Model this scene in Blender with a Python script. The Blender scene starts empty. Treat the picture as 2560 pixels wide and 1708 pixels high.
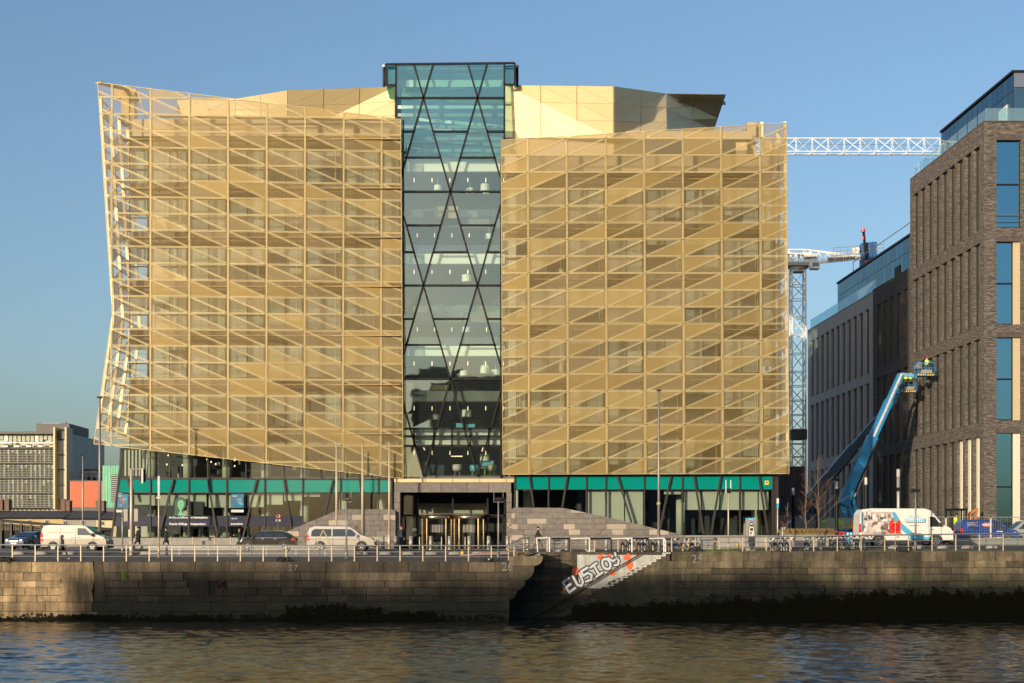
import bpy, math, random
from mathutils import Vector, Matrix
random.seed(7)
R = math.radians
sc = bpy.context.scene
COL = sc.collection

# ------------------------------------------------------------------ camera, sky, sun, exposure
F = 3650.0            # focal length in pixels of a 2560 wide picture
CZ = 5.04             # eye height above the river
cam_data = bpy.data.cameras.new("camera")
cam = bpy.data.objects.new("camera", cam_data)
COL.objects.link(cam)
sc.camera = cam
cam_data.sensor_width = 36.0
cam_data.lens = 36.0 * F / 2560.0
cam_data.shift_x = 0.0
cam_data.shift_y = 514.0 / 2560.0
cam_data.clip_start = 0.5
cam_data.clip_end = 6000.0
cam.location = (0, 0, CZ)
cam.rotation_euler = (R(90), 0, 0)

SUN_EL, SUN_AZ = 10.5, 35.0     # elevation; degrees to the left of the camera's back
world = bpy.data.worlds.new("World")
sc.world = world
world.use_nodes = True
wn, wl = world.node_tree.nodes, world.node_tree.links
sky = wn.new('ShaderNodeTexSky')
sky.sky_type = 'NISHITA'
sky.sun_disc = False
sky.sun_elevation = R(SUN_EL)
sky.sun_rotation = R(180 + SUN_AZ)
sky.altitude = 10
sky.air_density = 1.0
sky.dust_density = 2.9
sky.ozone_density = 2.6
wl.new(sky.outputs[0], wn['Background'].inputs[0])
wn['Background'].inputs[1].default_value = 0.15

sun_data = bpy.data.lights.new("sun", 'SUN')
sun_data.energy = 3.85
sun_data.angle = R(0.5)
sun_data.color = (1.0, 0.83, 0.60)
sun = bpy.data.objects.new("sun", sun_data)
COL.objects.link(sun)
sd = Vector((math.sin(R(SUN_AZ)) * math.cos(R(SUN_EL)), math.cos(R(SUN_AZ)) * math.cos(R(SUN_EL)), -math.sin(R(SUN_EL))))
sun.rotation_euler = sd.to_track_quat('-Z', 'Y').to_euler()
sun.location = (-60, -80, 60)

sc.view_settings.view_transform = 'Standard'
sc.view_settings.look = 'None'
sc.view_settings.gamma = 1.0
sc.view_settings.exposure = 0.44
sc.view_settings.use_curve_mapping = False
sc.render.engine = 'CYCLES'
sc.cycles.transparent_max_bounces = 24
sc.cycles.max_bounces = 7
sc.cycles.use_denoising = True

# ------------------------------------------------------------------ helpers
def P(px, py, Y):
    """the point at depth Y seen at photograph pixel (px, py)"""
    return Vector(((px - 1280.0) / F * Y, Y, CZ + (1368.0 - py) / F * Y))
def PX(px, Y): return (px - 1280.0) / F * Y
def PZ(py, Y): return CZ + (1368.0 - py) / F * Y

def tag(o, label=None, cat=None, group=None, kind=None):
    if label: o['label'] = label
    if cat: o['category'] = cat
    if group: o['group'] = group
    if kind: o['kind'] = kind
    return o
def empty(name, loc=(0, 0, 0), rz=0.0, label=None, cat=None, group=None):
    o = bpy.data.objects.new(name, None)
    o.location = loc
    o.rotation_euler = (0, 0, rz)
    o.empty_display_size = 0.2
    COL.objects.link(o)
    return tag(o, label, cat, group)

class MB:
    """collects faces, each with a material slot; build() links them as one mesh"""
    def __init__(s): s.v, s.f, s.m = [], [], []
    def quadpts(s, pts, m=0):
        b = len(s.v); s.v += [tuple(p) for p in pts]; s.f.append(tuple(range(b, b + len(pts)))); s.m.append(m)
    def box(s, x0, x1, y0, y1, z0, z1, m=0):
        b = len(s.v)
        s.v += [(x0,y0,z0),(x1,y0,z0),(x1,y1,z0),(x0,y1,z0),(x0,y0,z1),(x1,y0,z1),(x1,y1,z1),(x0,y1,z1)]
        s.f += [(b,b+3,b+2,b+1),(b+4,b+5,b+6,b+7),(b,b+1,b+5,b+4),(b+1,b+2,b+6,b+5),(b+2,b+3,b+7,b+6),(b+3,b,b+4,b+7)]
        s.m += [m]*6
        return s
    def bar(s, p, q, w=0.1, h=None, m=0, up=(0,0,1)):
        """a rectangular bar from p to q, w across, h along 'up'"""
        p, q = Vector(p), Vector(q); h = w if h is None else h
        d = (q - p)
        if d.length < 1e-6: return s
        d.normalize()
        u = Vector(up)
        if abs(d.dot(u)) > 0.98: u = Vector((0, 1, 0))
        a = d.cross(u).normalized(); c = a.cross(d).normalized()
        a *= w / 2; c *= h / 2
        b = len(s.v)
        for e in (p, q):
            s.v += [tuple(e - a - c), tuple(e + a - c), tuple(e + a + c), tuple(e - a + c)]
        s.f += [(b,b+3,b+2,b+1),(b+4,b+5,b+6,b+7),(b,b+1,b+5,b+4),(b+1,b+2,b+6,b+5),(b+2,b+3,b+7,b+6),(b+3,b,b+4,b+7)]
        s.m += [m]*6
        return s
    def cyl(s, p, q, r0, r1=None, n=8, m=0):
        p, q = Vector(p), Vector(q); r1 = r0 if r1 is None else r1
        d = (q - p)
        if d.length < 1e-6: return s
        d.normalize()
        u = Vector((0,0,1)) if abs(d.z) < 0.9 else Vector((1,0,0))
        a = d.cross(u).normalized(); c = a.cross(d).normalized()
        b = len(s.v)
        for e, r in ((p, r0), (q, r1)):
            for i in range(n):
                t = 2*math.pi*i/n
                s.v.append(tuple(e + a*math.cos(t)*r + c*math.sin(t)*r))
        for i in range(n):
            j = (i+1) % n
            s.f.append((b+i, b+j, b+n+j, b+n+i)); s.m.append(m)
        s.f.append(tuple(b+i for i in reversed(range(n)))); s.m.append(m)
        s.f.append(tuple(b+n+i for i in range(n))); s.m.append(m)
        return s
    def tube(s, pts, r, n=6, m=0):
        for a, b in zip(pts, pts[1:]): s.cyl(a, b, r, r, n, m)
        return s
    def lathe(s, prof, n=12, m=0, c=(0,0,0)):
        b = len(s.v)
        for r, z in prof:
            for i in range(n):
                t = 2*math.pi*i/n
                s.v.append((c[0]+r*math.cos(t), c[1]+r*math.sin(t), c[2]+z))
        for k in range(len(prof)-1):
            for i in range(n):
                j = (i+1) % n
                s.f.append((b+k*n+i, b+k*n+j, b+(k+1)*n+j, b+(k+1)*n+i)); s.m.append(m)
        s.f.append(tuple(b+i for i in reversed(range(n)))); s.m.append(m)
        s.f.append(tuple(b+(len(prof)-1)*n+i for i in range(n))); s.m.append(m)
        return s
    def prism(s, pts, y0, y1, m=0):
        """polygon of (x, z), counter-clockwise seen from the front (-Y), from y0 (front) to y1"""
        n = len(pts); b = len(s.v)
        s.v += [(x, y0, z) for x, z in pts] + [(x, y1, z) for x, z in pts]
        s.f.append(tuple(b+i for i in range(n))); s.m.append(m)
        s.f.append(tuple(b+n+i for i in reversed(range(n)))); s.m.append(m)
        for i in range(n):
            j = (i+1) % n
            s.f.append((b+i, b+n+i, b+n+j, b+j)); s.m.append(m)
        return s
    def ring(s, c, R_, r, axis='y', n=20, k=5, m=0):
        b = len(s.v); c = Vector(c)
        for i in range(n):
            t = 2*math.pi*i/n
            for j in range(k):
                u = 2*math.pi*j/k
                a = R_ + r*math.cos(u)
                if axis == 'y': v = Vector((a*math.cos(t), r*math.sin(u), a*math.sin(t)))
                elif axis == 'x': v = Vector((r*math.sin(u), a*math.cos(t), a*math.sin(t)))
                else: v = Vector((a*math.cos(t), a*math.sin(t), r*math.sin(u)))
                s.v.append(tuple(c + v))
        for i in range(n):
            for j in range(k):
                s.f.append((b+i*k+j, b+((i+1)%n)*k+j, b+((i+1)%n)*k+(j+1)%k, b+i*k+(j+1)%k)); s.m.append(m)
        return s
    def build(s, name, mats, parent=None, smooth=False, loc=None, rz=0.0):
        me = bpy.data.meshes.new(name)
        me.from_pydata(s.v, [], s.f)
        if not isinstance(mats, (list, tuple)): mats = [mats]
        for m in mats: me.materials.append(m)
        me.polygons.foreach_set('material_index', s.m)
        if smooth: me.polygons.foreach_set('use_smooth', [True]*len(s.f))
        uv = me.uv_layers.new(name='UVMap')
        d = [0.0] * (2*len(me.loops))
        vs = s.v
        for p in me.polygons:
            n = p.normal; ax, ay, az = abs(n.x), abs(n.y), abs(n.z)
            for li in p.loop_indices:
                v = vs[me.loops[li].vertex_index]
                if az >= ax and az >= ay: a, c = v[0], v[1]
                elif ax > ay: a, c = v[1], v[2]
                else: a, c = v[0], v[2]
                d[2*li] = a; d[2*li+1] = c
        uv.data.foreach_set('uv', d)
        me.update()
        o = bpy.data.objects.new(name, me)
        COL.objects.link(o)
        if parent is not None: o.parent = parent
        if loc is not None: o.location = loc
        o.rotation_euler = (0, 0, rz)
        return o

def kids(o): return [c for c in bpy.data.objects if c.parent is o]
_KIDS = {}
def copy_tree(o, parent=None, tree=None):
    if tree is None:
        tree = {}
        for c in bpy.data.objects:
            if c.parent is not None: tree.setdefault(c.parent.name, []).append(c)
    c = o.copy(); COL.objects.link(c)
    if parent is not None: c.parent = parent
    for ch in tree.get(o.name, []): copy_tree(ch, c, tree)
    return c

def clip(poly, a, b, c):
    """keep the part of polygon (x, z) with a*x + b*z + c >= 0"""
    out = []
    for i in range(len(poly)):
        p, q = poly[i], poly[(i+1) % len(poly)]
        dp, dq = a*p[0]+b*p[1]+c, a*q[0]+b*q[1]+c
        if dp >= 0: out.append(p)
        if (dp >= 0) != (dq >= 0):
            t = dp/(dp-dq); out.append((p[0]+t*(q[0]-p[0]), p[1]+t*(q[1]-p[1])))
    return out
def area(p):
    return 0.5*sum(p[i][0]*p[(i+1)%len(p)][1]-p[(i+1)%len(p)][0]*p[i][1] for i in range(len(p)))
def inset(poly, d):
    """inset a convex ccw polygon by d; None if it vanishes"""
    n = len(poly)
    lines = []
    for i in range(n):
        x0, y0 = poly[i]; x1, y1 = poly[(i+1) % n]
        L = math.hypot(x1-x0, y1-y0)
        if L < 1e-4: continue
        nx, ny = -(y1-y0)/L, (x1-x0)/L
        lines.append((nx, ny, -(nx*x0+ny*y0)-d))
    out = list(poly)
    for l in lines:
        out = clip(out, *l)
        if len(out) < 3: return None
    return out if area(out) > 1e-3 else None
def line_through(p, q, above=True):
    """half plane above (or below) the line p->q in (x, z)"""
    (x0, z0), (x1, z1) = p, q
    if x0 > x1: x0, z0, x1, z1 = x1, z1, x0, z0
    a, b = -(z1-z0), (x1-x0); c = -(a*x0+b*z0)
    return (a, b, c) if above else (-a, -b, -c)

# ------------------------------------------------------------------ materials
def new_mat(name):
    m = bpy.data.materials.new(name); m.use_nodes = True
    return m, m.node_tree.nodes, m.node_tree.links
def mat(name, col, rough=0.6, metal=0.0, var=0.0, scale=2.0, bump=0.0, bscale=None, rnd=0.0, spec=0.5, stretch=None, streak=0.0, coat=0.0):
    m, n, l = new_mat(name)
    b = n['Principled BSDF']
    b.inputs['Roughness'].default_value = rough
    b.inputs['Metallic'].default_value = metal
    b.inputs['Specular IOR Level'].default_value = spec
    b.inputs['Coat Weight'].default_value = coat
    b.inputs['Base Color'].default_value = (*col, 1)
    geo = n.new('ShaderNodeNewGeometry')
    pos = geo.outputs['Position']
    if stretch:
        mp = n.new('ShaderNodeMapping'); mp.inputs['Scale'].default_value = stretch
        l.new(pos, mp.inputs[0]); pos = mp.outputs[0]
    src = None
    if var > 0 or rnd > 0 or streak > 0:
        val = None
        if var > 0:
            nz = n.new('ShaderNodeTexNoise'); nz.inputs['Scale'].default_value = scale; nz.inputs['Detail'].default_value = 5; nz.inputs['Roughness'].default_value = 0.65
            l.new(pos, nz.inputs['Vector'])
            mr = n.new('ShaderNodeMapRange'); mr.inputs[1].default_value = 0.25; mr.inputs[2].default_value = 0.75
            mr.inputs[3].default_value = 1-var; mr.inputs[4].default_value = 1+var
            l.new(nz.outputs['Fac'], mr.inputs[0]); val = mr.outputs[0]
        if streak > 0:
            mp2 = n.new('ShaderNodeMapping'); mp2.inputs['Scale'].default_value = (3.0, 3.0, 0.25)
            l.new(geo.outputs['Position'], mp2.inputs[0])
            n2 = n.new('ShaderNodeTexNoise'); n2.inputs['Scale'].default_value = 1.0; n2.inputs['Detail'].default_value = 4
            l.new(mp2.outputs[0], n2.inputs['Vector'])
            r2 = n.new('ShaderNodeMapRange'); r2.inputs[1].default_value = 0.3; r2.inputs[2].default_value = 0.7
            r2.inputs[3].default_value = 1-streak; r2.inputs[4].default_value = 1+streak*0.6
            l.new(n2.outputs['Fac'], r2.inputs[0])
            if val is None: val = r2.outputs[0]
            else:
                mu = n.new('ShaderNodeMath'); mu.operation = 'MULTIPLY'; l.new(val, mu.inputs[0]); l.new(r2.outputs[0], mu.inputs[1]); val = mu.outputs[0]
        if rnd > 0:
            oi = n.new('ShaderNodeObjectInfo')
            r3 = n.new('ShaderNodeMapRange'); r3.inputs[3].default_value = 1-rnd; r3.inputs[4].default_value = 1+rnd
            l.new(oi.outputs['Random'], r3.inputs[0])
            if val is None: val = r3.outputs[0]
            else:
                mu = n.new('ShaderNodeMath'); mu.operation = 'MULTIPLY'; l.new(val, mu.inputs[0]); l.new(r3.outputs[0], mu.inputs[1]); val = mu.outputs[0]
        vm = n.new('ShaderNodeVectorMath'); vm.operation = 'SCALE'
        vm.inputs[0].default_value = col
        l.new(val, vm.inputs['Scale'])
        l.new(vm.outputs[0], b.inputs['Base Color'])
    if bump > 0:
        nb = n.new('ShaderNodeTexNoise'); nb.inputs['Scale'].default_value = bscale or scale*3; nb.inputs['Detail'].default_value = 4
        l.new(pos, nb.inputs['Vector'])
        bp = n.new('ShaderNodeBump'); bp.inputs['Strength'].default_value = bump; bp.inputs['Distance'].default_value = 0.05
        l.new(nb.outputs['Fac'], bp.inputs['Height']); l.new(bp.outputs[0], b.inputs['Normal'])
    return m
def emis(name, col, s):
    m, n, l = new_mat(name); b = n['Principled BSDF']
    b.inputs['Base Color'].default_value = (*col, 1)
    b.inputs['Emission Color'].default_value = (*col, 1); b.inputs['Emission Strength'].default_value = s
    return m
def glass(name, tint, refl=(0.9, 0.95, 1.0), f0=0.5, rough=0.02, wave=0.0, milky=0.0, pane=0.0):
    """window glass: tinted see-through with a Fresnel reflection"""
    m, n, l = new_mat(name); n.remove(n['Principled BSDF']); out = n['Material Output']
    tr = n.new('ShaderNodeBsdfTransparent'); tr.inputs[0].default_value = (*tint, 1)
    gl = n.new('ShaderNodeBsdfGlossy'); gl.inputs['Color'].default_value = (*refl, 1); gl.inputs['Roughness'].default_value = rough
    lw = n.new('ShaderNodeLayerWeight'); lw.inputs['Blend'].default_value = 0.5
    pw = n.new('ShaderNodeMath'); pw.operation = 'POWER'; pw.inputs[1].default_value = 5; l.new(lw.outputs['Facing'], pw.inputs[0])
    fr = n.new('ShaderNodeMath'); fr.operation = 'MULTIPLY_ADD'; fr.inputs[1].default_value = 1-f0; fr.inputs[2].default_value = f0; l.new(pw.outputs[0], fr.inputs[0])
    mx = n.new('ShaderNodeMixShader'); l.new(fr.outputs[0], mx.inputs[0]); l.new(tr.outputs[0], mx.inputs[1]); l.new(gl.outputs[0], mx.inputs[2])
    last = mx
    if pane > 0:
        oi = n.new('ShaderNodeObjectInfo'); rp_ = n.new('ShaderNodeValToRGB')
        rp_.color_ramp.elements[0].color = (refl[0]*(1-pane), refl[1]*(1-pane*.8), refl[2]*(1-pane*.6), 1); rp_.color_ramp.elements[1].color = (*refl, 1)
        e_ = rp_.color_ramp.elements.new(0.5); e_.color = (refl[0], refl[1]*.93, refl[2]*.84, 1)
        l.new(oi.outputs['Random'], rp_.inputs[0]); l.new(rp_.outputs[0], gl.inputs['Color'])
    if milky > 0:
        df = n.new('ShaderNodeBsdfDiffuse'); df.inputs[0].default_value = (0.5, 0.6, 0.6, 1)
        m2 = n.new('ShaderNodeMixShader'); m2.inputs[0].default_value = milky
        l.new(mx.outputs[0], m2.inputs[1]); l.new(df.outputs[0], m2.inputs[2]); last = m2
    if wave > 0:
        geo = n.new('ShaderNodeNewGeometry'); nz = n.new('ShaderNodeTexNoise'); nz.inputs['Scale'].default_value = 0.5; nz.inputs['Detail'].default_value = 2
        l.new(geo.outputs['Position'], nz.inputs['Vector'])
        bp = n.new('ShaderNodeBump'); bp.inputs['Strength'].default_value = wave; bp.inputs['Distance'].default_value = 0.05
        l.new(nz.outputs['Fac'], bp.inputs['Height']); l.new(bp.outputs[0], gl.inputs['Normal']); l.new(bp.outputs[0], lw.inputs['Normal'])
    l.new(last.outputs[0], out.inputs[0])
    return m
def mesh_metal(name, col, opacity):
    """expanded metal infill: holes far too fine to draw, so part of the light goes through"""
    m, n, l = new_mat(name); b = n['Principled BSDF']; out = n['Material Output']
    b.inputs['Base Color'].default_value = (*col, 1); b.inputs['Metallic'].default_value = 0.35; b.inputs['Roughness'].default_value = 0.5
    tr = n.new('ShaderNodeBsdfTransparent'); mx = n.new('ShaderNodeMixShader')
    oi = n.new('ShaderNodeObjectInfo'); mr = n.new('ShaderNodeMapRange'); mr.inputs[3].default_value = opacity-0.10; mr.inputs[4].default_value = opacity+0.10
    l.new(oi.outputs['Random'], mr.inputs[0]); l.new(mr.outputs[0], mx.inputs[0])
    l.new(tr.outputs[0], mx.inputs[1]); l.new(b.outputs[0], mx.inputs[2]); l.new(mx.outputs[0], out.inputs[0])
    return m
def brick_mat(name, c1, c2, cm, bw, bh, rough=0.8, mort=0.012, fleck=0.0, bump=0.6):
    m, n, l = new_mat(name); b = n['Principled BSDF']; b.inputs['Roughness'].default_value = rough
    uv = n.new('ShaderNodeUVMap'); br = n.new('ShaderNodeTexBrick')
    br.inputs['Color1'].default_value = (*c1, 1); br.inputs['Color2'].default_value = (*c2, 1); br.inputs['Mortar'].default_value = (*cm, 1)
    br.inputs['Scale'].default_value = 1.0; br.inputs['Mortar Size'].default_value = mort
    br.inputs['Brick Width'].default_value = bw; br.inputs['Row Height'].default_value = bh; br.inputs['Bias'].default_value = -0.1
    l.new(uv.outputs[0], br.inputs['Vector'])
    col = br.outputs['Color']
    if fleck > 0:
        mp = n.new('ShaderNodeMapping'); mp.inputs['Scale'].default_value = (1.6, 12.0, 1)
        l.new(uv.outputs[0], mp.inputs[0])
        nz = n.new('ShaderNodeTexNoise'); nz.inputs['Scale'].default_value = 1.0; nz.inputs['Detail'].default_value = 3; nz.inputs['Roughness'].default_value = 0.7
        l.new(mp.outputs[0], nz.inputs['Vector'])
        mr = n.new('ShaderNodeMapRange'); mr.inputs[1].default_value = 0.4; mr.inputs[2].default_value = 0.72; mr.inputs[3].default_value = 0.6; mr.inputs[4].default_value = 1+fleck
        l.new(nz.outputs['Fac'], mr.inputs[0])
        vm = n.new('ShaderNodeVectorMath'); vm.operation = 'SCALE'; l.new(col, vm.inputs[0]); l.new(mr.outputs[0], vm.inputs['Scale']); col = vm.outputs[0]
    l.new(col, b.inputs['Base Color'])
    if bump:
        bp = n.new('ShaderNodeBump'); bp.inputs['Strength'].default_value = bump; bp.inputs['Distance'].default_value = 0.02; bp.invert = True
        l.new(br.outputs['Fac'], bp.inputs['Height']); l.new(bp.outputs[0], b.inputs['Normal'])
    return m
def quay_stone(name, base, tide, rnd=0.25, lit=False):
    """granite with run-off streaks, green growth above the tide line and a dark wet foot"""
    m, n, l = new_mat(name); b = n['Principled BSDF']; b.inputs['Roughness'].default_value = 0.85
    geo = n.new('ShaderNodeNewGeometry'); pos = geo.outputs['Position']
    def noise(sc_, det, stretch=None):
        p = pos
        if stretch:
            mp = n.new('ShaderNodeMapping'); mp.inputs['Scale'].default_value = stretch; l.new(pos, mp.inputs[0]); p = mp.outputs[0]
        z = n.new('ShaderNodeTexNoise'); z.inputs['Scale'].default_value = sc_; z.inputs['Detail'].default_value = det; z.inputs['Roughness'].default_value = 0.65
        l.new(p, z.inputs['Vector']); return z.outputs['Fac']
    def mrange(v, a, c, d, e):
        r = n.new('ShaderNodeMapRange'); r.inputs[1].default_value = a; r.inputs[2].default_value = c; r.inputs[3].default_value = d; r.inputs[4].default_value = e
        l.new(v, r.inputs[0]); return r.outputs[0]
    def mul(a, c):
        x = n.new('ShaderNodeMath'); x.operation = 'MULTIPLY'; l.new(a, x.inputs[0]); l.new(c, x.inputs[1]); return x.outputs[0]
    blot = mrange(noise(0.3, 8), 0.32, 0.68, 0.30, 1.55)
    fine = mrange(noise(7, 6), 0.3, 0.7, 0.7, 1.3)
    strk = mrange(noise(1.0, 5, (1.6, 1.6, 0.18)), 0.35, 0.65, 0.45, 1.25)
    oi = n.new('ShaderNodeObjectInfo')
    r_ = mrange(oi.outputs['Random'], 0, 1, 1-rnd, 1+rnd)
    v = mul(mul(blot, fine), mul(strk, r_))
    vm = n.new('ShaderNodeVectorMath'); vm.operation = 'SCALE'; vm.inputs[0].default_value = base; l.new(v, vm.inputs['Scale'])
    sx = n.new('ShaderNodeSeparateXYZ'); l.new(pos, sx.inputs[0])
    ns = n.new('ShaderNodeMath'); ns.operation = 'MULTIPLY_ADD'; l.new(noise(0.8, 5, (1, 1, 0.6)), ns.inputs[0]); ns.inputs[1].default_value = 1.6; l.new(sx.outputs['Z'], ns.inputs[2])
    wet = mrange(ns.outputs[0], tide+0.1, tide+1.9, 1.0, 0.0)
    mx = n.new('ShaderNodeMix'); mx.data_type = 'RGBA'; mx.inputs['B'].default_value = (0.018, 0.019, 0.012, 1)
    l.new(vm.outputs[0], mx.inputs['A']); l.new(wet, mx.inputs['Factor'])
    gr = mul(mrange(noise(0.5, 5), 0.5, 0.68, 0.0, 0.7), mrange(sx.outputs['Z'], tide, tide+3.2, 1.0, 0.1))
    m2 = n.new('ShaderNodeMix'); m2.data_type = 'RGBA'; m2.inputs['B'].default_value = (0.035, 0.045, 0.018, 1)
    l.new(mx.outputs['Result'], m2.inputs['A']); l.new(gr, m2.inputs['Factor'])
    l.new(m2.outputs['Result'], b.inputs['Base Color'])
    bp = n.new('ShaderNodeBump'); bp.inputs['Strength'].default_value = 0.6; bp.inputs['Distance'].default_value = 0.03
    l.new(noise(9, 5), bp.inputs['Height']); l.new(bp.outputs[0], b.inputs['Normal'])
    return m

M = {}
M['gold'] = mat('gold_anodised_frame', (0.53, 0.42, 0.20), 0.45, 0.25, rnd=0.10, spec=0.6)
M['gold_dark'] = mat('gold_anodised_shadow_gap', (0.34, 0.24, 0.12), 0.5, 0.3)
M['gold_panel'] = mat('gold_anodised_panel', (0.66, 0.53, 0.30), 0.5, 0.3, var=0.05, scale=0.6, rnd=0.06)
M['gold_fascia'] = mat('gold_fascia_sheet', (0.62, 0.47, 0.25), 0.45, 0.4, var=0.06, scale=1)
M['cream_sheet'] = mat('cream_coated_sheet', (0.42, 0.34, 0.21), 0.5, 0.15, var=0.05, scale=1)
M['mesh_a'] = mesh_metal('expanded_metal_open', (0.30, 0.215, 0.078), 0.36)
M['mesh_b'] = mesh_metal('expanded_metal_middle', (0.31, 0.23, 0.105), 0.52)
M['mesh_c'] = mesh_metal('expanded_metal_dense', (0.345, 0.245, 0.085), 0.68)
M['mesh_o'] = mesh_metal('expanded_metal_widest', (0.275, 0.21, 0.09), 0.26)
M['spandrel'] = mat('bronze_spandrel', (0.09, 0.065, 0.04), 0.5, 0.2)
M['frame_dark'] = mat('dark_bronze_frame', (0.035, 0.030, 0.028), 0.5, 0.1, spec=0.25)
M['black'] = mat('black_paint', (0.010, 0.010, 0.011), 0.5, spec=0.2)
M['blind'] = mat('pale_green_blind', (0.42, 0.44, 0.37), 0.8, var=0.06, scale=0.7)
M['blind_green'] = mat('green_white_screen', (0.38, 0.41, 0.33), 0.8, var=0.04, scale=0.7)
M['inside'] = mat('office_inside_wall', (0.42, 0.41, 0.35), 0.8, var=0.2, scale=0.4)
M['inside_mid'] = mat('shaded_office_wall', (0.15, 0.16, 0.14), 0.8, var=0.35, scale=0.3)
M['louvre'] = mat('grey_green_louvre', (0.23, 0.24, 0.21), 0.5, 0.2)
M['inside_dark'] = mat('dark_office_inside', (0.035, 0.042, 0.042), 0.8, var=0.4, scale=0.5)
M['ceiling'] = mat('office_ceiling', (0.36, 0.36, 0.33), 0.8)
M['floor_in'] = mat('office_floor', (0.12, 0.12, 0.12), 0.6)
M['white_in'] = mat('white_slab_edge', (0.70, 0.74, 0.64), 0.6)
M['glass_clear'] = glass('clear_window_glass', (0.78, 0.83, 0.79), f0=0.07)
M['glass_atrium'] = glass('atrium_glass', (0.80, 0.88, 0.84), (0.86,0.98,0.88), f0=0.23, wave=0.07, milky=0.02, pane=0.25)
M['glass_teal'] = glass('teal_roof_glass', (0.42, 0.68, 0.68), (0.55,0.98,1.0), f0=0.22, wave=0.06, milky=0.03, pane=0.30)
M['glass_blue'] = glass('blue_window_glass', (0.10, 0.30, 0.36), (0.30, 0.68, 0.92), f0=0.50, wave=0.03)
M['glass_roof'] = glass('grey_blue_roof_glass', (0.2, 0.3, 0.36), (0.46, 0.62, 0.70), f0=0.45, wave=0.05, pane=0.2)
M['glass_rail'] = glass('glass_balustrade', (0.62, 0.85, 0.90), f0=0.10, milky=0.12)
M['glass_car'] = glass('car_glass', (0.10, 0.12, 0.12), f0=0.15)
M['teal'] = mat('teal_glass_band', (0.0, 0.20, 0.17), 0.15, var=0.06, scale=0.5, spec=0.6)
M['navy'] = mat('navy_window_film', (0.006, 0.012, 0.032), 0.3)
M['purple'] = mat('purple_window_film', (0.014, 0.012, 0.042), 0.3)
M['slate'] = mat('dark_limestone', (0.15, 0.13, 0.115), 0.7, var=0.35, scale=3, bump=0.3, rnd=0.12)
M['slate_light'] = mat('pale_limestone', (0.33, 0.28, 0.22), 0.7, var=0.15, scale=3, rnd=0.08)
M['slate_joint'] = mat('dark_joint', (0.06, 0.055, 0.05), 0.9)
M['concrete'] = mat('concrete', (0.27, 0.25, 0.22), 0.85, var=0.2, scale=1.2, bump=0.2, streak=0.15)
M['concrete_grey'] = mat('grey_precast', (0.40, 0.38, 0.36), 0.85, var=0.12, scale=0.6, bump=0.1, streak=0.1)
M['steel'] = mat('stainless_steel', (0.60, 0.56, 0.50), 0.30, 0.85)
M['steel_matt'] = mat('galvanised_steel', (0.34, 0.325, 0.30), 0.5, 0.5, var=0.08, scale=3)
M['mirror_steel'] = mat('polished_bronze_steel', (0.62, 0.50, 0.36), 0.15, 0.95)
M['white'] = mat('white_paint', (0.60, 0.58, 0.54), 0.5, var=0.2, scale=2)
M['white_crane'] = mat('white_crane_paint', (0.74, 0.72, 0.68), 0.5, var=0.08, scale=2)
M['grey_paint'] = mat('grey_lamp_paint', (0.24, 0.22, 0.21), 0.45, 0.3)
M['asphalt'] = mat('asphalt', (0.045, 0.045, 0.047), 0.9, var=0.25, scale=1.5, bump=0.3, bscale=20)
M['cobble'] = brick_mat('grey_setts', (0.13, 0.12, 0.11), (0.075, 0.07, 0.068), (0.04, 0.038, 0.035), 0.22, 0.13, mort=0.014, fleck=0.5)
M['paver'] = brick_mat('pale_paving', (0.27, 0.24, 0.21), (0.20, 0.18, 0.16), (0.09, 0.08, 0.07), 0.9, 0.6, mort=0.012, fleck=0.15)
M['kerb'] = mat('granite_kerb', (0.26, 0.235, 0.21), 0.85, var=0.25, scale=2.5, bump=0.3, rnd=0.15)
M['ground'] = mat('gritty_ground', (0.13, 0.12, 0.105), 0.95, var=0.35, scale=0.15)
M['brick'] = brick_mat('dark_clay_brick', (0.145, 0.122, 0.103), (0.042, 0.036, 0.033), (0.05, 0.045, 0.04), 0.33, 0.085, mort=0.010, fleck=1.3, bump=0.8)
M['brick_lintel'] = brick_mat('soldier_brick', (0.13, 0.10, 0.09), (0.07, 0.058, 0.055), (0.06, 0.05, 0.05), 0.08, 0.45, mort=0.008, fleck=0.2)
M['sidebrick'] = brick_mat('shaded_side_brick', (0.10, 0.085, 0.075), (0.036, 0.031, 0.029), (0.04, 0.036, 0.033), 0.33, 0.085, mort=0.010, fleck=0.8, bump=0.8)  # darker copy of the brick, its shade put into the colours
M['recess'] = mat('olive_metal_reveal', (0.050, 0.044, 0.034), 0.5, 0.3)
M['reveal_pale'] = mat('pale_insulation_reveal', (0.58, 0.53, 0.42), 0.7)
M['beige_clad'] = mat('beige_cladding', (0.45, 0.36, 0.23), 0.6, var=0.05)
M['green_patina'] = mat('green_copper', (0.16, 0.42, 0.28), 0.7, var=0.18, scale=0.4, streak=0.2)
M['orange_clad'] = mat('orange_cladding', (0.50, 0.12, 0.045), 0.6, var=0.08, scale=0.3)
M['zinc'] = mat('dark_zinc', (0.085, 0.082, 0.078), 0.6, 0.2)
M['zinc_blue'] = mat('blue_grey_sheet', (0.13, 0.16, 0.22), 0.5, 0.2)
M['slate_roof'] = mat('slate_roof', (0.055, 0.052, 0.055), 0.75, var=0.3, scale=1.5, bump=0.3)
M['render_yellow'] = mat('yellow_render', (0.42, 0.32, 0.16), 0.85, var=0.12, scale=0.8)
M['render_grey'] = mat('grey_render', (0.26, 0.24, 0.21), 0.85, var=0.15, scale=0.8)
M['red_brick'] = brick_mat('red_chimney_brick', (0.20, 0.09, 0.06), (0.13, 0.06, 0.045), (0.16, 0.13, 0.11), 0.22, 0.075)
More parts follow.
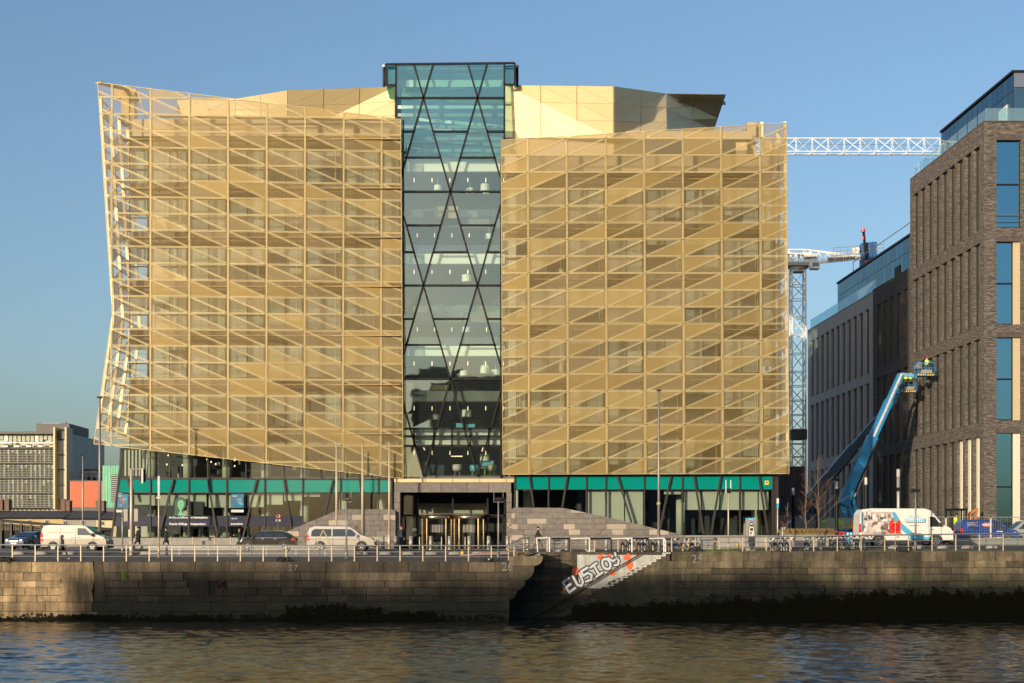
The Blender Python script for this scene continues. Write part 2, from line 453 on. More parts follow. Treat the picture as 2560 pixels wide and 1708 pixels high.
M['blue_paint'] = mat('blue_lift_paint', (0.012, 0.19, 0.42), 0.35, var=0.1, scale=3)
M['shaded_lift_blue'] = mat('shaded_lift_paint', (0.010, 0.035, 0.075), 0.35, var=0.2, scale=3)  # blue lift paint with the shade put into the colour
M['counter_blue'] = mat('blue_ballast', (0.012, 0.09, 0.28), 0.5, var=0.15)
M['yellow'] = mat('yellow_paint', (0.75, 0.50, 0.02), 0.5)
M['hiviz'] = mat('hi_vis_yellow', (0.62, 0.78, 0.05), 0.7)
M['red'] = mat('red_paint', (0.55, 0.03, 0.025), 0.45)
M['lime'] = mat('lime_sticker', (0.30, 0.62, 0.04), 0.5)
M['orange'] = mat('orange_paint', (0.40, 0.14, 0.03), 0.6)
M['rubber'] = mat('black_rubber', (0.018, 0.018, 0.018), 0.8)
M['silver_car'] = mat('silver_car_paint', (0.50, 0.46, 0.41), 0.28, 0.55, coat=0.6)
M['white_car'] = mat('white_van_paint', (0.66, 0.64, 0.60), 0.3, 0.0, coat=0.6, var=0.04)
M['champagne'] = mat('champagne_van_paint', (0.40, 0.355, 0.30), 0.3, 0.3, coat=0.6)
M['black_car'] = mat('black_car_paint', (0.006, 0.007, 0.010), 0.25, 0.0, coat=0.5)
M['blue_car'] = mat('navy_car_paint', (0.012, 0.045, 0.13), 0.25, 0.3, coat=0.8)
M['van_blue'] = mat('blue_van_paint', (0.01, 0.05, 0.24), 0.28, 0.1, coat=0.8)
M['plastic'] = mat('black_trim', (0.03, 0.03, 0.032), 0.6)
M['headlamp'] = mat('headlamp_lens', (0.75, 0.75, 0.72), 0.1, 0.4)
M['tail'] = mat('tail_lamp_lens', (0.50, 0.015, 0.015), 0.2)
M['skin'] = mat('skin', (0.50, 0.27, 0.18), 0.6)
M['hair_dark'] = mat('dark_hair', (0.025, 0.016, 0.012), 0.7)
M['hair_red'] = mat('auburn_hair', (0.16, 0.05, 0.02), 0.7)
M['cloth_black'] = mat('black_cloth', (0.014, 0.014, 0.016), 0.9, var=0.2, scale=9)
M['cloth_navy'] = mat('navy_cloth', (0.030, 0.036, 0.058), 0.9, var=0.2, scale=9)
M['cloth_grey'] = mat('grey_cloth', (0.075, 0.075, 0.085), 0.9, var=0.2, scale=9)
M['cloth_beige'] = mat('beige_cloth', (0.38, 0.33, 0.26), 0.9, var=0.15, scale=9)
M['cloth_green'] = mat('dark_green_cloth', (0.015, 0.045, 0.035), 0.9)
M['shoe_white'] = mat('white_trainer', (0.6, 0.58, 0.56), 0.7)
M['shoe'] = mat('black_shoe', (0.012, 0.011, 0.010), 0.5)
M['bark'] = mat('grey_bark', (0.12, 0.09, 0.065), 0.9, var=0.3, scale=8)
M['twig'] = mat('brown_twig', (0.15, 0.085, 0.05), 0.9)
M['grass'] = mat('grass_blade', (0.10, 0.15, 0.025), 0.8, var=0.3, scale=6)
M['dry_grass'] = mat('dry_grass_blade', (0.22, 0.15, 0.06), 0.9, var=0.3, scale=6)
M['weed'] = mat('black_seaweed', (0.014, 0.014, 0.008), 0.85, spec=0.05)
M['lime_wash'] = mat('weathered_white_wash', (0.38, 0.38, 0.35), 0.8, var=0.18, scale=2.2, streak=0.25)
M['graf_white'] = mat('silver_grey_spray', (0.45, 0.47, 0.51), 0.6, var=0.12, scale=4)
M['graf_black'] = mat('black_spray', (0.02, 0.02, 0.026), 0.6)
M['graf_red'] = mat('red_spray', (0.60, 0.10, 0.03), 0.6, var=0.2, scale=5)
M['pale_paint'] = mat('faded_white_paint', (0.15, 0.14, 0.115), 0.8, var=0.8, scale=5)
M['poster_blue'] = mat('blue_poster', (0.0, 0.10, 0.20), 0.4, var=0.5, scale=2.5)
M['poster_light'] = mat('light_blue_print', (0.12, 0.42, 0.55), 0.4)
M['poster_green'] = mat('green_print', (0.10, 0.36, 0.18), 0.5)
M['poster_dkgreen'] = mat('dark_green_print', (0.008, 0.045, 0.028), 0.5)
M['text_white'] = mat('white_lettering', (0.75, 0.75, 0.75), 0.5)
M['print_blue'] = mat('sky_blue_print', (0.06, 0.36, 0.58), 0.4)
M['print_brown'] = mat('brown_print', (0.22, 0.12, 0.10), 0.5, var=0.6, scale=3)
M['print_base'] = mat('photo_print_ground', (0.40, 0.34, 0.31), 0.5, var=0.5, scale=2.5)
M['print_pale'] = mat('pale_print', (0.55, 0.50, 0.47), 0.5, var=0.25, scale=4)
M['lamp_glow'] = emis('warm_lamp_glow', (1.0, 0.75, 0.45), 1.3)
M['red_glow'] = emis('red_signal_glow', (1.0, 0.05, 0.02), 3.0)
M['rust'] = mat('rusty_iron', (0.05, 0.028, 0.018), 0.9, var=0.4, scale=6)
M['weathered'] = mat('weathered_shed_board', (0.13, 0.105, 0.10), 0.85, var=0.4, scale=1.2, streak=0.5, rnd=0.25)
M['quay_tan'] = quay_stone('tan_granite', (0.27, 0.19, 0.105), 0.0, 0.35)
M['quay_dark'] = quay_stone('dark_stained_granite', (0.070, 0.052, 0.034), 1.4, 0.48)
M['quay_grey'] = quay_stone('grey_green_granite', (0.112, 0.088, 0.054), 2.3, 0.42)
M['quay_joint'] = mat('dark_wall_core', (0.022, 0.02, 0.016), 0.95)

M['glass_side2'] = mat('dark_far_window', (0.03, 0.035, 0.04), 0.1)
def text(s, name, size, loc, m, parent=None, rot=(R(90), 0, 0), ext=0.004, align='LEFT', offset=0.0, sx=1.0, shear=0.0):
    cu = bpy.data.curves.new(name, 'FONT'); cu.body = s; cu.size = size; cu.extrude = ext; cu.align_x = align; cu.offset = offset; cu.shear = shear
    o = bpy.data.objects.new(name, cu); COL.objects.link(o)
    bpy.context.view_layer.update()
    me = bpy.data.meshes.new_from_object(o)
    bpy.data.objects.remove(o); bpy.data.curves.remove(cu)
    me.materials.clear(); me.materials.append(m)
    o = bpy.data.objects.new(name, me); COL.objects.link(o)
    o.location = loc; o.rotation_euler = rot; o.scale = (sx, 1, 1)
    if parent is not None: o.parent = parent
    return o
# ------------------------------------------------------------------ ground heights
_PR = {
 'L': [(99,4.03),(100,4.03),(104,4.42),(105.2,4.60),(109,4.72),(114,4.80),(118,4.90),(124,4.92)],
 'M': [(99,4.70),(101.5,4.70),(104,4.70),(105.2,4.71),(109,4.74),(114,4.80),(118,4.90),(124,4.92)],
 'R': [(99,4.74),(101.5,4.74),(103,4.80),(105.2,5.00),(109,5.16),(114,5.24),(118,5.28),(124,5.28)]}
def _pi(t, y):
    if y <= t[0][0]: return t[0][1]
    for (a, za), (b, zb) in zip(t, t[1:]):
        if y <= b: return za + (zb-za)*(y-a)/(b-a)
    return t[-1][1]
def sm(t): t = max(0.0, min(1.0, t)); return t*t*(3-2*t)
def gz(x, y):
    l, m_, r = _pi(_PR['L'], y), _pi(_PR['M'], y), _pi(_PR['R'], y)
    if x < 10: return l + (m_-l)*sm((x+0.2)/2.4)
    return m_ + (r-m_)*sm((x-17)/9.0)
XS = [-62+4*i for i in range(16)] + [-0.2+0.4*i for i in range(7)] + [3+2*i for i in range(36)]
XS = sorted(set(round(x, 3) for x in XS))
def sheet(name, ys, m, dz=0.0, x0=None, x1=None, xs=None):
    xs = xs or [x for x in XS if (x0 is None or x >= x0-1e-6) and (x1 is None or x <= x1+1e-6)]
    b = MB()
    for yi in range(len(ys)-1):
        for xi in range(len(xs)-1):
            q = []
            for x, y in ((xs[xi],ys[yi]),(xs[xi+1],ys[yi]),(xs[xi+1],ys[yi+1]),(xs[xi],ys[yi+1])):
                q.append((x, y, gz(x, y)+dz))
            b.quadpts(q)
    return b.build(name, m)

# far ground, in front of which everything stands
g = MB(); g.quadpts([(-3000,123.9,4.90),(3000,123.9,4.90),(3000,5500,4.90),(-3000,5500,4.90)])
tag(g.build('ground', M['ground']), kind='structure')
tag(sheet('side_street', [124.0, 140, 160, 190, 240], M['asphalt'], 0.0, xs=[22, 26, 30, 36, 40, 50]), kind='structure')
tag(sheet('quay_pavement', [100.0, 101.5, 103, 104.0, 105.0], M['cobble'], 0, x1=-0.2), kind='structure')
tag(sheet('ramp_pavement', [103.6, 104.0, 105.0], M['paver'], 0, x0=-0.2, x1=11), kind='structure')
tag(sheet('ramp_landing_pavement', [101.46, 103.6], M['paver'], 0.002, x0=-0.2, x1=1.85), kind='structure')
tag(sheet('upper_quay_pavement', [101.5, 103.0, 104.0, 105.0], M['cobble'], 0, x0=11), kind='structure')
tag(sheet('road', [105.25, 109, 113.9], M['asphalt'], -0.02), kind='structure')
tag(sheet('plaza_pavement', [114.15, 118, 124], M['paver'], 0.0), kind='structure')
tag(sheet('river_kerb', [105.0, 105.25], M['kerb'], 0.06), kind='structure')
tag(sheet('plaza_kerb', [113.9, 114.15], M['kerb'], 0.05), kind='structure')
# small landing between the ramp end and the stair well
lp = MB(); lp.prism([(-0.2,3.3),(1.9,3.8),(1.98,4.64),(1.1,4.33),(-0.2,4.0)], 101.46, 103.58)
tag(lp.build('corbel_landing', M['kerb']), kind='structure')
# lane markings
for i in range(-9, 12):
    x = i*4.6
    mk = MB(); z0, z1 = gz(x,109.4), gz(x+2,109.4)
    mk.quadpts([(x,109.35,z0-0.013),(x+2,109.35,z1-0.013),(x+2,109.47,z1-0.013),(x,109.47,z0-0.013)])
    o = mk.build('lane_marking', M['white']); tag(o, kind='structure')

# ------------------------------------------------------------------ river
def water_mat():
    m, n, l = new_mat('river_water'); b = n['Principled BSDF']
    b.inputs['Base Color'].default_value = (0.016, 0.018, 0.012, 1); b.inputs['Roughness'].default_value = 0.03; b.inputs['IOR'].default_value = 1.33
    b.inputs['Specular IOR Level'].default_value = 0.5
    geo = n.new('ShaderNodeNewGeometry')
    hs = None
    for sc_, st, amp, det in ((2.0, (1.0, 1.6, 1), 0.6, 4), (7, (0.8, 1.3, 1), 0.25, 3)):
        mp = n.new('ShaderNodeMapping'); mp.inputs['Scale'].default_value = st; mp.inputs['Rotation'].default_value = (0, 0, 0.25)
        l.new(geo.outputs['Position'], mp.inputs[0])
        nz = n.new('ShaderNodeTexNoise'); nz.inputs['Scale'].default_value = sc_; nz.inputs['Detail'].default_value = det; nz.inputs['Roughness'].default_value = 0.6; nz.inputs['Distortion'].default_value = 0.4
        l.new(mp.outputs[0], nz.inputs['Vector'])
        mu = n.new('ShaderNodeMath'); mu.operation = 'MULTIPLY'; mu.inputs[1].default_value = amp; l.new(nz.outputs['Fac'], mu.inputs[0])
        if hs is None: hs = mu.outputs[0]
        else:
            ad = n.new('ShaderNodeMath'); l.new(hs, ad.inputs[0]); l.new(mu.outputs[0], ad.inputs[1]); hs = ad.outputs[0]
    bp = n.new('ShaderNodeBump'); bp.inputs['Strength'].default_value = 0.4; bp.inputs['Distance'].default_value = 0.06
    l.new(hs, bp.inputs['Height']); l.new(bp.outputs[0], b.inputs['Normal'])
    return m
import numpy as np
wm = water_mat()
rng = np.random.RandomState(3)
nx_, ny_ = 820, 520
gx = np.linspace(-56, 56, nx_); gy_ = np.linspace(40, 103.7, ny_)
GXX, GYY = np.meshgrid(gx, gy_)
hh_ = np.zeros_like(GXX)
for k in range(110):
    lam = 0.42*(3.0/0.42)**(rng.rand()**1.4); th = rng.normal(1.4, 0.6); kk = 2*np.pi/lam
    slope = 0.0155
    hh_ += slope/kk*np.sin(kk*(np.cos(th)*GXX+np.sin(th)*GYY)+rng.rand()*6.283 + 0.6*np.sin(GXX*0.13*rng.rand()+GYY*0.21*rng.rand()+k))
calm = np.clip((103.7-GYY)/6, 0.15, 1); hh_ *= calm
me = bpy.data.meshes.new('water')
co = np.stack([GXX, GYY, hh_], -1).reshape(-1, 3)
idx = np.arange(nx_*ny_).reshape(ny_, nx_)
fc = np.stack([idx[:-1,:-1], idx[:-1,1:], idx[1:,1:], idx[1:,:-1]], -1).reshape(-1, 4)
me.vertices.add(len(co)); me.vertices.foreach_set('co', co.ravel())
me.loops.add(fc.size); me.loops.foreach_set('vertex_index', fc.ravel())
me.polygons.add(len(fc)); me.polygons.foreach_set('loop_start', np.arange(0, fc.size, 4)); me.polygons.foreach_set('loop_total', np.full(len(fc), 4))
me.polygons.foreach_set('use_smooth', np.ones(len(fc), dtype=bool)); me.update(); me.validate()
me.materials.append(wm)
wo = bpy.data.objects.new('water', me); COL.objects.link(wo); tag(wo, kind='structure')
w = MB()
w.quadpts([(-900,-700,0),(900,-700,0),(900,40,0),(-900,40,0)]); w.quadpts([(-900,40,0),(-56,40,0),(-56,103.7,0),(-900,103.7,0)]); w.quadpts([(56,40,0),(900,40,0),(900,103.7,0),(56,103.7,0)])
tag(w.build('outer_water', wm), kind='structure')
# the houses of the south quay, behind the photographer: they shade the river wall and show in the glass
for k, (x0_, x1_, y0_, h_) in enumerate(((-152,-127,-30,24),(-121.5,-104,-30,32.6),(-104,-88,-30,31.6),(-88,-72,-30,32.9),(-72,-52,-30,32.2),(-18.5,12,-22,36.3),(12,40,-22,27),(40,80,-24,33))):
    hs = empty('south_quay_block', (0,0,0), 0, ['low brick block farthest upstream behind the photographer','tall brick block beside the low one behind the photographer','brick block with the lower parapet behind the photographer','highest brick block behind the photographer','last brick block before the gap behind the photographer','brick block straight behind the photographer','low grey block right of the one behind the photographer','tall block at the downstream end behind the photographer'][k], 'building')
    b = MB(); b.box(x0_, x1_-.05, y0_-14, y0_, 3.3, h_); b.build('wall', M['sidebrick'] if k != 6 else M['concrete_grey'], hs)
    b = MB(); b.box(x0_+3, x1_-4, y0_-11, y0_-4, h_, h_+.6 + (k % 3)*.5); b.build('roof_plant', M['zinc'], hs)
    nw = int((x1_-x0_)/3.4); nf = int((h_-5)/3.4)
    for f_ in range(nf):
        b = MB()
        for q in range(nw):
            xx = x0_+1.2+q*3.4; b.box(xx, xx+1.7, y0_, y0_+.05, 5+f_*3.4, 7.0+f_*3.4)
        b.build('window', M['glass_side2'], hs)
s = MB(); s.box(-400, 400, -60, -1.5, -1, 3.3)
tag(s.build('south_quay_ground', M['concrete']), kind='structure')
bed = MB(); bed.box(-400, 400, -1.5, 104, -3.2, -3.0)
tag(bed.build('river_bed_ground', M['ground']), kind='structure')

# ------------------------------------------------------------------ quay walls, stone by stone
core = MB(); core.box(-60, -0.26, 100.10, 104.9, -3, 3.96)
wl_left = core.build('quay_wall', M['quay_joint']); tag(wl_left, kind='structure')
core = MB(); core.box(-0.2, 11.55, 103.72, 104.9, -3, 4.62); core.box(11.55, 60, 101.62, 104.9, -3, 4.62)
wl_right = core.build('quay_wall', M['quay_joint']); tag(wl_right, kind='structure')
hz = [4.03, 3.32, 2.72, 2.25, 1.72, 1.28, 0.62, 0.05, -0.9]
def stone(x0, x1, y, z0, z1, d, m, parent, nm='stone_block'):
    j = 0.012; c = 0.018
    o = -random.uniform(0, 0.03) + 0.012
    b = MB()
    x0 += j; x1 -= j; z0 += j; z1 -= j; y0 = y+o
    # face with a narrow arris round it
    v = [(x0,y0+c,z0),(x1,y0+c,z0),(x1,y0+c,z1),(x0,y0+c,z1)]
    a = [(x0+c,y0+random.uniform(0,.008),z0+c),(x1-c,y0+random.uniform(0,.008),z0+c),(x1-c,y0+random.uniform(0,.008),z1-c),(x0+c,y0+random.uniform(0,.008),z1-c)]
    k = [(x0,y+d,z0),(x1,y+d,z0),(x1,y+d,z1),(x0,y+d,z1)]
    b.quadpts(a)
    for i in range(4):
        i2 = (i+1) % 4
        b.quadpts([v[i], v[i2], a[i2], a[i]]); b.quadpts([k[i], k[i2], v[i2], v[i]])
    return b.build(nm, m, parent)
# left wall: the tan stretch, a patched panel, then the stained stretch
for r in range(len(hz)-1):
    z1, z0 = hz[r], hz[r+1]
    x = -38.5 + (0.6 if r % 2 else 0)
    while x < -0.3:
        L = random.uniform(1.15, 1.9) if r in (1,2,3,4) else random.uniform(1.6, 2.6)
        if r >= 5: L *= 1.5
        if -30.9 < x < -28.6 and r < 5: x = -28.6
        x1 = min(x+L, -0.22)
        if x < -31 < x1 and r < 5: x1 = -30.9
        if -0.22 - x1 < 0.7: x1 = -0.22
        tan = x < -30.9 + (0 if r < 5 else 1.5)
        if not (tan is False and -22.1 < (x+x1)/2 < -20.1 and r in (1,2,3)):
            stone(x, x1, 100.0, z0, z1, 0.3, M['quay_tan'] if tan else M['quay_dark'], wl_left)
        x = x1
# patched render panel
pm = MB(); pm.prism([(-30.9,1.3),(-28.65,1.3),(-28.8,2.0),(-28.6,2.7),(-28.7,4.0),(-31.0,4.0),(-31.3,3.4),(-30.8,2.8),(-31.0,2.2)], 99.96, 100.2)
pm.build('render_patch', M['quay_tan'], wl_left)
pm = MB(); pm.prism([(-28.6,1.3),(-27.8,1.3),(-27.95,3.0),(-28.1,4.0),(-28.6,4.0)], 99.97, 100.2)
pm.build('render_patch', M['quay_dark'], wl_left)
# mooring recess at px 550
rc = MB(); x0, x1, z0, z1 = -20.75, -19.45, 1.75, 2.98
rc.box(-22.1, x0, 100.02, 100.3, 1.72, 3.32); rc.box(x1, -18.6, 100.02, 100.3, 1.72, 3.32); rc.box(x0, x1, 100.02, 100.3, z1, 3.32)
rc.build('recess_surround', M['quay_dark'], wl_left)
rc = MB(); rc.box(x0, x1, 100.09, 100.099, z0, z1); rc.build('recess_back', M['black'], wl_left)
rg = MB(); rg.ring((-20.0, 99.98, 2.25), 0.24, 0.045, 'y', 16, 5); rg.cyl((-20.0,99.95,2.5),(-19.7,100.1,2.75),0.07)
rg.build('mooring_ring', M['rust'], wl_left)
# the end of the left wall seen from the stair well, and the four rounded corbels over it
e = MB(); e.box(-0.215, -0.2, 100.02, 103.7, -0.9, 4.0); e.build('wall_end_face', M['quay_dark'], wl_left)
for z0, z1, xr in ((3.76, 4.42, 2.12), (2.72, 3.74, 1.52), (2.07, 2.70, 0.90), (1.43, 2.05, 0.34)):
    h = z1-z0; r_ = min(h*0.95, 0.85); pts = [(-0.21, z0)]
    n_ = 7
    for i in range(n_+1):
        t = -math.pi/2 + (math.pi/2)*i/n_
        pts.append((xr-r_+r_*math.cos(t), z0+r_+r_*math.sin(t)))
    pts += [(xr, z1), (-0.21, z1)]
    b = MB(); b.prism(pts, 99.98, 101.45)
    b.build('corbel_stone', M['quay_grey'], wl_left)
# right wall
hr = [4.70, 4.05, 3.55, 3.10, 2.62, 2.12, 1.62, 1.15, 0.55, 0.0, -0.9]
def stair_x(z):     # where the flight crosses height z on the front face
    return PX(1390, 101.5) + (z-0.15) * (PX(1675,101.5)-PX(1390,101.5)) / (4.62-0.15)
for r in range(len(hr)-1):
    z1, z0 = hr[r], hr[r+1]
    x = stair_x((z0+z1)/2) + 0.55
    while x < 52:
        L = random.uniform(1.5, 2.3) if r < 2 else random.uniform(1.1, 1.9)
        if r >= 7: L *= 1.4
        x1 = x+L
        sh = 0.06*(x/39.0)
        stone(x, x1, 101.5, z0+(sh if r else 0), z1+(sh if r else 0.04), 0.3, M['quay_grey'] if (r < 5 or random.random() < .5) else M['quay_dark'], wl_right)
        x = x1
# back wall of the stair well
for r in range(len(hr)-1):
    z1, z0 = hr[r], hr[r+1]; x = -0.19 + (0.7 if r % 2 else 0)*0
    first = True
    while x < min(11.5, stair_x(z1)+1.0):
        L = random.uniform(1.3, 2.2); 
        if first and r % 2: L = 0.9
        first = False
        x1 = min(x+L, 11.54)
        stone(x, x1, 103.6, z0, z1, 0.12, M['quay_dark'], wl_right)
        x = x1
# stair flight
st = empty('stone_stair', (0,0,0), 0, 'weathered stone stair climbing out of the river beside the graffiti, upper steps edged in white', 'stair')
N = 24; xa, xb, za, zb = PX(1390,101.5), PX(1675,101.5), 0.15, 4.66
dx, dz_ = (xb-xa)/N, (zb-za)/N
pts = [(xa-0.4,-0.9),(12.3,-0.9),(12.3,4.4)]
prof = []
for i in range(N):
    prof += [(xa+i*dx, za+i*dz_-0.16), (xa+(i+1)*dx, za+i*dz_-0.16)]
body = MB()
for i in range(N):
    body.box(xa+i*dx, xa+(i+1)*dx, 101.53+0.001*(i % 2), 103.59, -0.9, za+(i+1)*dz_-0.17)
bo = body.build('stair_body', M['quay_dark'], st); bo['kind'] = 'stuff'
for i in range(N):
    b = MB(); zt = za+(i+1)*dz_; x0_, x1_ = xa+i*dx, xa+(i+1)*dx+0.03
    b.box(x0_, x1_, 101.50-0.004*(i % 2), 103.58, zt-0.165, zt-random.uniform(0,0.02))
    b.build('step', M['quay_grey'], st)
    if i >= 11:
        b = MB(); b.box(x0_-0.012, x0_+0.035, 101.47, 101.49, zt-dz_-0.02, zt+0.004); b.box(x0_, x1_, 101.47, 101.49, zt-0.07, zt+0.002)
        b.box(x0_-0.012, x0_-0.002, 101.49, 103.5, zt-dz_+0.02, zt-0.01)
        b.build('white_edge', M['white'], st)
hb = MB(); hb.cyl(P(1319,1550,103.3), P(1600,1386,103.3), 0.05, n=8)
for i in range(5):
    p = P(1319,1550,103.3).lerp(P(1600,1386,103.3), (i+0.5)/5); hb.cyl(p, p+Vector((0,0.28,0)), 0.025, n=6)
tag(hb.build('handrail', M['rust']), 'rusty pipe handrail sloping across the graffiti down to the water', 'handrail')
# lime-washed patch and graffiti
gy = 103.575
wp = MB(); wp.prism([(PX(a,gy), PZ(b,gy)) for a, b in ((1443,1387),(1443,1425),(1450,1470),(1518,1472),(1520,1456),(1560,1440),(1580,1425),(1668,1388))][::1], gy-0.012, gy)
wp.build('whitewash_patch', M['lime_wash'], wl_right)
gr = empty('graffiti', (0,0,0), 0, 'silver bubble graffiti letters outlined in black with red patches, on the whitewashed stair wall', 'graffiti')
def blob(px, py, r, m, nm, yy):
    yy -= random.uniform(0,.0015); b = MB(); n_ = 9; rr_ = [r*random.uniform(.6,1.25) for _ in range(n_)]; b.quadpts([(PX(px,yy)+rr_[i]*math.cos(2*math.pi*i/n_), yy, PZ(py,yy)+rr_[i]*math.sin(2*math.pi*i/n_)) for i in range(n_)])
    b.build(nm, m, gr)
for px, py, r in ((1503,1393,.24),(1573,1400,.2),(1575,1414,.28),(1532,1434,.2),(1440,1428,.3),(1413,1470,.22),(1568,1393,.25),(1524,1392,.2),(1480,1415,.2)):
    blob(px, py, r, M['graf_red'], 'red_patch', gy-0.014)
ang = math.atan2(1445-1395, 1570-1425)  # the word climbs to the right
rail_y = lambda px: 1550-(px-1319)*0.584
ang = math.atan(0.584)
GL = {'E': [[(.75,1.05),(.12,1.0),(.12,.05),(.8,.1)],[(.12,.55),(.62,.55)]],
      'U': [[(.08,1.05),(.12,.25),(.4,.05),(.68,.25),(.72,1.0)]],
      'S': [[(.85,.95),(.2,1.0),(.12,.62),(.6,.6),(.78,.3),(.5,.02),(.05,.12)]],
      'I': [[(.05,.95),(.75,1.02)],[(.4,1.0),(.42,.08)],[(.08,.05),(.78,.1)]],
      'O': [[(.45+.36*math.cos(t*math.pi/5), .55+.44*math.sin(t*math.pi/5)) for t in range(11)]],
      'Y': [[(.05,1.0),(.25,.5),(.7,.5),(.92,1.0)],[(.8,.7),(.78,.2),(.45,-.02),(.15,.1)]]}
_kk = [0]
def stroke(b, pts, th, Y_, tr_):
    def tr(v_): p_ = tr_(v_); return (p_[0], p_[1]-0.00008*_kk[0], p_[2])
    for p, q in zip(pts, pts[1:]):
        p, q = Vector(p), Vector(q); d = (q-p).normalized(); n_ = Vector((-d.y, d.x))*th
        b.quadpts([tr(c_) for c_ in (p-n_, q-n_, q+n_, p+n_)]); _kk[0] = (_kk[0]+1) % 60
    for p in pts:
        b.quadpts([tr(Vector(p)+Vector((math.cos(i*math.pi/5), math.sin(i*math.pi/5)))*th) for i in range(10)]); _kk[0] = (_kk[0]+1) % 60
for i, ch in enumerate('EUSIOY'):
    px = 1421+22.8*i; sc_ = (.98,1.0,1.0,.95,.98,.86)[i]; jit = R((2,-5,5,0,-4,5)[i])
    for m_, th, yy, nm in ((M['graf_black'], .205, gy-0.016-.0002*i, 'letter_outline'), (M['graf_white'], .095, gy-0.026-.0002*i, 'letter')):
        ca, sa = math.cos(ang+jit), math.sin(ang+jit)
        ox, oz = PX(px, yy), PZ(rail_y(px)-6, yy)
        tr = lambda v_: (ox+sc_*(v_[0]*.80*ca-v_[1]*sa*.9), yy, oz+sc_*(v_[0]*.80*sa+v_[1]*ca*.9))
        b = MB()
        for s_ in GL[ch]: stroke(b, s_, th, yy, tr)
        b.build(nm, m_, gr)
b = MB(); b.prism([(PX(x_,gy-.016),PZ(y_,gy-.016)) for x_,y_ in ((1405,1447),(1428,1482),(1436,1478),(1413,1443))][::-1], gy-0.018, gy-0.015); b.build('letter_shadow', M['graf_black'], gr)
t_ = text('MEL', 'small_tag', 0.34, (PX(1530,gy), gy-0.045, PZ(1398,gy)), M['graf_black'], gr, ext=0.003, shear=0.3)
t_ = text('OMEGA', 'small_tag', 0.28, (PX(1412,gy), gy-0.045, PZ(1452,gy)), M['graf_black'], gr, rot=(R(90),-ang,0), ext=0.003, shear=0.3)
# painted berth numbers
def berth(s_, px, py, Y, parent, size=0.75):
    text(s_, 'painted_number', size, (PX(px,Y), Y-0.02, PZ(py,Y)), M['pale_paint'], parent, ext=0.002, offset=0.004)
berth('26', 1254, 1427, 99.97, wl_left, 0.80)
berth('27', 722, 1428, 99.97, wl_left, 0.62)
berth('25', 1728, 1408, 101.48, wl_right, 0.85)
# seaweed hanging at the foot of the walls
sw = MB()
def weeds(x0, x1, Y, top, n_, zoff=0):
    for i in range(n_):
        x = random.uniform(x0, x1)
        t = top(x)*(0.90+0.14*math.sin(x*2.1)*math.sin(x*5.3)+random.gauss(0,0.10))
        if t <= 0.05: continue
        z = t*random.random()**0.8; s_ = random.uniform(0.03, 0.085); h = random.uniform(0.08, 0.22)
        y0 = Y-random.uniform(0.03, 0.14); k_ = random.uniform(-.05, .05)
        sw.quadpts([(x-s_+k_, y0, z-h), (x+s_+k_, y0-0.02, z-h*.8), (x+s_, Y-.01, z), (x-s_*.8, Y-.01, z-.02)])
weeds(-39, -0.3, 99.99, lambda x: 0.50*(0.35+0.65*abs(math.sin(x*0.41+1)*math.sin(x*0.17)))+(0.75 if -15.5 < x < -9 else 0)+(0.25 if -9 < x < -5.2 else 0)-(0.25 if x > -5 else 0), 5500)
weeds(4.2, 39, 101.48, lambda x: 1.05+0.85*sm((x-7)/22)+0.12*math.sin(x*1.3), 24000)
weeds(4.2, 39, 101.48, lambda x: 1.35+0.85*sm((x-7)/22), 900)
weeds(-38, -0.6, 99.99, lambda x: 0.55, 700)
weeds(2.5, 6.5, 101.50, lambda x: 0.3, 200)
tag(sw.build('seaweed', M['weed']), 'black seaweed hanging along the foot of the quay walls', 'seaweed', kind='stuff')
# ------------------------------------------------------------------ the bank building
bank = empty('bank_building', (0,0,0), 0, 'large gold mesh clad bank building with two glinting wings either side of a glass atrium', 'building')
FR, GAP = 0.042, 0.022
panels = []      # (area, MB, mats)
def frame_panel(polys, yof, mats_):
    """each polygon (x, z): a gold rim with an expanded metal infill"""
    b = MB(); A = 0
    for k, poly in enumerate(polys):
        if len(poly) < 3: continue
        if area(poly) < 0: poly = poly[::-1]
        o_ = inset(poly, GAP)
        if not o_: continue
        # drop slivers of edges so that inner and outer rings pair up
        q = []
        for i in range(len(o_)):
            a, c = o_[i], o_[(i+1) % len(o_)]
            if math.hypot(a[0]-c[0], a[1]-c[1]) > 0.05: q.append(a)
        o_ = q
        if len(o_) < 3: continue
        # inner ring by mitring
        n = len(o_); inn = []; ok = True
        for i in range(n):
            p0, p1, p2 = Vector(o_[i-1]), Vector(o_[i]), Vector(o_[(i+1) % n])
            e1, e2 = (p1-p0).normalized(), (p2-p1).normalized()
            n1, n2 = Vector((-e1.y, e1.x)), Vector((-e2.y, e2.x))
            s_ = n1+n2
            if s_.length < 1e-3: ok = False; break
            s_.normalize(); dd = FR/max(0.18, s_.dot(n1))
            inn.append(tuple(p1+s_*dd))
        if not ok or area(inn) <= 0.02:
            b.quadpts([(x, yof(x)-0.04, z) for x, z in o_], 0); A += area(o_); continue
        yf, yb = -0.045, 0.045
        OF = [(x, yof(x)+yf, z) for x, z in o_]; IF = [(x, yof(x)+yf, z) for x, z in inn]
        OB = [(x, yof(x)+yb, z) for x, z in o_]; IB = [(x, yof(x)+yb, z) for x, z in inn]
        for i in range(n):
            j = (i+1) % n
            b.quadpts([OF[i], OF[j], IF[j], IF[i]], 0)
            b.quadpts([OB[j], OB[i], IB[i], IB[j]], 0)
            b.quadpts([OF[j], OF[i], OB[i], OB[j]], 0)
            b.quadpts([IF[i], IF[j], IB[j], IB[i]], 0)
        b.quadpts([(x, yof(x), z) for x, z in inn], 1+k % 2)
        A += area(o_)
    return b, A

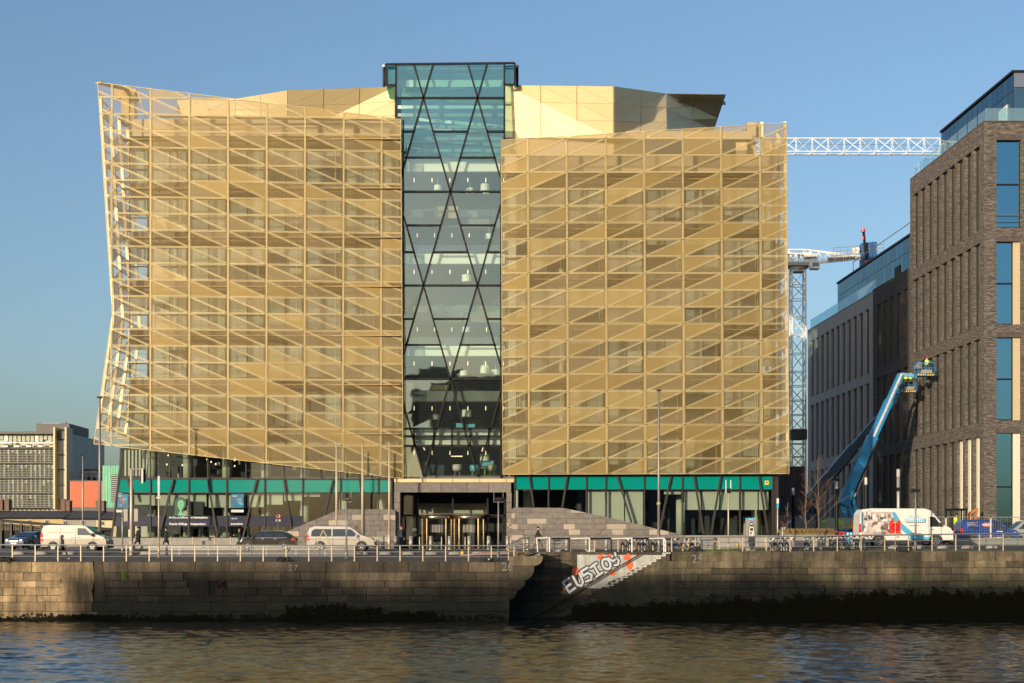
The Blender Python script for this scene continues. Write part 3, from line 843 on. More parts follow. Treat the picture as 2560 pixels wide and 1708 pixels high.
def screen(cols, zrow, nrow, yof, lines_of_row, diag, frow):
    """cols: list of (x at top, x at bottom); cells clipped to the half planes of their row"""
    ztop, zbot = zrow(0), zrow(nrow)
    def X(j, z):
        a, c = cols[j]; t = (ztop-z)/(ztop-zbot); return a+(c-a)*t
    for i in range(nrow):
        z1, z0 = zrow(i), zrow(i+1)
        for j in range(len(cols)-1):
            tl, tr, bl, br = (X(j,z1),z1), (X(j+1,z1),z1), (X(j,z0),z0), (X(j+1,z0),z0)
            if diag == '\\': tris = [[bl, br, tl], [tl, br, tr]]
            else: tris = [[bl, br, tr], [bl, tr, tl]]
            out = []
            for t in tris:
                for hp in lines_of_row(i):
                    t = clip(t, *hp)
                    if len(t) < 3: break
                out.append(t if len(t) >= 3 and area(t) > 0.03 else [])
            if not (out[0] or out[1]): continue
            r1 = random.random(); r2 = random.random()
            base = 0.12 if diag == '\\' else 0.0
            def pick(r): 
                if diag == '\\' and j <= 1: return M['mesh_o']
                return M['mesh_a'] if r < 0.30+base else (M['mesh_b'] if r < 0.72+base*0.7 else M['mesh_c'])
            b, A = frame_panel(out, yof, None)
            if b.f: panels.append((A, b, [M['gold'], pick(r1), pick(r2)]))

# left wing screen
YL = lambda x: 122.0 + 1.25*(x-PX(376,122))/(PX(1003,123.25)-PX(376,122))
def LX(px):          # world x on the left screen seen at px
    Y = 122.0
    for _ in range(4): Y = YL(PX(px, Y))
    return PX(px, Y)
def LP(px, py): x = LX(px); return (x, PZ(py, YL(x)))
ZL0 = PZ(245.3, 122.0); PITCH_L = 41.3/F*122.0
zl = lambda i: ZL0 - (i-1)*PITCH_L          # row 0 starts one pitch above the first line
cl = [(LX(a), LX(b)) for a, b in ((183,180),(280,278),(376.8,376),(473.8,473.5),(570.5,569.8),(667.4,665.8),(763.3,761),(860,856.7),(954.7,951.5),(1051,1047))]
topL = [(243,205),(376,217),(473,229.5),(570,242.5),(667,256),(763,268.5),(860,281),(954,292),(1003,295.5)]
botL = [(233,1111),(304,1119.5),(376,1129),(473,1137),(570,1149),(667,1159),(761,1170),(857,1180),(951,1190),(1009,1198)]
tL = line_through(LP(243,205), LP(1003,297), above=False)
bL = line_through(LP(233,1111), LP(1009,1198), above=True)
lA = (LP(243,205), LP(279,784)); lB = (LP(279,784), LP(233,1113)); rA = (LP(1003,290), LP(1009.5,1198))
def side(p, q, right=True):
    (x0,z0),(x1,z1) = p, q      # keep x to the right (or left) of the line
    a, b = (z1-z0), -(x1-x0); c = -(a*x0+b*z0)
    s_ = a*1.0
    sign = 1 if (a > 0) == right else -1
    return (a*sign, b*sign, c*sign)
def linesL(i):
    zm = 0.5*(zl(i)+zl(i+1)); fold = LP(279,784)[1]
    return [tL, bL, side(*lA) if zm > fold else side(*lB), side(*rA, right=False)]
screen(cl, zl, 25, YL, linesL, '\\', None)
# right wing screen
YR = lambda x: 122.0
XR = lambda px: PX(px, 122.0)
RP = lambda px, py: (PX(px,122.0), PZ(py,122.0))
ZR0 = PZ(304.3, 122.0); PITCH_R = 42.1/F*122.0
zr = lambda i: ZR0 - (i-1)*PITCH_R
cr = [(XR(a), XR(b)) for a, b in ((1222,1228),(1319,1324),(1416,1421),(1513.5,1518),(1610,1614.5),(1706,1711.7),(1802,1808.6),(1899,1905.6),(1996,2003))]
tR = line_through(RP(1250,350), RP(1966.5,306), above=False)
bR = line_through(RP(1250,1187.5), RP(1975,1185.5), above=True)
def linesR(i): return [tR, bR, side(RP(1251,350), RP(1256,1188)), side(RP(1966.5,306), RP(1974,1187), right=False)]
screen(cr, zr, 22, YR, linesR, '/', None)
panels.sort(key=lambda t: -t[0])
for k, (A, b, ms) in enumerate(panels[:300]): b.build('mesh_panel', ms, bank)
rest = MB(); base_mats = [M['gold'], M['mesh_a'], M['mesh_b'], M['mesh_c'], M['mesh_o']]
for A, b, ms in panels[300:]:
    o = len(rest.v); rest.v += b.v
    rest.f += [tuple(i+o for i in f) for f in b.f]; rest.m += [base_mats.index(ms[i]) for i in b.m]
print('mesh panels', len(panels))
if rest.f: tag(rest.build('small_mesh_panels', base_mats, bank), kind='stuff')

# posts, brackets and maintenance walkways between screen and glass
def posts(cols, ztop_f, zbot_f, yof, name='screen_post'):
    for a, c in cols:
        xm = (a+c)/2; zt, zb = ztop_f(xm), zbot_f(xm); y = yof(xm)
        b = MB(); b.box(xm-0.05, xm+0.05, y+0.12, y+0.46, zb+0.05, zt-0.6)
        b.bar((xm, y+0.3, zt-0.6), (xm, y+0.10, zt-0.05), 0.1, 0.12, up=(0,1,0))
        b.build(name, M['gold_fascia'], bank)
interp = lambda pts, x: next((z0+(z1-z0)*(x-x0)/(x1-x0) for (x0,z0),(x1,z1) in zip(pts, pts[1:]) if x0 <= x <= x1), pts[-1][1])
tLp = [LP(*p) for p in topL]; bLp = [LP(*p) for p in botL]
posts(cl[2:9], lambda x: interp(tLp, x), lambda x: interp(bLp, x), YL)
tRp = [RP(1250,350), RP(1966.5,306)]; bRp = [RP(1250,1187), RP(1975,1186)]
posts(cr[1:8], lambda x: interp(tRp, x), lambda x: interp(bRp, x), YR)
floorsL = [zl(1)-PITCH_L*2 - 3*PITCH_L*i for i in range(7)]           # slab levels, left wing
floorsR = [zr(1)-PITCH_R*3 - 3*PITCH_R*i for i in range(7)]
xl0, xl1 = PX(318,124.5), PX(1000,124.9)
xr0, xr1 = PX(1268,124.2), PX(1938,124.2)
for z in floorsL[0:7]:
    b = MB(); b.box(xl0, LX(1000), 122.9, 123.75, z-0.42, z-0.36)
    for i in range(9):
        x = xl0+(xl1-xl0)*i/8; b.box(x-0.03, x+0.03, 122.2+1.25*i/8, 124.2, z-0.50, z-0.42)
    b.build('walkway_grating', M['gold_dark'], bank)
for z in floorsR[0:6]:
    b = MB(); b.box(xr0, xr1, 122.6, 123.4, z-0.42, z-0.36)
    for i in range(9):
        x = xr0+(xr1-xr0)*i/8; b.box(x-0.03, x+0.03, 122.1, 124.0, z-0.50, z-0.42)
    b.build('walkway_grating', M['gold_dark'], bank)

# ---- wings: slabs, cores, glazing with blinds
YB = 150.0
def wing(x0, x1, yg, ztop, zbase, floors, colx, back=YB):
    b = MB(); b.box(x0, x1, yg+0.02, yg+0.5, ztop-1.45, ztop)                # parapet beam
    b.build('parapet', M['cream_sheet'], bank)
    b = MB(); b.box(x0+0.1, x1-0.1, yg+0.5, back, ztop-1.6, ztop-1.3); b.build('roof', M['zinc'], bank)
    b = MB(); b.box(x0+0.3, x1-0.3, yg+7.5, yg+7.8, zbase, ztop-1.6); b.box(x0+0.05, x1-0.05, back-0.3, back, 4.9, ztop-1.6)
    b.build('inner_wall', M['inside'], bank)
    for z in floors:
        if z < zbase-0.3 or z > ztop-1.4: continue
        b = MB(); b.box(x0+0.05, x1-0.05, yg+0.35, back-0.3, z-0.30, z, 0); b.box(x0+0.05, x1-0.05, yg+0.36, yg+7.4, z-0.46, z-0.305, 1)
        b.build('floor_slab', [M['floor_in'], M['ceiling']], bank)
    zs = sorted([ztop-1.45]+[z for z in floors if zbase-0.2 < z < ztop-1.5]+[zbase], reverse=True)
    for zi in range(len(zs)-1):
        zt, zb_ = zs[zi], zs[zi+1]
        if zt-zb_ < 1.0: continue
        for ci in range(len(colx)-1):
            xa_, xb_ = max(x0, colx[ci]), min(x1, colx[ci+1])
            if xb_-xa_ < 0.5: continue
            f = MB(); g1 = zt-0.95; g0 = zb_+0.42
            if zb_ == zbase: g0 = zb_+0.05
            # spandrels above and below, a frame, a middle mullion, a transom
            f.box(xa_, xb_, yg+0.04, yg+0.14, g1, zt, 1); f.box(xa_, xb_, yg+0.04, yg+0.14, zb_, g0, 1)
            xm = (xa_+xb_)/2 if xb_-xa_ > 2 else xa_+0.06
            for xx, ww in ((xa_+0.05, 0.10), (xm, 0.07), (xb_-0.14, 0.22)):
                f.box(xx-ww/2, xx+ww/2, yg-0.02, yg+0.035, g0, g1, 0)
            hh = g0+(g1-g0)*0.42
            f.box(xa_, xb_, yg-0.018, yg+0.037, hh-0.05, hh+0.05, 0)
            f.quadpts([(xa_, yg+0.05, g0), (xb_, yg+0.05, g0), (xb_, yg+0.05, g1), (xa_, yg+0.05, g1)], 2)
            w_ = f.build('window', [M['frame_dark'], M['spandrel'], M['glass_clear']], bank)
            for (c0, c1) in ((xa_+0.1, xm-0.04), (xm+0.04, xb_-0.25)):
                if c1-c0 < 0.3: continue
                r_ = random.random(); drop = 1.0 if r_ < 0.45 else (random.uniform(0.45, 0.9) if r_ < 0.85 else 0.15)
                bl = MB(); bl.box(c0, c1, yg+0.22, yg+0.23, g1-(g1-g0)*drop, g1); bl.build('blind', M['blind'], w_)
            # gold rod that hangs in front of each bay
            if xb_-xa_ > 2.5:
                rd = MB(); rd.box(xb_-0.62, xb_-0.58, yg-0.75, yg-0.71, g0+0.1, g1-0.05); rd.build('hanging_rod', M['gold'], bank)
ztL = PZ(298, 124.5); ztR = PZ(388, 124.0)
colsL = [PX(p, 124.6) for p in (319, 376, 473, 570, 666.5, 762, 859, 953.5, 1004)]
colsR = [PX(p, 124.1) for p in (1262, 1321, 1418, 1515, 1612, 1708, 1805, 1902, 1940)]
ZG = PZ(1121, 124.6)
wing(PX(323,124.5), PX(1003,124.6), 124.5, ztL, ZG+0.0, floorsL+[floorsL[-1]-3*PITCH_L], colsL)
wing(PX(1262,124.0), PX(1940,124.0), 124.0, ztR, PZ(1187,124.0), floorsR+[], colsR)

M['side_cream'] = mat('cream_coated_post', (0.80, 0.68, 0.48), 0.5)
# ---- side screens (seen edge-on through the front screens)
def side_screen(xtop_line, ydepth, nrow, zr_, x_of, sgn, holes):
    nb = 3
    for k in range(nb+1):
        y = 122.15 + ydepth*k/nb
        p = MB()
        for i in range(nrow):
            z1, z0 = zr_(i), zr_(i+1)
            p.bar((x_of(z1), y, z1), (x_of(z0), y, z0), 0.26, 0.26, up=(1,0,0))
        p.build('side_post', M['side_cream'], bank)
    for i in range(nrow):
        z1, z0 = zr_(i), zr_(i+1)
        for k in range(nb):
            ya, yb_ = 122.2+ydepth*k/nb, 122.1+ydepth*(k+1)/nb
            q = MB()
            A_, B_, C_, D_ = (x_of(z1), ya, z1-0.04), (x_of(z1), yb_, z1-0.04), (x_of(z0), yb_, z0+0.04), (x_of(z0), ya, z0+0.04)
            q.bar(A_, B_, 0.07, 0.07); q.bar(D_, B_ if sgn > 0 else B_, 0.06, 0.06)
            if random.random() > holes: q.quadpts([A_, B_, D_], 1)
            if random.random() > holes: q.quadpts([B_, C_, D_], 1)
            q.build('side_mesh_panel', [M['gold'], M['mesh_c']], bank)
foldz = LP(279,784)[1]
def xleft(z):
    (xa_, za_), (xb_, zb_), (xc_, zc_) = LP(243,205), LP(279,784), LP(233,1111)
    return (xa_+(xb_-xa_)*(za_-z)/(za_-zb_) if z > zb_ else xb_+(xc_-xb_)*(zb_-z)/(zb_-zc_))+0.12
side_screen(None, 8.5, 20, lambda i: zl(i+1), xleft, 1, 0.55)
def xright(z): t = (RP(0,306)[1]-z)/(RP(0,306)[1]-RP(0,1187)[1]); return XR(1966.5)+(XR(1974)-XR(1966.5))*t-0.12
side_screen(None, 9.5, 20, lambda i: zr(i+1), xright, -1, 0.35)
# outriggers that carry the left side screen, and plant on the left roof corner
for z in floorsL[:7]:
    b = MB()
    for y in (124.7, 127.5, 130.2): b.bar((xleft(z)+0.1, y, z-0.4), (PX(311,124.5), y, z-0.4), 0.08, 0.10)
    b.build('outrigger', M['gold_dark'], bank)
for px0, px1, py0, py1, Y in ((303,322,224,292,126),(326,336,226,292,125.6),(285,340,222,228,126.5)):
    b = MB(); b.box(PX(px0,Y), PX(px1,Y), Y, Y+1.0, PZ(py1,Y)-0.6, PZ(py0,Y)); b.build('roof_frame', M['mesh_c'], bank)
b = MB(); b.bar(P(245,207,122.4), P(318,224,126), 0.5, 0.12); b.bar(P(345,232,125), P(364,296,125), 0.12, 0.12); b.build('roof_brace', M['gold_dark'], bank)
b = MB(); b.cyl(P(385,292,123.2), P(1000,302,124), 0.09, n=6); b.build('roof_rail', M['gold_dark'], bank)
# right roof corner plant
for px0, px1, py0, py1, Y, mt in ((1868,1890,306,392,127,'cream_sheet'),(1840,1868,356,392,126,'gold_fascia'),(1913,1923,345,392,126,'cream_sheet'),(1869,1900,306,330,128,'gold_dark')):
    b = MB(); b.box(PX(px0,Y), PX(px1,Y), Y, Y+1.2, PZ(py1,Y)-0.3, PZ(py0,Y)); b.build('roof_plant', M[mt], bank)
b = MB(); b.cyl(P(1906,345,126), P(1906,306,126), 0.18, n=10); b.build('flue', M['white'], bank)
for i in range(7):
    x = LX(cl[2][0]*0+ (376.8+96.6*i)); 
# set-back top floor of the right wing: cream band over dark glazing
b = MB(); b.box(PX(1262,126), PX(1880,126), 126, 126.3, PZ(349,126), PZ(328,126)); b.box(PX(1262,126), PX(1535,126), 126.0, 126.3, ztR-1.6, PZ(349,126)-0.002)
b.build('cream_band', M['cream_sheet'], bank)
b = MB(); b.box(PX(1535,126)+.01, PX(1865,126), 126.1, 126.2, ztR-1.6, PZ(349,126)-0.003); b.build('top_floor_glazing', M['inside_dark'], bank)

# ---- gold roof pavilion, panel by panel on folded facets
def facet(pts, rows, cols_, diag, name='roof_panel', m='gold_panel'):
    """pts: 4 corners TL, TR, BR, BL as 3-D points (possibly folded along TR-BL or TL-BR), split into panels"""
    TL, TR, BR, BL = pts
    def at(u, v):
        # two triangles so that the fold stays crisp
        if diag == '\\':    # fold TL-BR
            if u >= v: return TL + (TR-TL)*(u-v) + (BR-TL)*v if v <= u else None
            return TL + (BL-TL)*(v-u) + (BR-TL)*u
        else:               # fold TR-BL
            if u+v <= 1: return TL + (TR-TL)*u + (BL-TL)*v
            return BR + (BL-BR)*(1-u) + (TR-BR)*(1-v)
    for i in range(rows):
        for j in range(cols_):
            u0, u1, v0, v1 = j/cols_, (j+1)/cols_, i/rows, (i+1)/rows
            a, b_, c, d = at(u0,v0), at(u1,v0), at(u1,v1), at(u0,v1)
            tris = ([a,b_,c],[a,c,d]) if diag == '\\' else ([a,b_,d],[b_,c,d])
            for t in tris:
                cen = (t[0]+t[1]+t[2])/3
                n_ = (t[1]-t[0]).cross(t[2]-t[0]).normalized()
                if n_.y > 0: n_ = -n_
                f = MB(); q = [p + (cen-p).normalized()*0.045 + n_*0.03 for p in t]; k_ = [p - n_*0.05 for p in q]
                f.quadpts(q)
                for e in range(3): f.quadpts([q[e], q[(e+1)%3], k_[(e+1)%3], k_[e]])
                f.build(name, M[m], bank)
    sh = MB()
    if diag == '\\': sh.quadpts([TL,TR,BR]); sh.quadpts([TL,BR,BL])
    else: sh.quadpts([TL,TR,BL]); sh.quadpts([TR,BR,BL])
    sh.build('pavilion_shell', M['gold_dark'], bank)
zr_roofR = ztR-1.6
def low(p, z): return Vector((p.x, p.y, z))
T0, T1, B1, B0 = P(1262,213,125.9), P(1534,216,123.3), P(1534,345,124.9), P(1262,345,126.2)
facet([T0, T1, B1, B0], 3, 3, '\\')
T2, B2 = P(1665,234,133.0), P(1667,345,127.6)
facet([T1, T2, B2, B1], 3, 2, '/')
T3, B3 = P(1815,236,139.0), P(1785,325,146.0)
facet([T2, T3, B3, B2], 3, 2, '\\')
L0, L1, C1, C0 = P(719,226,126.5), P(988,217,128.6), P(988,325,128.8), P(719,345,128.6)
facet([L0, L1, C1, C0], 3, 3, '/')
A0 = P(589,247,133.0); A1 = P(589,330,132.0)
facet([A0, L0, C0, A1], 3, 2, '\\')
E0, E1 = P(442,251,141.0), P(470,330,138.0)
facet([E0, A0, A1, E1], 3, 2, '/')
rf = MB(); dn = Vector((0, .5, -.5))
def fan(ps):
    c_ = sum(ps, Vector())/len(ps)
    for q in range(len(ps)): rf.quadpts([c_, ps[q], ps[(q+1)%len(ps)]])
fan([T0+dn, T1+dn, T2+dn, T3+dn, P(1815,240,160)+Vector((0,0,-1)), P(1262,240,160)+Vector((0,0,-1))]); fan([E0+dn, A0+dn, L0+dn, L1+dn, P(988,240,160)+Vector((0,0,-1)), P(442,260,160)+Vector((0,0,-1))])
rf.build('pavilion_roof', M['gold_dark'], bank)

# ---- atrium between the wings
YA = 124.9
xa0, xa1 = PX(1006,YA), PX(1262,YA)
GX = MB()
def seg(a, b_, w_=0.16):
    if a[1] > b_[1]: a, b_ = b_, a
    GX.bar(P(a[0],a[1],YA-0.06), P(b_[0],b_[1],YA-0.06), w_, 0.16, up=(0,1,0))
diags = []
n0 = [(1058,245),(1193,245)]
LEV = [10.5, 245, 479.5, 713.5, 948, 1191]
def two(i): return i % 2 == 1
for i in range(5):
    ya, yb_ = LEV[i], LEV[i+1]
    if i % 2 == 1:      # from two nodes to the middle node
        ds = [((1058.5,ya),(991.5,yb_)),((1058.5,ya),(1126,yb_)),((1193.5,ya),(1126,yb_)),((1193.5,ya),(1261,yb_))]
    else:
        ds = [((991.5,ya),(1059,yb_)),((1126,ya),(1059,yb_)),((1126,ya),(1194,yb_)),((1261,ya),(1194,yb_))]
    diags += ds
names = 0
def put(name, a, b_, w_, m_='black'):
    global names
    o = MB(); o.bar(P(a[0],a[1],YA-0.06), P(b_[0],b_[1],YA-0.06), w_, 0.16, up=(0,1,0)); o.build(name, M[m_], bank)
for (x0,y0),(x1,y1) in diags:
    # clip to the glass
    top = 161.0; lim0, lim1 = 990.0, 1262.0
    def cut(t): return (x0+(x1-x0)*t, y0+(y1-y0)*t)
    t0, t1 = 0.0, 1.0
    if y0 < top: t0 = (top-y0)/(y1-y0)
    # left edge recedes behind the left wing below y 300
    a, c = cut(t0), cut(t1)
    xl_ = 1009 if a[1] > 290 else 990
    def tx(xv): return (xv-x0)/(x1-x0)
    for xv, lo in ((xl_, True), (1262 if a[1] < 340 else 1252, False)):
        if lo:
            if a[0] < xv <= c[0]: t0 = max(t0, tx(xv))
            if c[0] < xv <= a[0]: t1 = min(t1, tx(xv))
        else:
            if a[0] > xv >= c[0]: t0 = max(t0, tx(xv))
            if c[0] > xv >= a[0]: t1 = min(t1, tx(xv))
    if t1-t0 > 0.05: put('diagonal_mullion', cut(t0), cut(t1), 0.15)
bars = [(245,990,1262)]
for k in range(4):
    base = LEV[k+1]
    if k % 2 == 0:
        bars += [(base+84, 1009, 1035),(base+84, 1082, 1169),(base+84, 1217, 1261),(base+149, 1011, 1102),(base+149, 1150, 1240),(base+234.3, 1009, 1252)]
    elif k < 3:
        bars += [(base+151, 1011, 1034),(base+151, 1083, 1169),(base+151, 1218, 1250),(base+84, 1015, 1102),(base+84, 1151, 1238),(base+234.3, 1009, 1252)]
for yb_, a, c in bars: put('transom', (a,yb_), (c,yb_), 0.15)
for yb_ in (1072, 1091, 1115): put('transom', (1009,yb_), (1252,yb_), 0.18)
for xx in (1035, 1085, 1130, 1176, 1222): put('mullion', (xx,1070), (xx,1116), 0.16)
# panes: one per horizontal strip
lv = [245, 329, 394, 479.5, 563.5, 629, 713, 800, 864, 949, 1035, 1072, 1115, 1192]
lv = [161] + lv
for a, c in zip(lv, lv[1:]):
    xsA, xsC = [], []
    for (x0,y0),(x1,y1) in diags:
        if y0 <= a+1 and y1 >= c-1:
            xsA.append(x0+(x1-x0)*(a-y0)/(y1-y0)); xsC.append(x0+(x1-x0)*(c-y0)/(y1-y0))
    le = 1003 if c > 300 else 990
    cl_ = lambda v_: min(1262, max(le, v_))
    pr_ = sorted(zip(xsA, xsC), key=lambda t: t[0]+t[1])
    pr_ = [(le, le)] + [(cl_(u_), cl_(w_)) for u_, w_ in pr_] + [(1262, 1262)]
    for (a0, c0), (a1, c1) in zip(pr_, pr_[1:]):
        if (a1-a0)+(c1-c0) < 3: continue
        ty = random.uniform(-.02, .02)
        b = MB(); b.quadpts([P(c0,c,YA)+Vector((0,ty,0)), P(c1,c,YA)+Vector((0,-ty,0)), P(a1,a,YA), P(a0,a,YA)])
        b.build('glass_pane', M['glass_teal'] if a < 390 else M['glass_atrium'], bank)
b = MB(); b.quadpts([P(966,212,YA+.5), P(989,212,YA+.5), P(989,162,YA+.5), P(966,162,YA+.5)]); b.quadpts([P(1262,212,YA+.5), P(1286,212,YA+.5), P(1286,160,YA+.5), P(1262,160,YA+.5)])
b.build('glass_pane', M['glass_teal'], bank)
for a, c in (((965,161),(1287,158)),((965,161),(965,213)),((965,213),(990,213)),((990,161),(990,300)),((1261,159),(1261,350)),((1287,158),(1287,212)),((1262,212),(1287,212))):
    put('edge_frame', a, c, 0.16)
put('edge_frame', (1008,300),(1008,1196),0.12); put('edge_frame', (1252,350),(1252,1196),0.12)
# atrium roof box: glass roof, side glass, beams
b = MB(); zt = PZ(160, YA); b.box(PX(965,YA), PX(1287,YA), YA+0.3, 160, zt-0.25, zt-0.02); b.build('atrium_roof', M['glass_teal'], bank)
b = MB(); b.box(PX(966,YA)-.05, PX(966,YA)+.02, YA+.2, 160, PZ(213,YA), zt-.3); b.box(PX(1286,YA), PX(1286,YA)+.07, YA+.2, 160, PZ(213,YA), zt-.3); b.build('atrium_side_glass', M['glass_teal'], bank)
for px in (960, 1293):
    b = MB(); b.cyl(P(px,217,125.2), P(px,168,125.2), 0.12, n=8, m=0); b.cyl(P(px,168,125.2), P(px,163,125.2), 0.14, n=8, m=1)
    b.bar(P(px+(5 if px < 1000 else -5),168,125.0), P(px,213,125.2), 0.12, 0.12)
    b.build('window_cleaning_rail', [M['black'], M['white']], bank)
for k, py in enumerate((190, 250, 270, 300, 330, 360, 395)):
    b = MB()
    for t in range(4 if k else 2):
        y = 127+t*4.5
        zb_ = PZ(py, YA)-0.02*t
        b.bar((PX(990,YA), y, zb_+0.4*(t%2)), (PX(1262,YA), y, zb_-0.4*(t % 2)), 0.14, 0.28 if k else 0.6)
    b.build('roof_truss', M['white_in'] if k in (0,1) else M['concrete_grey'], bank)
b = MB(); b.bar(P(1010,225,128), P(1126,212,131), .2, .35); b.bar(P(1126,222,131), P(1240,205,128), .2, .35)
b.build('skylight_beam', M['white_in'], bank)
# floors in the atrium
fl = [PZ(y, YA) for y in (408, 522, 640, 768, 872, 985, 1098)]
for k, z in enumerate(fl):
    yy = YA+0.9 if k % 2 == 0 else YA+5.0
    if k >= 5: yy = YA+1.0
    b = MB(); b.box(xa0-0.3, xa1+0.3, yy, 150, z-0.55, z, 0); b.box(xa0-0.3, xa1+0.3, yy-0.06, yy-0.005, z-0.50, z+0.35, 1)
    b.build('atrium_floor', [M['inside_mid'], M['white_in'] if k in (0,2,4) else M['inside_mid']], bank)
    g_ = MB(); g_.box(xa0-0.2, xa1+0.2, yy-0.04, yy-0.03, z+0.36, z+1.1); g_.build('glass_guard', M['glass_clear'], bank)
    for j in range(6):
        x = xa0+0.9+j*1.55
        lb = MB(); lb.box(x-0.03, x+0.03, yy+0.6, yy+0.65, z-1.25, z-0.9); lb.build('pendant_lamp', M['lamp_glow'], bank)
    if k in (0, 2, 4, 5, 6):
        x = xa0+random.choice([5.4, 6.2, 7.0]); dr = MB(); dr.cyl((x, yy+2, z-1.7), (x, yy+2, z-1.1), 0.42, n=12); dr.build('drum_lampshade', M['white_in'], bank)
# back and side walls of the atrium
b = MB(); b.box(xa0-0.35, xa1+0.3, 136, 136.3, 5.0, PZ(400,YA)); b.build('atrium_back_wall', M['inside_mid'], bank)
for z0, z1 in zip(fl[1:], fl[:-1]):
    for j in range(4):
        x = xa0+0.6+j*2.3
        if random.random() < 0.6:
            b = MB(); b.box(x, x+1.5, 135.9, 135.95, z0+1.0, z0+2.6); b.build('meeting_room_window', M['blind'] if random.random() < .35 else M['inside_dark'], bank)
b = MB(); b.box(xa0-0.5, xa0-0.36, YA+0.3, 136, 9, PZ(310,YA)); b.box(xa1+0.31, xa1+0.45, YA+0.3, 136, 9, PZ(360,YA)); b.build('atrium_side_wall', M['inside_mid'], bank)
# lounge furniture on the first floor behind the glass
def chair_in(px, Y, mt):
    z = fl[6]-0.0
    c = empty('lounge_chair', (PX(px,Y), Y, PZ(1189,Y)), random.uniform(-.5,.5))
    return c
zf = PZ(1190, YA+1.2)
b = MB(); b.box(xa0, xa1, YA+0.1, 140, zf-0.6, zf-0.02); b.build('atrium_floor', M['floor_in'], bank)
def tub_chair(px, Y, shell, legm, lab):
    c = empty('tub_chair', (PX(px,Y), Y, zf), random.uniform(-.4,.4), lab, 'chair', 'lounge chairs behind the atrium glass')
    s_ = MB(); s_.lathe([(0.26,0.42),(0.36,0.48),(0.42,0.7),(0.40,0.98),(0.37,1.0),(0.36,0.7),(0.30,0.52),(0.05,0.5)], 12); s_.build('shell', M[shell], c, True)
    for a in range(4):
        l_ = MB(); t = math.pi/4+a*math.pi/2; l_.cyl((0.2*math.cos(t),0.2*math.sin(t),0.43),(0.34*math.cos(t),0.34*math.sin(t),0.0),0.02,n=5); l_.build('leg', M[legm], c)
tub_chair(1143, YA+1.5, 'print_pale', 'render_yellow', 'large pale tub chair standing alone behind the lowest atrium glass')
tub_chair(1186, YA+2.2, 'poster_light', 'lime', 'teal tub chair with lime legs left of the round table in the atrium')
tub_chair(1230, YA+1.8, 'cream_sheet', 'lime', 'cream tub chair with lime legs at the right end of the atrium')
tb = empty('round_table', (PX(1212,YA+2), YA+2, zf), 0, 'small round table with a lime column between two tub chairs in the atrium', 'table')
b = MB(); b.cyl((0,0,.70),(0,0,.74),.4,n=14); b.build('table_top', M['print_pale'], tb)
b = MB(); b.cyl((0,0,0),(0,0,.70),.04,n=6); b.cyl((0,0,0),(0,0,.03),.28,n=12); b.build('pedestal', M['lime'], tb)
b = MB(); b.box(PX(1015,YA+1), PX(1112,YA+1), YA+1.0, YA+1.05, zf, zf+0.95); b.build('counter_front', M['inside_dark'], bank)
for px, py, a in ((1062,1125,(-22,-48)),(1128,1141,(-14,0)),(1205,1128,(8,-35))):
    b = MB(); b.cyl(P(px,py,YA+2.5), P(px+a[0],py+a[1]*0.8,YA+3.5) if a[1] else P(px+28,py,YA+2.5), 0.05, n=6); b.build('strip_lamp', M['lamp_glow'], bank)

for (y0, y1) in ((1075,1089),(1095,1112)):
    for a, c in ((1010,1033),(1037,1083),(1087,1128),(1132,1174),(1178,1220),(1224,1251)):
        b = MB(); b.box(PX(a,YA+.7), PX(c,YA+.7), YA+.7, YA+.75, PZ(y1,YA+.7), PZ(y0,YA+.7)); b.build('slab_panel', M['white_in'] if random.random() < .7 else M['blind'], bank)
for px, py, w_, h_ in ((1049,1058,20,12),(1140,1058,18,11),(1165,1060,22,9),(1020,1062,8,8),(1036,1158,8,16),(1200,1152,34,14),(1062,1155,7,10)):
    b = MB(); b.box(PX(px,YA+3), PX(px+w_,YA+3), YA+3, YA+3.05, PZ(py+h_,YA+3), PZ(py,YA+3)); b.build('sky_glimpse_panel', M['poster_light'], bank)  # blue panels painted as sky glimpsed through windows on the far side
for k in range(30):
    fz = random.choice(fl[:6]); x = random.uniform(xa0+.3, xa1-1.2); y = YA+random.uniform(2.5, 8)
    b = MB(); b.box(x, x+random.uniform(.5,1.6), y, y+.6, fz+.0, fz+random.uniform(.6,1.4)); b.build('office_desk', M[random.choice(['white_in','inside','inside_dark','print_pale','render_yellow'])], bank)
for k in range(9):
    fz = random.choice(fl[:6]); x = random.uniform(xa0+.6, xa1-.6); y = YA+random.uniform(1.6, 3.5)
    b = MB(); b.cyl((x,y,fz-1.9),(x,y,fz-1.45),.33,n=12); b.cyl((x,y,fz-1.45),(x,y,fz-.55),.015,n=4); b.build('drum_lampshade', M['white_in'], bank)
# ---- fascia over the entrance
yq = 123.4
for a, c in ((985,1063),(1064,1131),(1132,1199),(1200,1265),(1266,1285)):
    b = MB(); b.box(PX(a,yq)+.01, PX(c,yq), yq, yq+0.3, PZ(1206,yq), PZ(1197,yq)); b.build('gold_fascia_panel', M['gold_fascia'], bank)
b = MB(); b.box(PX(990,yq), PX(1262,yq), yq+0.3, YA, PZ(1206,yq), PZ(1196,yq)); b.build('soffit', M['inside_dark'], bank)
# ------------------------------------------------------------------ ground storey of the bank
YG = 123.6
def gp(px, py, Y=YG): return P(px, py, Y)
def member(name, a, c, w_=0.14, m_='frame_dark', Y=None, d=0.16):
    Y = YG if Y is None else Y; o = MB(); o.bar(P(a[0],a[1],Y-0.03), P(c[0],c[1],Y-0.03), w_, d, up=(0,1,0)); return o.build(name, M[m_], bank)
def flat(name, pts, m_, Y, t=0.03, parent=None):
    b = MB(); b.prism([(PX(x,Y), PZ(y,Y)) for x, y in pts], Y, Y+t); return b.build(name, M[m_], parent or bank)
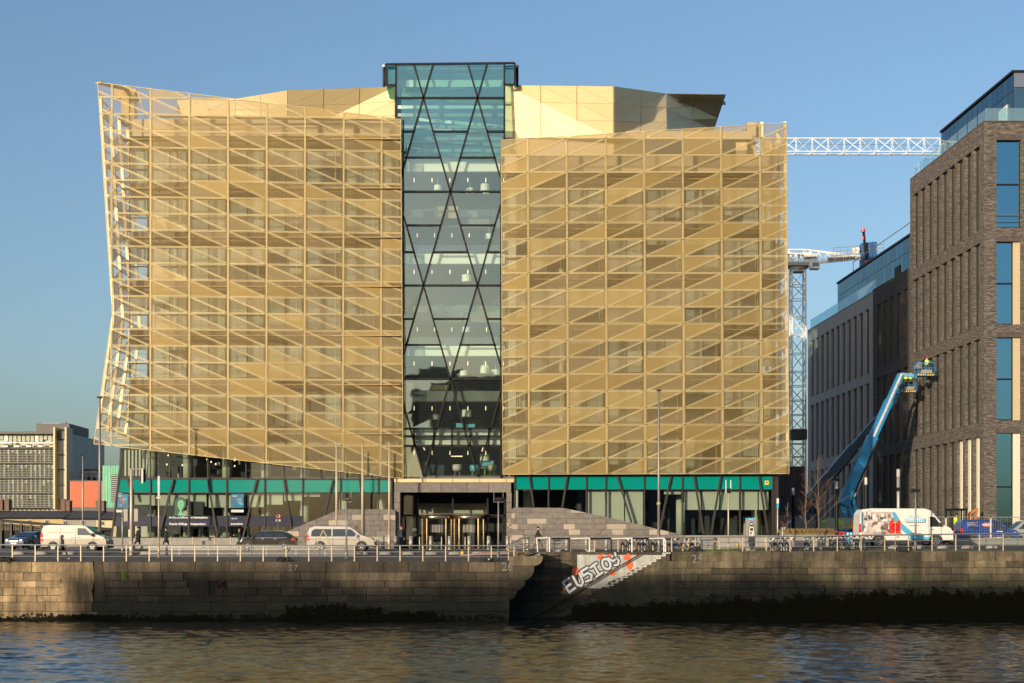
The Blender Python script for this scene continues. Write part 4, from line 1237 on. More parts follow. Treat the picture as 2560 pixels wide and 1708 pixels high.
# left: first floor band, teal band, shop glass
def poly_pane(name, pts, m_, Y): 
    b = MB(); b.quadpts([P(x,y,Y) for x, y in pts]); return b.build(name, M[m_], bank)
colL = [306, 376, 424, 472, 519.5, 567, 615, 662, 709.6, 757, 803, 851.6, 899, 945.8, 979]
for a, c in zip(colL, colL[1:]):
    poly_pane('glass_pane', [(a-(9 if a == 306 else 0),1196),(c,1196),(c,1115),(a,1115)], 'glass_clear', YG)
for x in colL[1:]: member('mullion', (x,1118),(x,1196), 0.10)
member('mullion', (306,1125),(297,1196),0.14); member('mullion', (297,1196),(279,1343),0.14)
flat('teal_band', [(298,1231),(376,1231),(376,1198),(300,1198)], 'teal', YG)
low_cols = [376, 472, 567, 662, 757, 851.6, 945.8, 979]
for a, c in zip(low_cols, low_cols[1:]): flat('teal_band', [(a+1,1231),(c-1,1231),(c-1,1198),(a+1,1198)], 'teal', YG)
member('transom', (297,1196.5),(980,1198.5),0.12); member('transom', (292,1232),(980,1233),0.07)
def wall_top(x):    # top line of the stone wedge on the left
    return 1345 if x < 707 else (1345-(x-707)*(1345-1275)/(851-707) if x < 851 else 1275)
for a, c in zip([292]+low_cols, low_cols):
    poly_pane('glass_pane', [(a-(13 if a == 292 else 0),min(1343,wall_top(a))),(c,min(1343,wall_top(c))),(c,1232),(a,1232)], 'glass_clear', YG)
for x in low_cols: member('mullion', (x,1198),(x,wall_top(x)), 0.13)
for a, c in (((318.6,1198),(333,1250)),((433.3,1199),(401.7,1322)),((519.5,1199),(543.8,1343)),((642,1199),(607.5,1343)),((710,1199),(728,1325)),((833,1200),(811,1290)),((899,1200),(910,1273))):
    member('raking_column', a, c, 0.16, Y=YG-0.12)
member('sill', (279,1344),(707,1344),0.1)
# what is behind the left glass
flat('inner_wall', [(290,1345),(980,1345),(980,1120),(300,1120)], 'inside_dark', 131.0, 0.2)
b = MB(); b.box(PX(300,YG), PX(985,YG), YG+0.2, 131, PZ(1200,YG), PZ(1194,YG)); b.box(PX(285,YG), PX(985,YG), YG+0.1, 131, PZ(1345,YG)-0.3, PZ(1345,YG)); b.build('floor_slab', M['floor_in'], bank)
for x in (381, 470, 568, 665, 762, 860, 955):
    b = MB(); b.cyl(P(x,1343,126.2), P(x,1232,126.2), 0.42, n=14); b.cyl(P(x,1196,126.2), P(x,1115,126.2), 0.42, n=14); b.build('round_column', M['blind_green'], bank, True)
for a, c, y1 in ((294,374,1262),(378,422,1264),(426,470,1264),(474,516,1266),(522,566,1269),(572,614,1270),(618,660,1268),(668,707,1262),(711,755,1252),(761,800,1242)):
    b = MB(); b.box(PX(a,YG+.5), PX(c,YG+.5), YG+0.5, YG+0.53, PZ(y1,YG+.5), PZ(1233,YG+.5)); b.build('blind', M['blind_green'], bank)
for x in range(311, 372, 9):
    b = MB(); b.box(PX(x,126), PX(x+4.5,126), 126, 126.05, PZ(1190,126), PZ(1125,126)); b.build('vertical_blind', M['blind_green'], bank)
for i in range(26):
    x = random.uniform(400, 960); w_ = random.uniform(3, 14); y = random.uniform(1150, 1185)
    b = MB(); b.box(PX(x,128), PX(x+w_,128), 128, 128.4, PZ(y+random.uniform(4,18),128), PZ(y,128)); b.build('cafe_fitting', M[random.choice(['blind_green','inside','white_in','blind'])], bank)
for i in range(12):
    x = random.uniform(398, 600); b = MB(); b.lathe([(0.03,-.08),(.05,-.05),(.08,0),(.05,.05),(.02,.08)], 8, c=tuple(P(x, random.uniform(1136,1166), 126.4))); b.build('globe_lamp', M['lamp_glow'], bank)
for i in range(20):
    x = random.uniform(300, 700); w_ = random.uniform(5, 22); y = random.uniform(1308, 1325)
    b = MB(); b.box(PX(x,127), PX(x+w_,127), 127, 127.5, PZ(1343,127), PZ(y,127)); b.build('display_stand', M[random.choice(['blind_green','inside','steel','inside_dark','white_in'])], bank)
# film bands on the glass
def ymax(x): return wall_top(x)-2
for (y0, y1, mt) in ((1290,1303,'navy'),(1303,1316,'purple')):
    for a, c in zip([284]+low_cols[:5], low_cols[:5]):
        xs0, xs1 = a+1.5, c-1.5
        pts = [(xs0,min(y1,ymax(xs0))),(xs1,min(y1,ymax(xs1))),(xs1,min(y0,ymax(xs1))),(xs0,min(y0,ymax(xs0)))]
        if area([(p[0],-p[1]) for p in pts]) < 20: continue
        if min(p[1] for p in pts) == max(p[1] for p in pts): continue
        flat('window_film', pts, mt, YG-0.02, 0.008)
# lettering
def letters(s_, px, py, hpx, Y=YG-0.035, parent=None, m_='text_white', sx=1.0, nm='lettering'):
    return text(s_, nm, hpx/F*Y*1.25, (PX(px,Y), Y, PZ(py,Y)), M[m_], parent or bank, ext=0.003, sx=sx, offset=0.004)
letters('An Punt, an Scilling agus an Neamhspleáchas', 423, 1296, 5.2, sx=0.83)
letters('Pounds, Shillings & Independence', 423, 1312.5, 6.2, sx=0.88)
letters('#centralbank', 577, 1312, 5.0, sx=0.9)
letters('1922  1972', 577, 1298, 3.0, sx=0.9)
# posters: two blue, one green figure in a shawl
for px0 in (290, 578):
    p = flat('poster', [(px0,1270),(px0+31,1270),(px0+31,1235),(px0,1235)], 'poster_blue', YG-0.03, 0.01)
    flat('poster_foot', [(px0,1281),(px0+31,1281),(px0+31,1274.5),(px0,1274.5)], 'print_pale', YG-0.03, 0.012, p)
    for k in range(9):
        x, y = px0+random.uniform(10,26), random.uniform(1243,1264); b = MB(); b.cyl(P(x,y,YG-0.05), P(x,y,YG-0.035), random.uniform(.03,.11), n=8); b.build('print_spot', M[random.choice(['poster_light','poster_light','graf_red'])], p)
    text('50', 'poster_figure', 0.36, (PX(px0+17,YG-.05), YG-0.045, PZ(1252,YG)), M['poster_light'], p, ext=0.003)
    letters('Comhaltas', px0+3, 1241, 2.2, Y=YG-0.045, parent=p)
pg = empty('window_print', (0,0,0)); pg.parent = bank
def curve_poly(pts, m_, Y, nm): flat(nm, pts, m_, Y, 0.008, pg)
curve_poly([(434,1289),(438,1272),(436,1258),(440,1248),(448,1243),(458,1244),(465,1252),(465,1264),(458,1274),(455,1282),(452,1289)], 'poster_dkgreen', YG-0.03, 'shawl')
curve_poly([(444,1289),(450,1277),(444,1266),(444,1256),(449,1250),(457,1251),(461,1259),(459,1268),(454,1275),(455,1281),(463,1289)], 'poster_green', YG-0.042, 'face')
curve_poly([(449,1259.5),(451.5,1258.7),(453,1259.6),(451,1260.3)], 'poster_dkgreen', YG-0.052, 'eye')
curve_poly([(456,1259.2),(458,1258.6),(459.3,1259.5),(457.5,1260)], 'poster_dkgreen', YG-0.052, 'eye')
curve_poly([(453,1268.5),(456,1267.8),(457,1268.7),(455,1269.6)], 'poster_dkgreen', YG-0.052, 'mouth')
flat('window_print_shade', [(474,1288),(508,1288),(508,1254),(474,1254)], 'inside_dark', YG+0.3, 0.01)
# plinth below the left glass
b = MB(); b.box(PX(277,YG), PX(707,YG), YG-0.12, YG+0.1, 4.7, PZ(1345,YG)); b.build('plinth', M['concrete'], bank)
b = MB(); b.box(PX(300,123), PX(690,123), 122.9, 123.3, 4.7, PZ(1352,123)); b.build('plinth_bench', M['concrete'], bank)

# right: teal band and glass
YG = 122.8
colR = [1287, 1371, 1466, 1514.6, 1610.6, 1706, 1849.5, 1932]
def wtopR(x): return 1270 if x < 1407 else (1270+(x-1407)*(1337-1270)/(1701-1407) if x < 1701 else 1338)
for a, c in zip(colR, colR[1:]):
    flat('teal_band', [(a+1,1223),(c-1,1223),(c-1,1190),(a+1,1190)], 'teal', YG)
    poly_pane('glass_pane', [(a,wtopR(a)),(c,wtopR(c)),(c,1224),(a,1224)], 'glass_clear', YG)
for x in colR: member('mullion', (x,1188),(x,wtopR(x)), 0.13)
member('transom', (1287,1188.5),(1932,1188.5),0.12); member('transom', (1287,1224),(1932,1224),0.07)
for a, c in (((1323,1190),(1334,1267)),((1418,1190),(1406,1267)),((1543.6,1190),(1579,1307)),((1677.5,1190),(1650,1322)),((1735,1190),(1759,1336)),((1802,1190),(1778,1336)),((1897,1190),(1920,1336))):
    member('raking_column', a, c, 0.16, Y=YG-0.12)
for a, c, y1 in ((1290,1296,1270),(1470,1512,1292),(1518,1560,1304),(1563,1607,1313),(1660,1702,1236),(1711,1752,1275),(1754,1798,1275),(1801,1847,1275),(1853,1894,1275),(1897,1921,1275)):
    b = MB(); b.box(PX(a,YG+.5), PX(c,YG+.5), YG+0.5, YG+0.53, PZ(y1,YG+.5), PZ(1226,YG+.5)); b.build('blind', M['blind_green'], bank)
for x in (1320, 1891, 1520, 1702):
    b = MB(); b.cyl(P(x,1338,126.2), P(x,1226,126.2), 0.42, n=14); b.build('round_column', M['blind_green'], bank, True)
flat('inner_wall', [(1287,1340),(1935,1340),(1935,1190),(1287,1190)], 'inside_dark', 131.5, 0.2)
b = MB(); b.box(PX(1284,YG), PX(1932,YG), YG+0.1, 131, PZ(1338,YG)-0.3, PZ(1338,YG)-0.01); b.box(PX(1284,YG), PX(1932,YG), YG+0.1, 150, PZ(1189,YG), PZ(1187,YG)+0.2); b.build('floor_slab', M['floor_in'], bank)
for i in range(14):
    x = random.choice([random.uniform(1300,1460), random.uniform(1615,1700), random.uniform(1715,1900)]); w_ = random.uniform(4, 18)
    b = MB(); b.box(PX(x,128), PX(x+w_,128), 128, 128.5, PZ(1338,128), PZ(random.uniform(1292,1325),128)); b.build('office_fitting', M[random.choice(['blind_green','inside','inside_dark','render_yellow'])], bank)
b = MB(); b.box(PX(1700,YG), PX(1950,YG), YG-0.15, YG+0.1, 4.7, PZ(1339,YG)); b.build('plinth', M['concrete'], bank)
b = MB(); b.box(PX(1932,YG), PX(1946,YG), YG, 150, 4.7, PZ(1190,YG)); b.build('corner_wall', M['frame_dark'], bank)
sg = flat('camera_sign', [(1912,1212),(1922,1212),(1922,1202),(1912,1202)], 'yellow', YG-0.05, 0.02)
flat('camera_symbol', [(1914,1206),(1920,1203.5),(1920,1206),(1916,1208)], 'black', YG-0.06, 0.008, sg)
# dark soffit under the wings
b = MB(); b.box(PX(300,124), PX(1003,124), 122.2, YG, PZ(1196,124)+0.06, PZ(1196,124)+0.12)
b.build('soffit', M['frame_dark'], bank) if False else None
b = MB(); b.box(PX(1284,123), PX(1935,123), 122.1, YG, PZ(1187,123), PZ(1187,123)+0.08); b.build('soffit', M['frame_dark'], bank)

# stone walls beside the entrance, laid stone by stone
def stone_wall(name, poly, Y, pale, label):
    root = empty(name, (0,0,0), 0, label, 'wall')
    core_ = MB(); core_.prism([(PX(x,Y+.1), PZ(y,Y+.1)-0.02) for x, y in poly], Y+0.05, Y+0.6); core_.build('wall_core', M['slate_joint'], root)
    pw = [(PX(x,Y), PZ(y,Y)) for x, y in poly]
    hps = []
    n = len(pw)
    for i in range(n):
        (x0_,z0_),(x1_,z1_) = pw[i], pw[(i+1)%n]
        nx, nz = -(z1_-z0_), (x1_-x0_)
        hps.append((nx, nz, -(nx*x0_+nz*z0_)))
    zmin, zmax = min(p[1] for p in pw), max(p[1] for p in pw); xmin, xmax = min(p[0] for p in pw), max(p[0] for p in pw)
    ch, bw = 0.46, 1.65
    k = 0; z = zmax
    while z > zmin+0.1:
        x = xmin - (0.0, 0.7, 0.35, 1.1)[k % 4]
        while x < xmax:
            L = bw*random.choice([0.6, 1, 1, 1.3])
            q = [(x+.012, z-ch+.012), (x+L-.012, z-ch+.012), (x+L-.012, z-.012), (x+.012, z-.012)]
            for hp in hps:
                q = clip(q, *hp)
                if len(q) < 3: break
            if len(q) >= 3 and area(q) > 0.03:
                cx = sum(p[0] for p in q)/len(q); cz = sum(p[1] for p in q)/len(q)
                is_p = any(abs(cx-PX(a,Y)) < 0.80 and abs(cz-PZ(b_,Y)) < 0.22 for a, b_ in pale)
                o = MB(); o.prism(q, Y-random.uniform(0,.012), Y+0.06); o.build('stone_block', M['slate_light' if is_p else 'slate'], root)
            x += L
        z -= ch; k += 1
    # coping
    return root
YS = 122.6
stone_wall('stone_wall', [(640,1366),(990,1372),(988,1278),(979,1273),(851,1273),(707,1333)], YS, [(886,1291),(865,1313),(965,1299),(730,1330),(948,1344)], 'dark limestone wedge wall rising left of the entrance behind the silver people carrier')
stone_wall('stone_wall', [(1279,1376),(1712,1376),(1712,1339),(1610,1314.5),(1516,1292.5),(1407,1270),(1285,1269),(1279,1274)], YS, [(1430,1278),(1290,1295),(1355,1303),(1290,1317),(1427,1316),(1444,1330),(1563,1322),(1650,1328),(1555,1336),(1300,1350)], 'dark limestone wedge wall with pale blocks sloping down right of the entrance')
for pl, nm in (([(640,1366),(707,1333),(851,1273),(979,1273),(988,1278)],'l'),([(1279,1274),(1285,1269),(1407,1270),(1516,1292.5),(1610,1314.5),(1712,1339)],'r')):
    pass
# ---- entrance portal
yp = 123.0
por = [([(1000,1231),(1265,1231),(1265,1206),(1000,1206)],'lintel')]
xs = [985, 1053, 1103, 1168, 1222, 1278]
for a, c in zip(xs, xs[1:]):
    flat('lintel_slab', [(a+.5,1231),(c-.5,1231),(c-.5,1207),(a+.5,1207)], 'slate_light' if False else 'slate', yp, 0.5)
for y0, y1 in ((1231,1256),(1256,1281),(1281,1306),(1306,1331),(1331,1374)):
    flat('jamb_slab', [(985,y1-.4),(1000,y1-.4),(1000,y0+.4),(985,y0+.4)], 'slate', yp, 1.6)
    flat('jamb_slab', [(1266,y1-.4),(1279,y1-.4),(1279,y0+.4),(1266,y0+.4)], 'slate', yp, 1.6)
ye = 125.2
flat('inner_wall', [(1000,1372),(1266,1372),(1266,1231),(1000,1231)], 'inside_dark', 132.0, 0.2)
b = MB(); b.box(PX(1000,ye), PX(1266,ye), yp+0.5, 132, PZ(1231,ye)+0.02, PZ(1231,ye)+0.3); b.build('soffit', M['inside_dark'], bank)
poly_pane('glass_pane', [(1000,1368),(1266,1368),(1266,1234),(1000,1234)], 'glass_clear', ye)
for x in (1003, 1045, 1132, 1219, 1262): member('mullion', (x,1234),(x,1287 if x in (1132,) else 1368), 0.16, 'black', ye)
member('transom', (1000,1236),(1266,1236),0.22,'black',ye); member('transom', (1000,1289),(1055,1289),0.16,'black',ye); member('transom', (1212,1289),(1266,1289),0.16,'black',ye)
member('door_frame', (1013,1292),(1013,1368),0.14,'black',ye); member('door_frame', (1223,1292),(1258,1292),0.14,'black',ye); member('door_frame', (1257,1292),(1257,1368),0.14,'black',ye)
for a, c in ((1047,1130),(1134,1217)):
    b = MB(); b.box(PX(a,129), PX(c,129), 129, 129.05, PZ(1288,129), PZ(1259,129)); b.build('lobby_screen', M['poster_dkgreen'] if False else M['inside'], bank)
# two revolving doors
for k, (xc, lab) in enumerate(((1093, 'l'), (1173, 'r'))):
    rd = empty('revolving_door', (0,0,0)); rd.parent = bank
    c = P(xc,1366,ye-0.1); z0 = 4.93; z1 = PZ(1289, ye); rr = 1.32
    d = MB(); d.lathe([(rr,0),(rr,0.32)], 24, c=(c.x,c.y,z1-0.32)); d.build('canopy_drum', M['mirror_steel'], rd, True)
    for t in (200, 232, 308, 340, 20, 160):
        q = MB(); a_ = R(t); q.cyl((c.x+rr*math.cos(a_), c.y+rr*math.sin(a_), z0), (c.x+rr*math.cos(a_), c.y+rr*math.sin(a_), z1-0.3), 0.07, n=8); q.build('door_post', M['mirror_steel'], rd)
    for a_ in (0.4, 0.4+math.pi/2, 0.4+math.pi, 0.4+1.5*math.pi):
        q = MB(); e_ = (c.x+1.2*math.cos(a_), c.y+1.2*math.sin(a_))
        q.quadpts([(c.x,c.y,z0+.05),(*e_,z0+.05),(*e_,z1-.35),(c.x,c.y,z1-.35)],0); q.cyl((*e_,z0+.05),(*e_,z1-.35),0.035,n=6,m=1)
        q.build('door_leaf', [M['glass_clear'], M['frame_dark']], rd)
    q = MB(); q.cyl((c.x,c.y,z0),(c.x,c.y,z1-.3),0.04,n=6); q.build('door_shaft', M['frame_dark'], rd)
    for k2 in range(9):
        q = MB(); xx = c.x-0.5+k2*0.12; q.box(xx, xx+0.05, ye-0.9, ye-0.895, 6.3, 6.95); q.build('glass_manifestation', M['steel_matt'], rd)
b = MB(); b.box(PX(1053,ye), PX(1213,ye), ye-1.1, ye+.1, PZ(1287,ye), PZ(1286,ye)+.05); b.build('door_canopy', M['mirror_steel'], bank)
b = MB(); b.box(PX(1000,ye), PX(1266,ye), ye-1.7, 132, 4.6, 4.90); b.build('lobby_floor', M['floor_in'], bank)
poster = flat('door_notice', [(1031,1328),(1041,1328),(1041,1321),(1031,1321)], 'text_white', ye-0.05, 0.02)
for i, (px, py) in enumerate(((1273,1301),(1270,1308),(1275,1308),(1270,1313),(1276,1318))):
    b = MB(); b.cyl(P(px,py,yp-0.02), P(px,py,yp), 0.07, n=8); b.build('wall_stud', M['gold'], bank)

# ------------------------------------------------------------------ right hand buildings
def Xs(y, x0=40.4): return x0 - 0.0466*(y-125)
def side_block(root, y0, y1, ztop, zbase, rows, nwin, wm, xoff=0.0, wfrac=0.5, depth=0.75, y_pad0=1.2, y_pad1=0.6, rec='recess', dep_back=18, glass_m='glass_blue'):
    """street wall running away from the river, with deep slot windows"""
    # local frame along the wall
    d = Vector((-0.0466, 1, 0)).normalized(); nrm = Vector((-1, -0.0466, 0)).normalized()
    o = Vector((Xs(y0)+xoff, y0, 0)); L = (y1-y0)/d.y
    def W(s_, out, z): v = o + d*s_ + nrm*out; return (v.x, v.y, z)
    def slab(b, s0, s1, o0, o1, z0, z1, m=0):
        P8 = [W(s0,o0,z0),W(s1,o0,z0),W(s1,o1,z0),W(s0,o1,z0),W(s0,o0,z1),W(s1,o0,z1),W(s1,o1,z1),W(s0,o1,z1)]
        k = len(b.v); b.v += P8
        b.f += [(k,k+3,k+2,k+1),(k+4,k+5,k+6,k+7),(k,k+1,k+5,k+4),(k+1,k+2,k+6,k+5),(k+2,k+3,k+7,k+6),(k+3,k,k+4,k+7)]; b.m += [m]*6
    pitch = (L-y_pad0-y_pad1)/nwin; ww = pitch*wfrac
    edges = [zbase]+[v for r_ in rows for v in r_]+[ztop]
    for i in range(0, len(edges), 2):
        b = MB(); slab(b, 0, L, -depth, 0, edges[i], edges[i+1]); b.build('floor_band', M[wm], root)
    for r_i, (z0, z1) in enumerate(rows):
        b = MB(); slab(b, 0, y_pad0, -depth, -0.001, z0, z1); b.build('pier', M[wm], root)
        for k in range(nwin):
            s0 = y_pad0+k*pitch; s1 = s0+ww
            b = MB(); slab(b, s1, y_pad0+(k+1)*pitch if k < nwin-1 else L, -depth, -0.002, z0, z1); b.build('pier', M[wm], root)
            wdw = MB()
            slab(wdw, s0, s1, -depth, -depth+0.04, z0, z1, 1)
            rm = rec
            slab(wdw, s1-0.45, s1-0.0, -depth+.04, -depth+.16, z0, z1, 0); slab(wdw, s0, s0+0.10, -depth+.04, -depth+.14, z0, z1, 0)
            slab(wdw, s0+.1, s1-.45, -depth+0.04, -depth+0.08, (z0+z1)/2-.3, (z0+z1)/2+.3, 0)
            slab(wdw, s0+.1, s1-.45, -depth+0.04, -0.15, z0, z0+0.08, 0)
            mm = M['reveal_pale'] if (rec == 'brickrec' and r_i == 0 and k < 3) else M['recess' if rec == 'brickrec' else rec]
            wdw.build('window', [mm, M[glass_m]], root)
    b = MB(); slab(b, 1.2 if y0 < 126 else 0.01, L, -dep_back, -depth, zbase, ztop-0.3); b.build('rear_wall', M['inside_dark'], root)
    return W, slab, L
Zr = lambda py: PZ(py, 125.0)*1.0
rowsB = [(6.1, 14.6), (15.8, 23.05), (24.15, 31.3), (32.4, 39.7)]
bo = empty('brick_office', (0,0,0), 0, 'tall dark brick office block with deep slot windows at the right edge', 'building')
W1, slab1, L1 = side_block(bo, 125.0, 144.8, 41.45, 5.0, rowsB, 9, 'brick', rec='brickrec', y_pad0=1.0, y_pad1=.4, depth=.44, wfrac=.74)
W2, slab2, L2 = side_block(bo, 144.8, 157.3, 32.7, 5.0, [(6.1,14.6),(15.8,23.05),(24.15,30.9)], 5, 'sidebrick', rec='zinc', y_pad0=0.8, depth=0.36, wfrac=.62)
# front wall facing the river
xc0 = 40.4
def fbox(nm, x0, x1, y0, y1, z0, z1, m_, par=None): b = MB(); b.box(x0,x1,y0,y1,z0,z1); return b.build(nm, M[m_], par or bo)
xw0, xw1 = PX(2491,125), PX(2552,125)
fbox('front_pier', xc0+0.006, xw0, 124.99, 125.7, 5.0, 41.44, 'brick')
fbox('front_pier', xw1, xw1+2.6, 124.985, 125.7, 5.0, 41.43, 'brick')
for q in range(3):
    xq0 = xw1+2.6+q*4.7; xq1 = xq0+2.1
    fbox('front_pier', xq1, xq1+2.6, 124.985, 125.7, 5.0, 41.43, 'brick')
    zq = [5.0,5.6,14.8,15.9,23.0,24.1,31.2,32.4,39.9,41.42]
    for i in range(0, 10, 2): fbox('front_band', xq0, xq1, 124.995, 125.7, zq[i], zq[i+1], 'brick')
    for i in range(1, 9, 2): fbox('window', xq0, xq1, 125.35, 125.38, zq[i], zq[i+1], 'glass_blue')
zz = [5.0]+[v for r_ in [(5.6,14.8),(15.9,23.0),(24.1,31.2),(32.4,39.9)] for v in r_]+[41.42]
for i in range(0, len(zz), 2):
    fbox('front_band', xw0, xw1, 124.995, 125.7, zz[i], zz[i+1]-(0.0 if i == 8 else 0), 'brick')
    if 0 < i: fbox('soldier_course', xw0-.05, xw1+.05, 124.97, 124.994, zz[i]-0.0, zz[i]+0.45, 'brick_lintel')
for k, (z0, z1) in enumerate([(5.6,14.8),(15.9,23.0),(24.1,31.2),(32.4,39.9)]):
    xr_ = xw0 + (xw1-xw0)*(0.70 if k < 3 else 1.0)
    w_ = fbox('window', xw0, xr_, 125.35, 125.38, z0, z1, 'glass_blue')
    f = MB(); f.box(xw0, xw0+.08, 125.25, 125.349, z0, z1); f.box(xr_-.08, xr_, 125.25, 125.349, z0, z1); f.box(xw0+.08, xr_-.08, 125.25, 125.349, (z0+z1)/2-.06, (z0+z1)/2+.06); f.box(xw0+.08, xr_-.08, 125.25, 125.349, z0, z0+.1); f.build('frame', M['black'], w_)
    if k < 3: fbox('side_cladding', xr_+.02, xw1, 125.2, 125.34, z0, z1, 'reveal_pale' if k == 0 else 'beige_clad')
    else:
        rl = MB(); rl.cyl((xw0,125.1,z0+1.1),(xw1,125.1,z0+1.1),.03,n=6); rl.cyl((xw0,125.1,z0+.55),(xw1,125.1,z0+.55),.03,n=6); rl.build('guard_rail', M['steel'], bo)
fbox('rear_wall', xc0+0.9, 60, 125.75, 144, 5.0, 41.2, 'inside_dark')
fbox('coping', xc0-.03, xw1+16.7, 124.9, 125.8, 41.45, 41.53, 'zinc')
b = MB(); slab1(b, 0, L1, -.8, 0.03, 41.452, 41.53); b.build('coping', M['zinc'], bo)
b = MB(); slab2(b, 0, L2, -.5, 0.03, 32.702, 32.77); b.build('coping', M['zinc'], bo)
# glass balustrade and set-back glass storey
for k in range(8):
    b = MB(); slab1(b, 0.3+k*(L1/8), (k+1)*(L1/8), -.42, -.40, 41.53, 42.75); b.build('balustrade_pane', M['glass_rail'], bo)
fb = MB(); fb.box(xc0+.3, 44.2, 125.4, 125.42, 41.53, 42.75); fb.build('balustrade_pane', M['glass_rail'], bo)
def glass_storey(root, x0f, y0, y1, z0, z1, n, xfront):
    for k in range(n):
        ya, yb_ = y0+(y1-y0)*k/n, y0+(y1-y0)*(k+1)/n
        for za_, zb_ in ((z0, z0+(z1-z0)*0.70), (z0+(z1-z0)*0.70, z1)):
            b = MB(); xa_, xb_ = x0f(ya+.03), x0f(yb_-.03)
            b.quadpts([(xa_,ya+.03,za_+.03),(xb_,yb_-.03,za_+.03),(xb_,yb_-.03,zb_-.03),(xa_,ya+.03,zb_-.03)])
            b.build('cladding_pane', M['glass_roof'], root)
    b = MB()
    b.quadpts([(x0f(y0)+.06,y0,z0),(x0f(y1)+.06,y1,z0),(x0f(y1)+.06,y1,z1),(x0f(y0)+.06,y0,z1)])
    b.quadpts([(x0f(y1)+.06,y1,z0),(x0f(y1)+14,y1,z0),(x0f(y1)+14,y1,z1),(x0f(y1)+.06,y1,z1)])
    b.build('storey_core', M['frame_dark'], root)
    b = MB(); b.quadpts([(x0f(y0)-.15,y0-.15,z1+.02),(x0f(y0)+15,y0-.15,z1+.02),(x0f(y1)+15,y1,z1+.02),(x0f(y1)-.15,y1,z1+.02)]); b.quadpts([(x0f(y0)-.15,y0-.15,z1+.22),(x0f(y0)+15,y0-.15,z1+.22),(x0f(y1)+15,y1,z1+.22),(x0f(y1)-.15,y1,z1+.22)])
    b.quadpts([(x0f(y0)-.15,y0-.15,z1+.02),(x0f(y1)-.15,y1,z1+.02),(x0f(y1)-.15,y1,z1+.22),(x0f(y0)-.15,y0-.15,z1+.22)]); b.quadpts([(x0f(y0)-.15,y0-.15,z1+.02),(x0f(y0)+15,y0-.15,z1+.02),(x0f(y0)+15,y0-.15,z1+.22),(x0f(y0)-.15,y0-.15,z1+.22)])
    b.build('roof_edge', M['black'], root)
xp = lambda y: 43.95-0.0466*(y-128)
glass_storey(bo, xp, 128, 146.6, 41.5, 46.6, 15, None)
for k in range(3):
    b = MB(); x0_ = xp(128)+k*2.4; b.box(x0_+.04, x0_+2.36, 127.95, 127.98, 41.5, 45.3); b.build('cladding_pane', M['glass_roof'], bo)
    b = MB(); b.box(x0_+.04, x0_+2.36, 127.95, 127.98, 45.36, 46.6); b.build('cladding_pane', M['zinc_blue'], bo)
fbox('storey_core', xp(128)+.02, 60, 128.0, 128.2, 41.5, 46.6, 'frame_dark')
b = MB(); b.box(xp(131)-.03, xp(131)+.04, 129.2, 131.4, 41.6, 44.2); b.build('balcony_door', M['white'], bo)
b = MB(); b.tube([(45.5,129.5,46.8),(46.6,129.5,48.0),(50,129.5,48.0)], .05); b.tube([(46.6,129.5,46.8),(46.6,129.5,48.4)], .04); b.build('roof_guard_rail', M['steel_matt'], bo)
# pale precast block
co = empty('precast_office', (0,0,0), 0, 'pale grey precast office block with tall slot windows behind the blue boom lifts', 'building')
W3, slab3, L3 = side_block(co, 157.4, 185.5, 32.5, 4.9, [(5.8,14.6),(15.8,22.9),(23.9,31.0)], 11, 'concrete_grey', rec='zinc', y_pad0=1.4, depth=0.42, wfrac=.64)
b = MB(); slab3(b, 0, L3, -.5, .03, 32.502, 32.58); b.build('coping', M['zinc'], co)
for k in range(9):
    b = MB(); slab3(b, k*(L3/9)+.05, (k+1)*(L3/9)-.05, -.35, -.33, 32.58, 33.9); b.build('balustrade_pane', M['glass_rail'], co)
xq = lambda y: 42.3-0.0466*(y-145)
glass_storey(co, xq, 148, 182, 32.6, 37.8, 22, None)
b = MB(); b.tube([(xq(152),152,38.1),(xq(152),152,39.2),(xq(175),175,39.2),(xq(175),175,38.0)], .05); b.tube([(xq(152)+.2,152,38),(xq(152)+.2,152,43.5)], .05); b.build('roof_guard_rail', M['steel_matt'], co)
b = MB(); b.box(xq(158)-.05, xq(158)+.02, 157, 159.0, 32.7, 35.4); b.box(xq(150)-.05, xq(150)+.02, 149.2, 150.4, 34, 36.5); b.build('opening', M['inside_dark'], co)
# weathered shed between the bank and the precast block
sh = empty('timber_clad_shed', (0,0,0), 0, 'weathered dark timber clad shed at the end of the side street', 'building')
Yh = 186.0
b = MB(); b.box(PX(1925,Yh), PX(2001,Yh), Yh, Yh+10, 4.9, PZ(1166,Yh)); b.build('wall', M['zinc'], sh)
b = MB(); b.box(PX(2001,Yh), PX(2012,Yh), Yh-.1, Yh+10, 4.9, PZ(1166,Yh)); b.build('brick_pier', M['red_brick'], sh)
for k in range(22):
    for (y0, y1) in ((1172,1200),(1201,1242),(1243,1286)):
        x = 1927+k*3.4
        if x > 1998: continue
        b = MB(); b.box(PX(x,Yh), PX(x+random.uniform(2.2,3.1),Yh), Yh-.12-random.uniform(0,.05), Yh-.01, PZ(y1,Yh), PZ(y0,Yh)); b.build('plank', M['weathered'], sh)
b = MB(); b.box(PX(1925,Yh-10), PX(2045,Yh-10), Yh-10, Yh-9.7, 4.9, PZ(1288,Yh-10)); b.build('hoarding', M['concrete_grey'], sh)
b = MB(); b.bar(P(1930,1250,Yh-14), P(2000,1280,Yh-14), 1.3, .6, up=(0,1,0)); tag(b.build('fallen_boom', M['shaded_lift_blue']), 'dark blue lift arm lying low in front of the timber shed', 'lift arm')

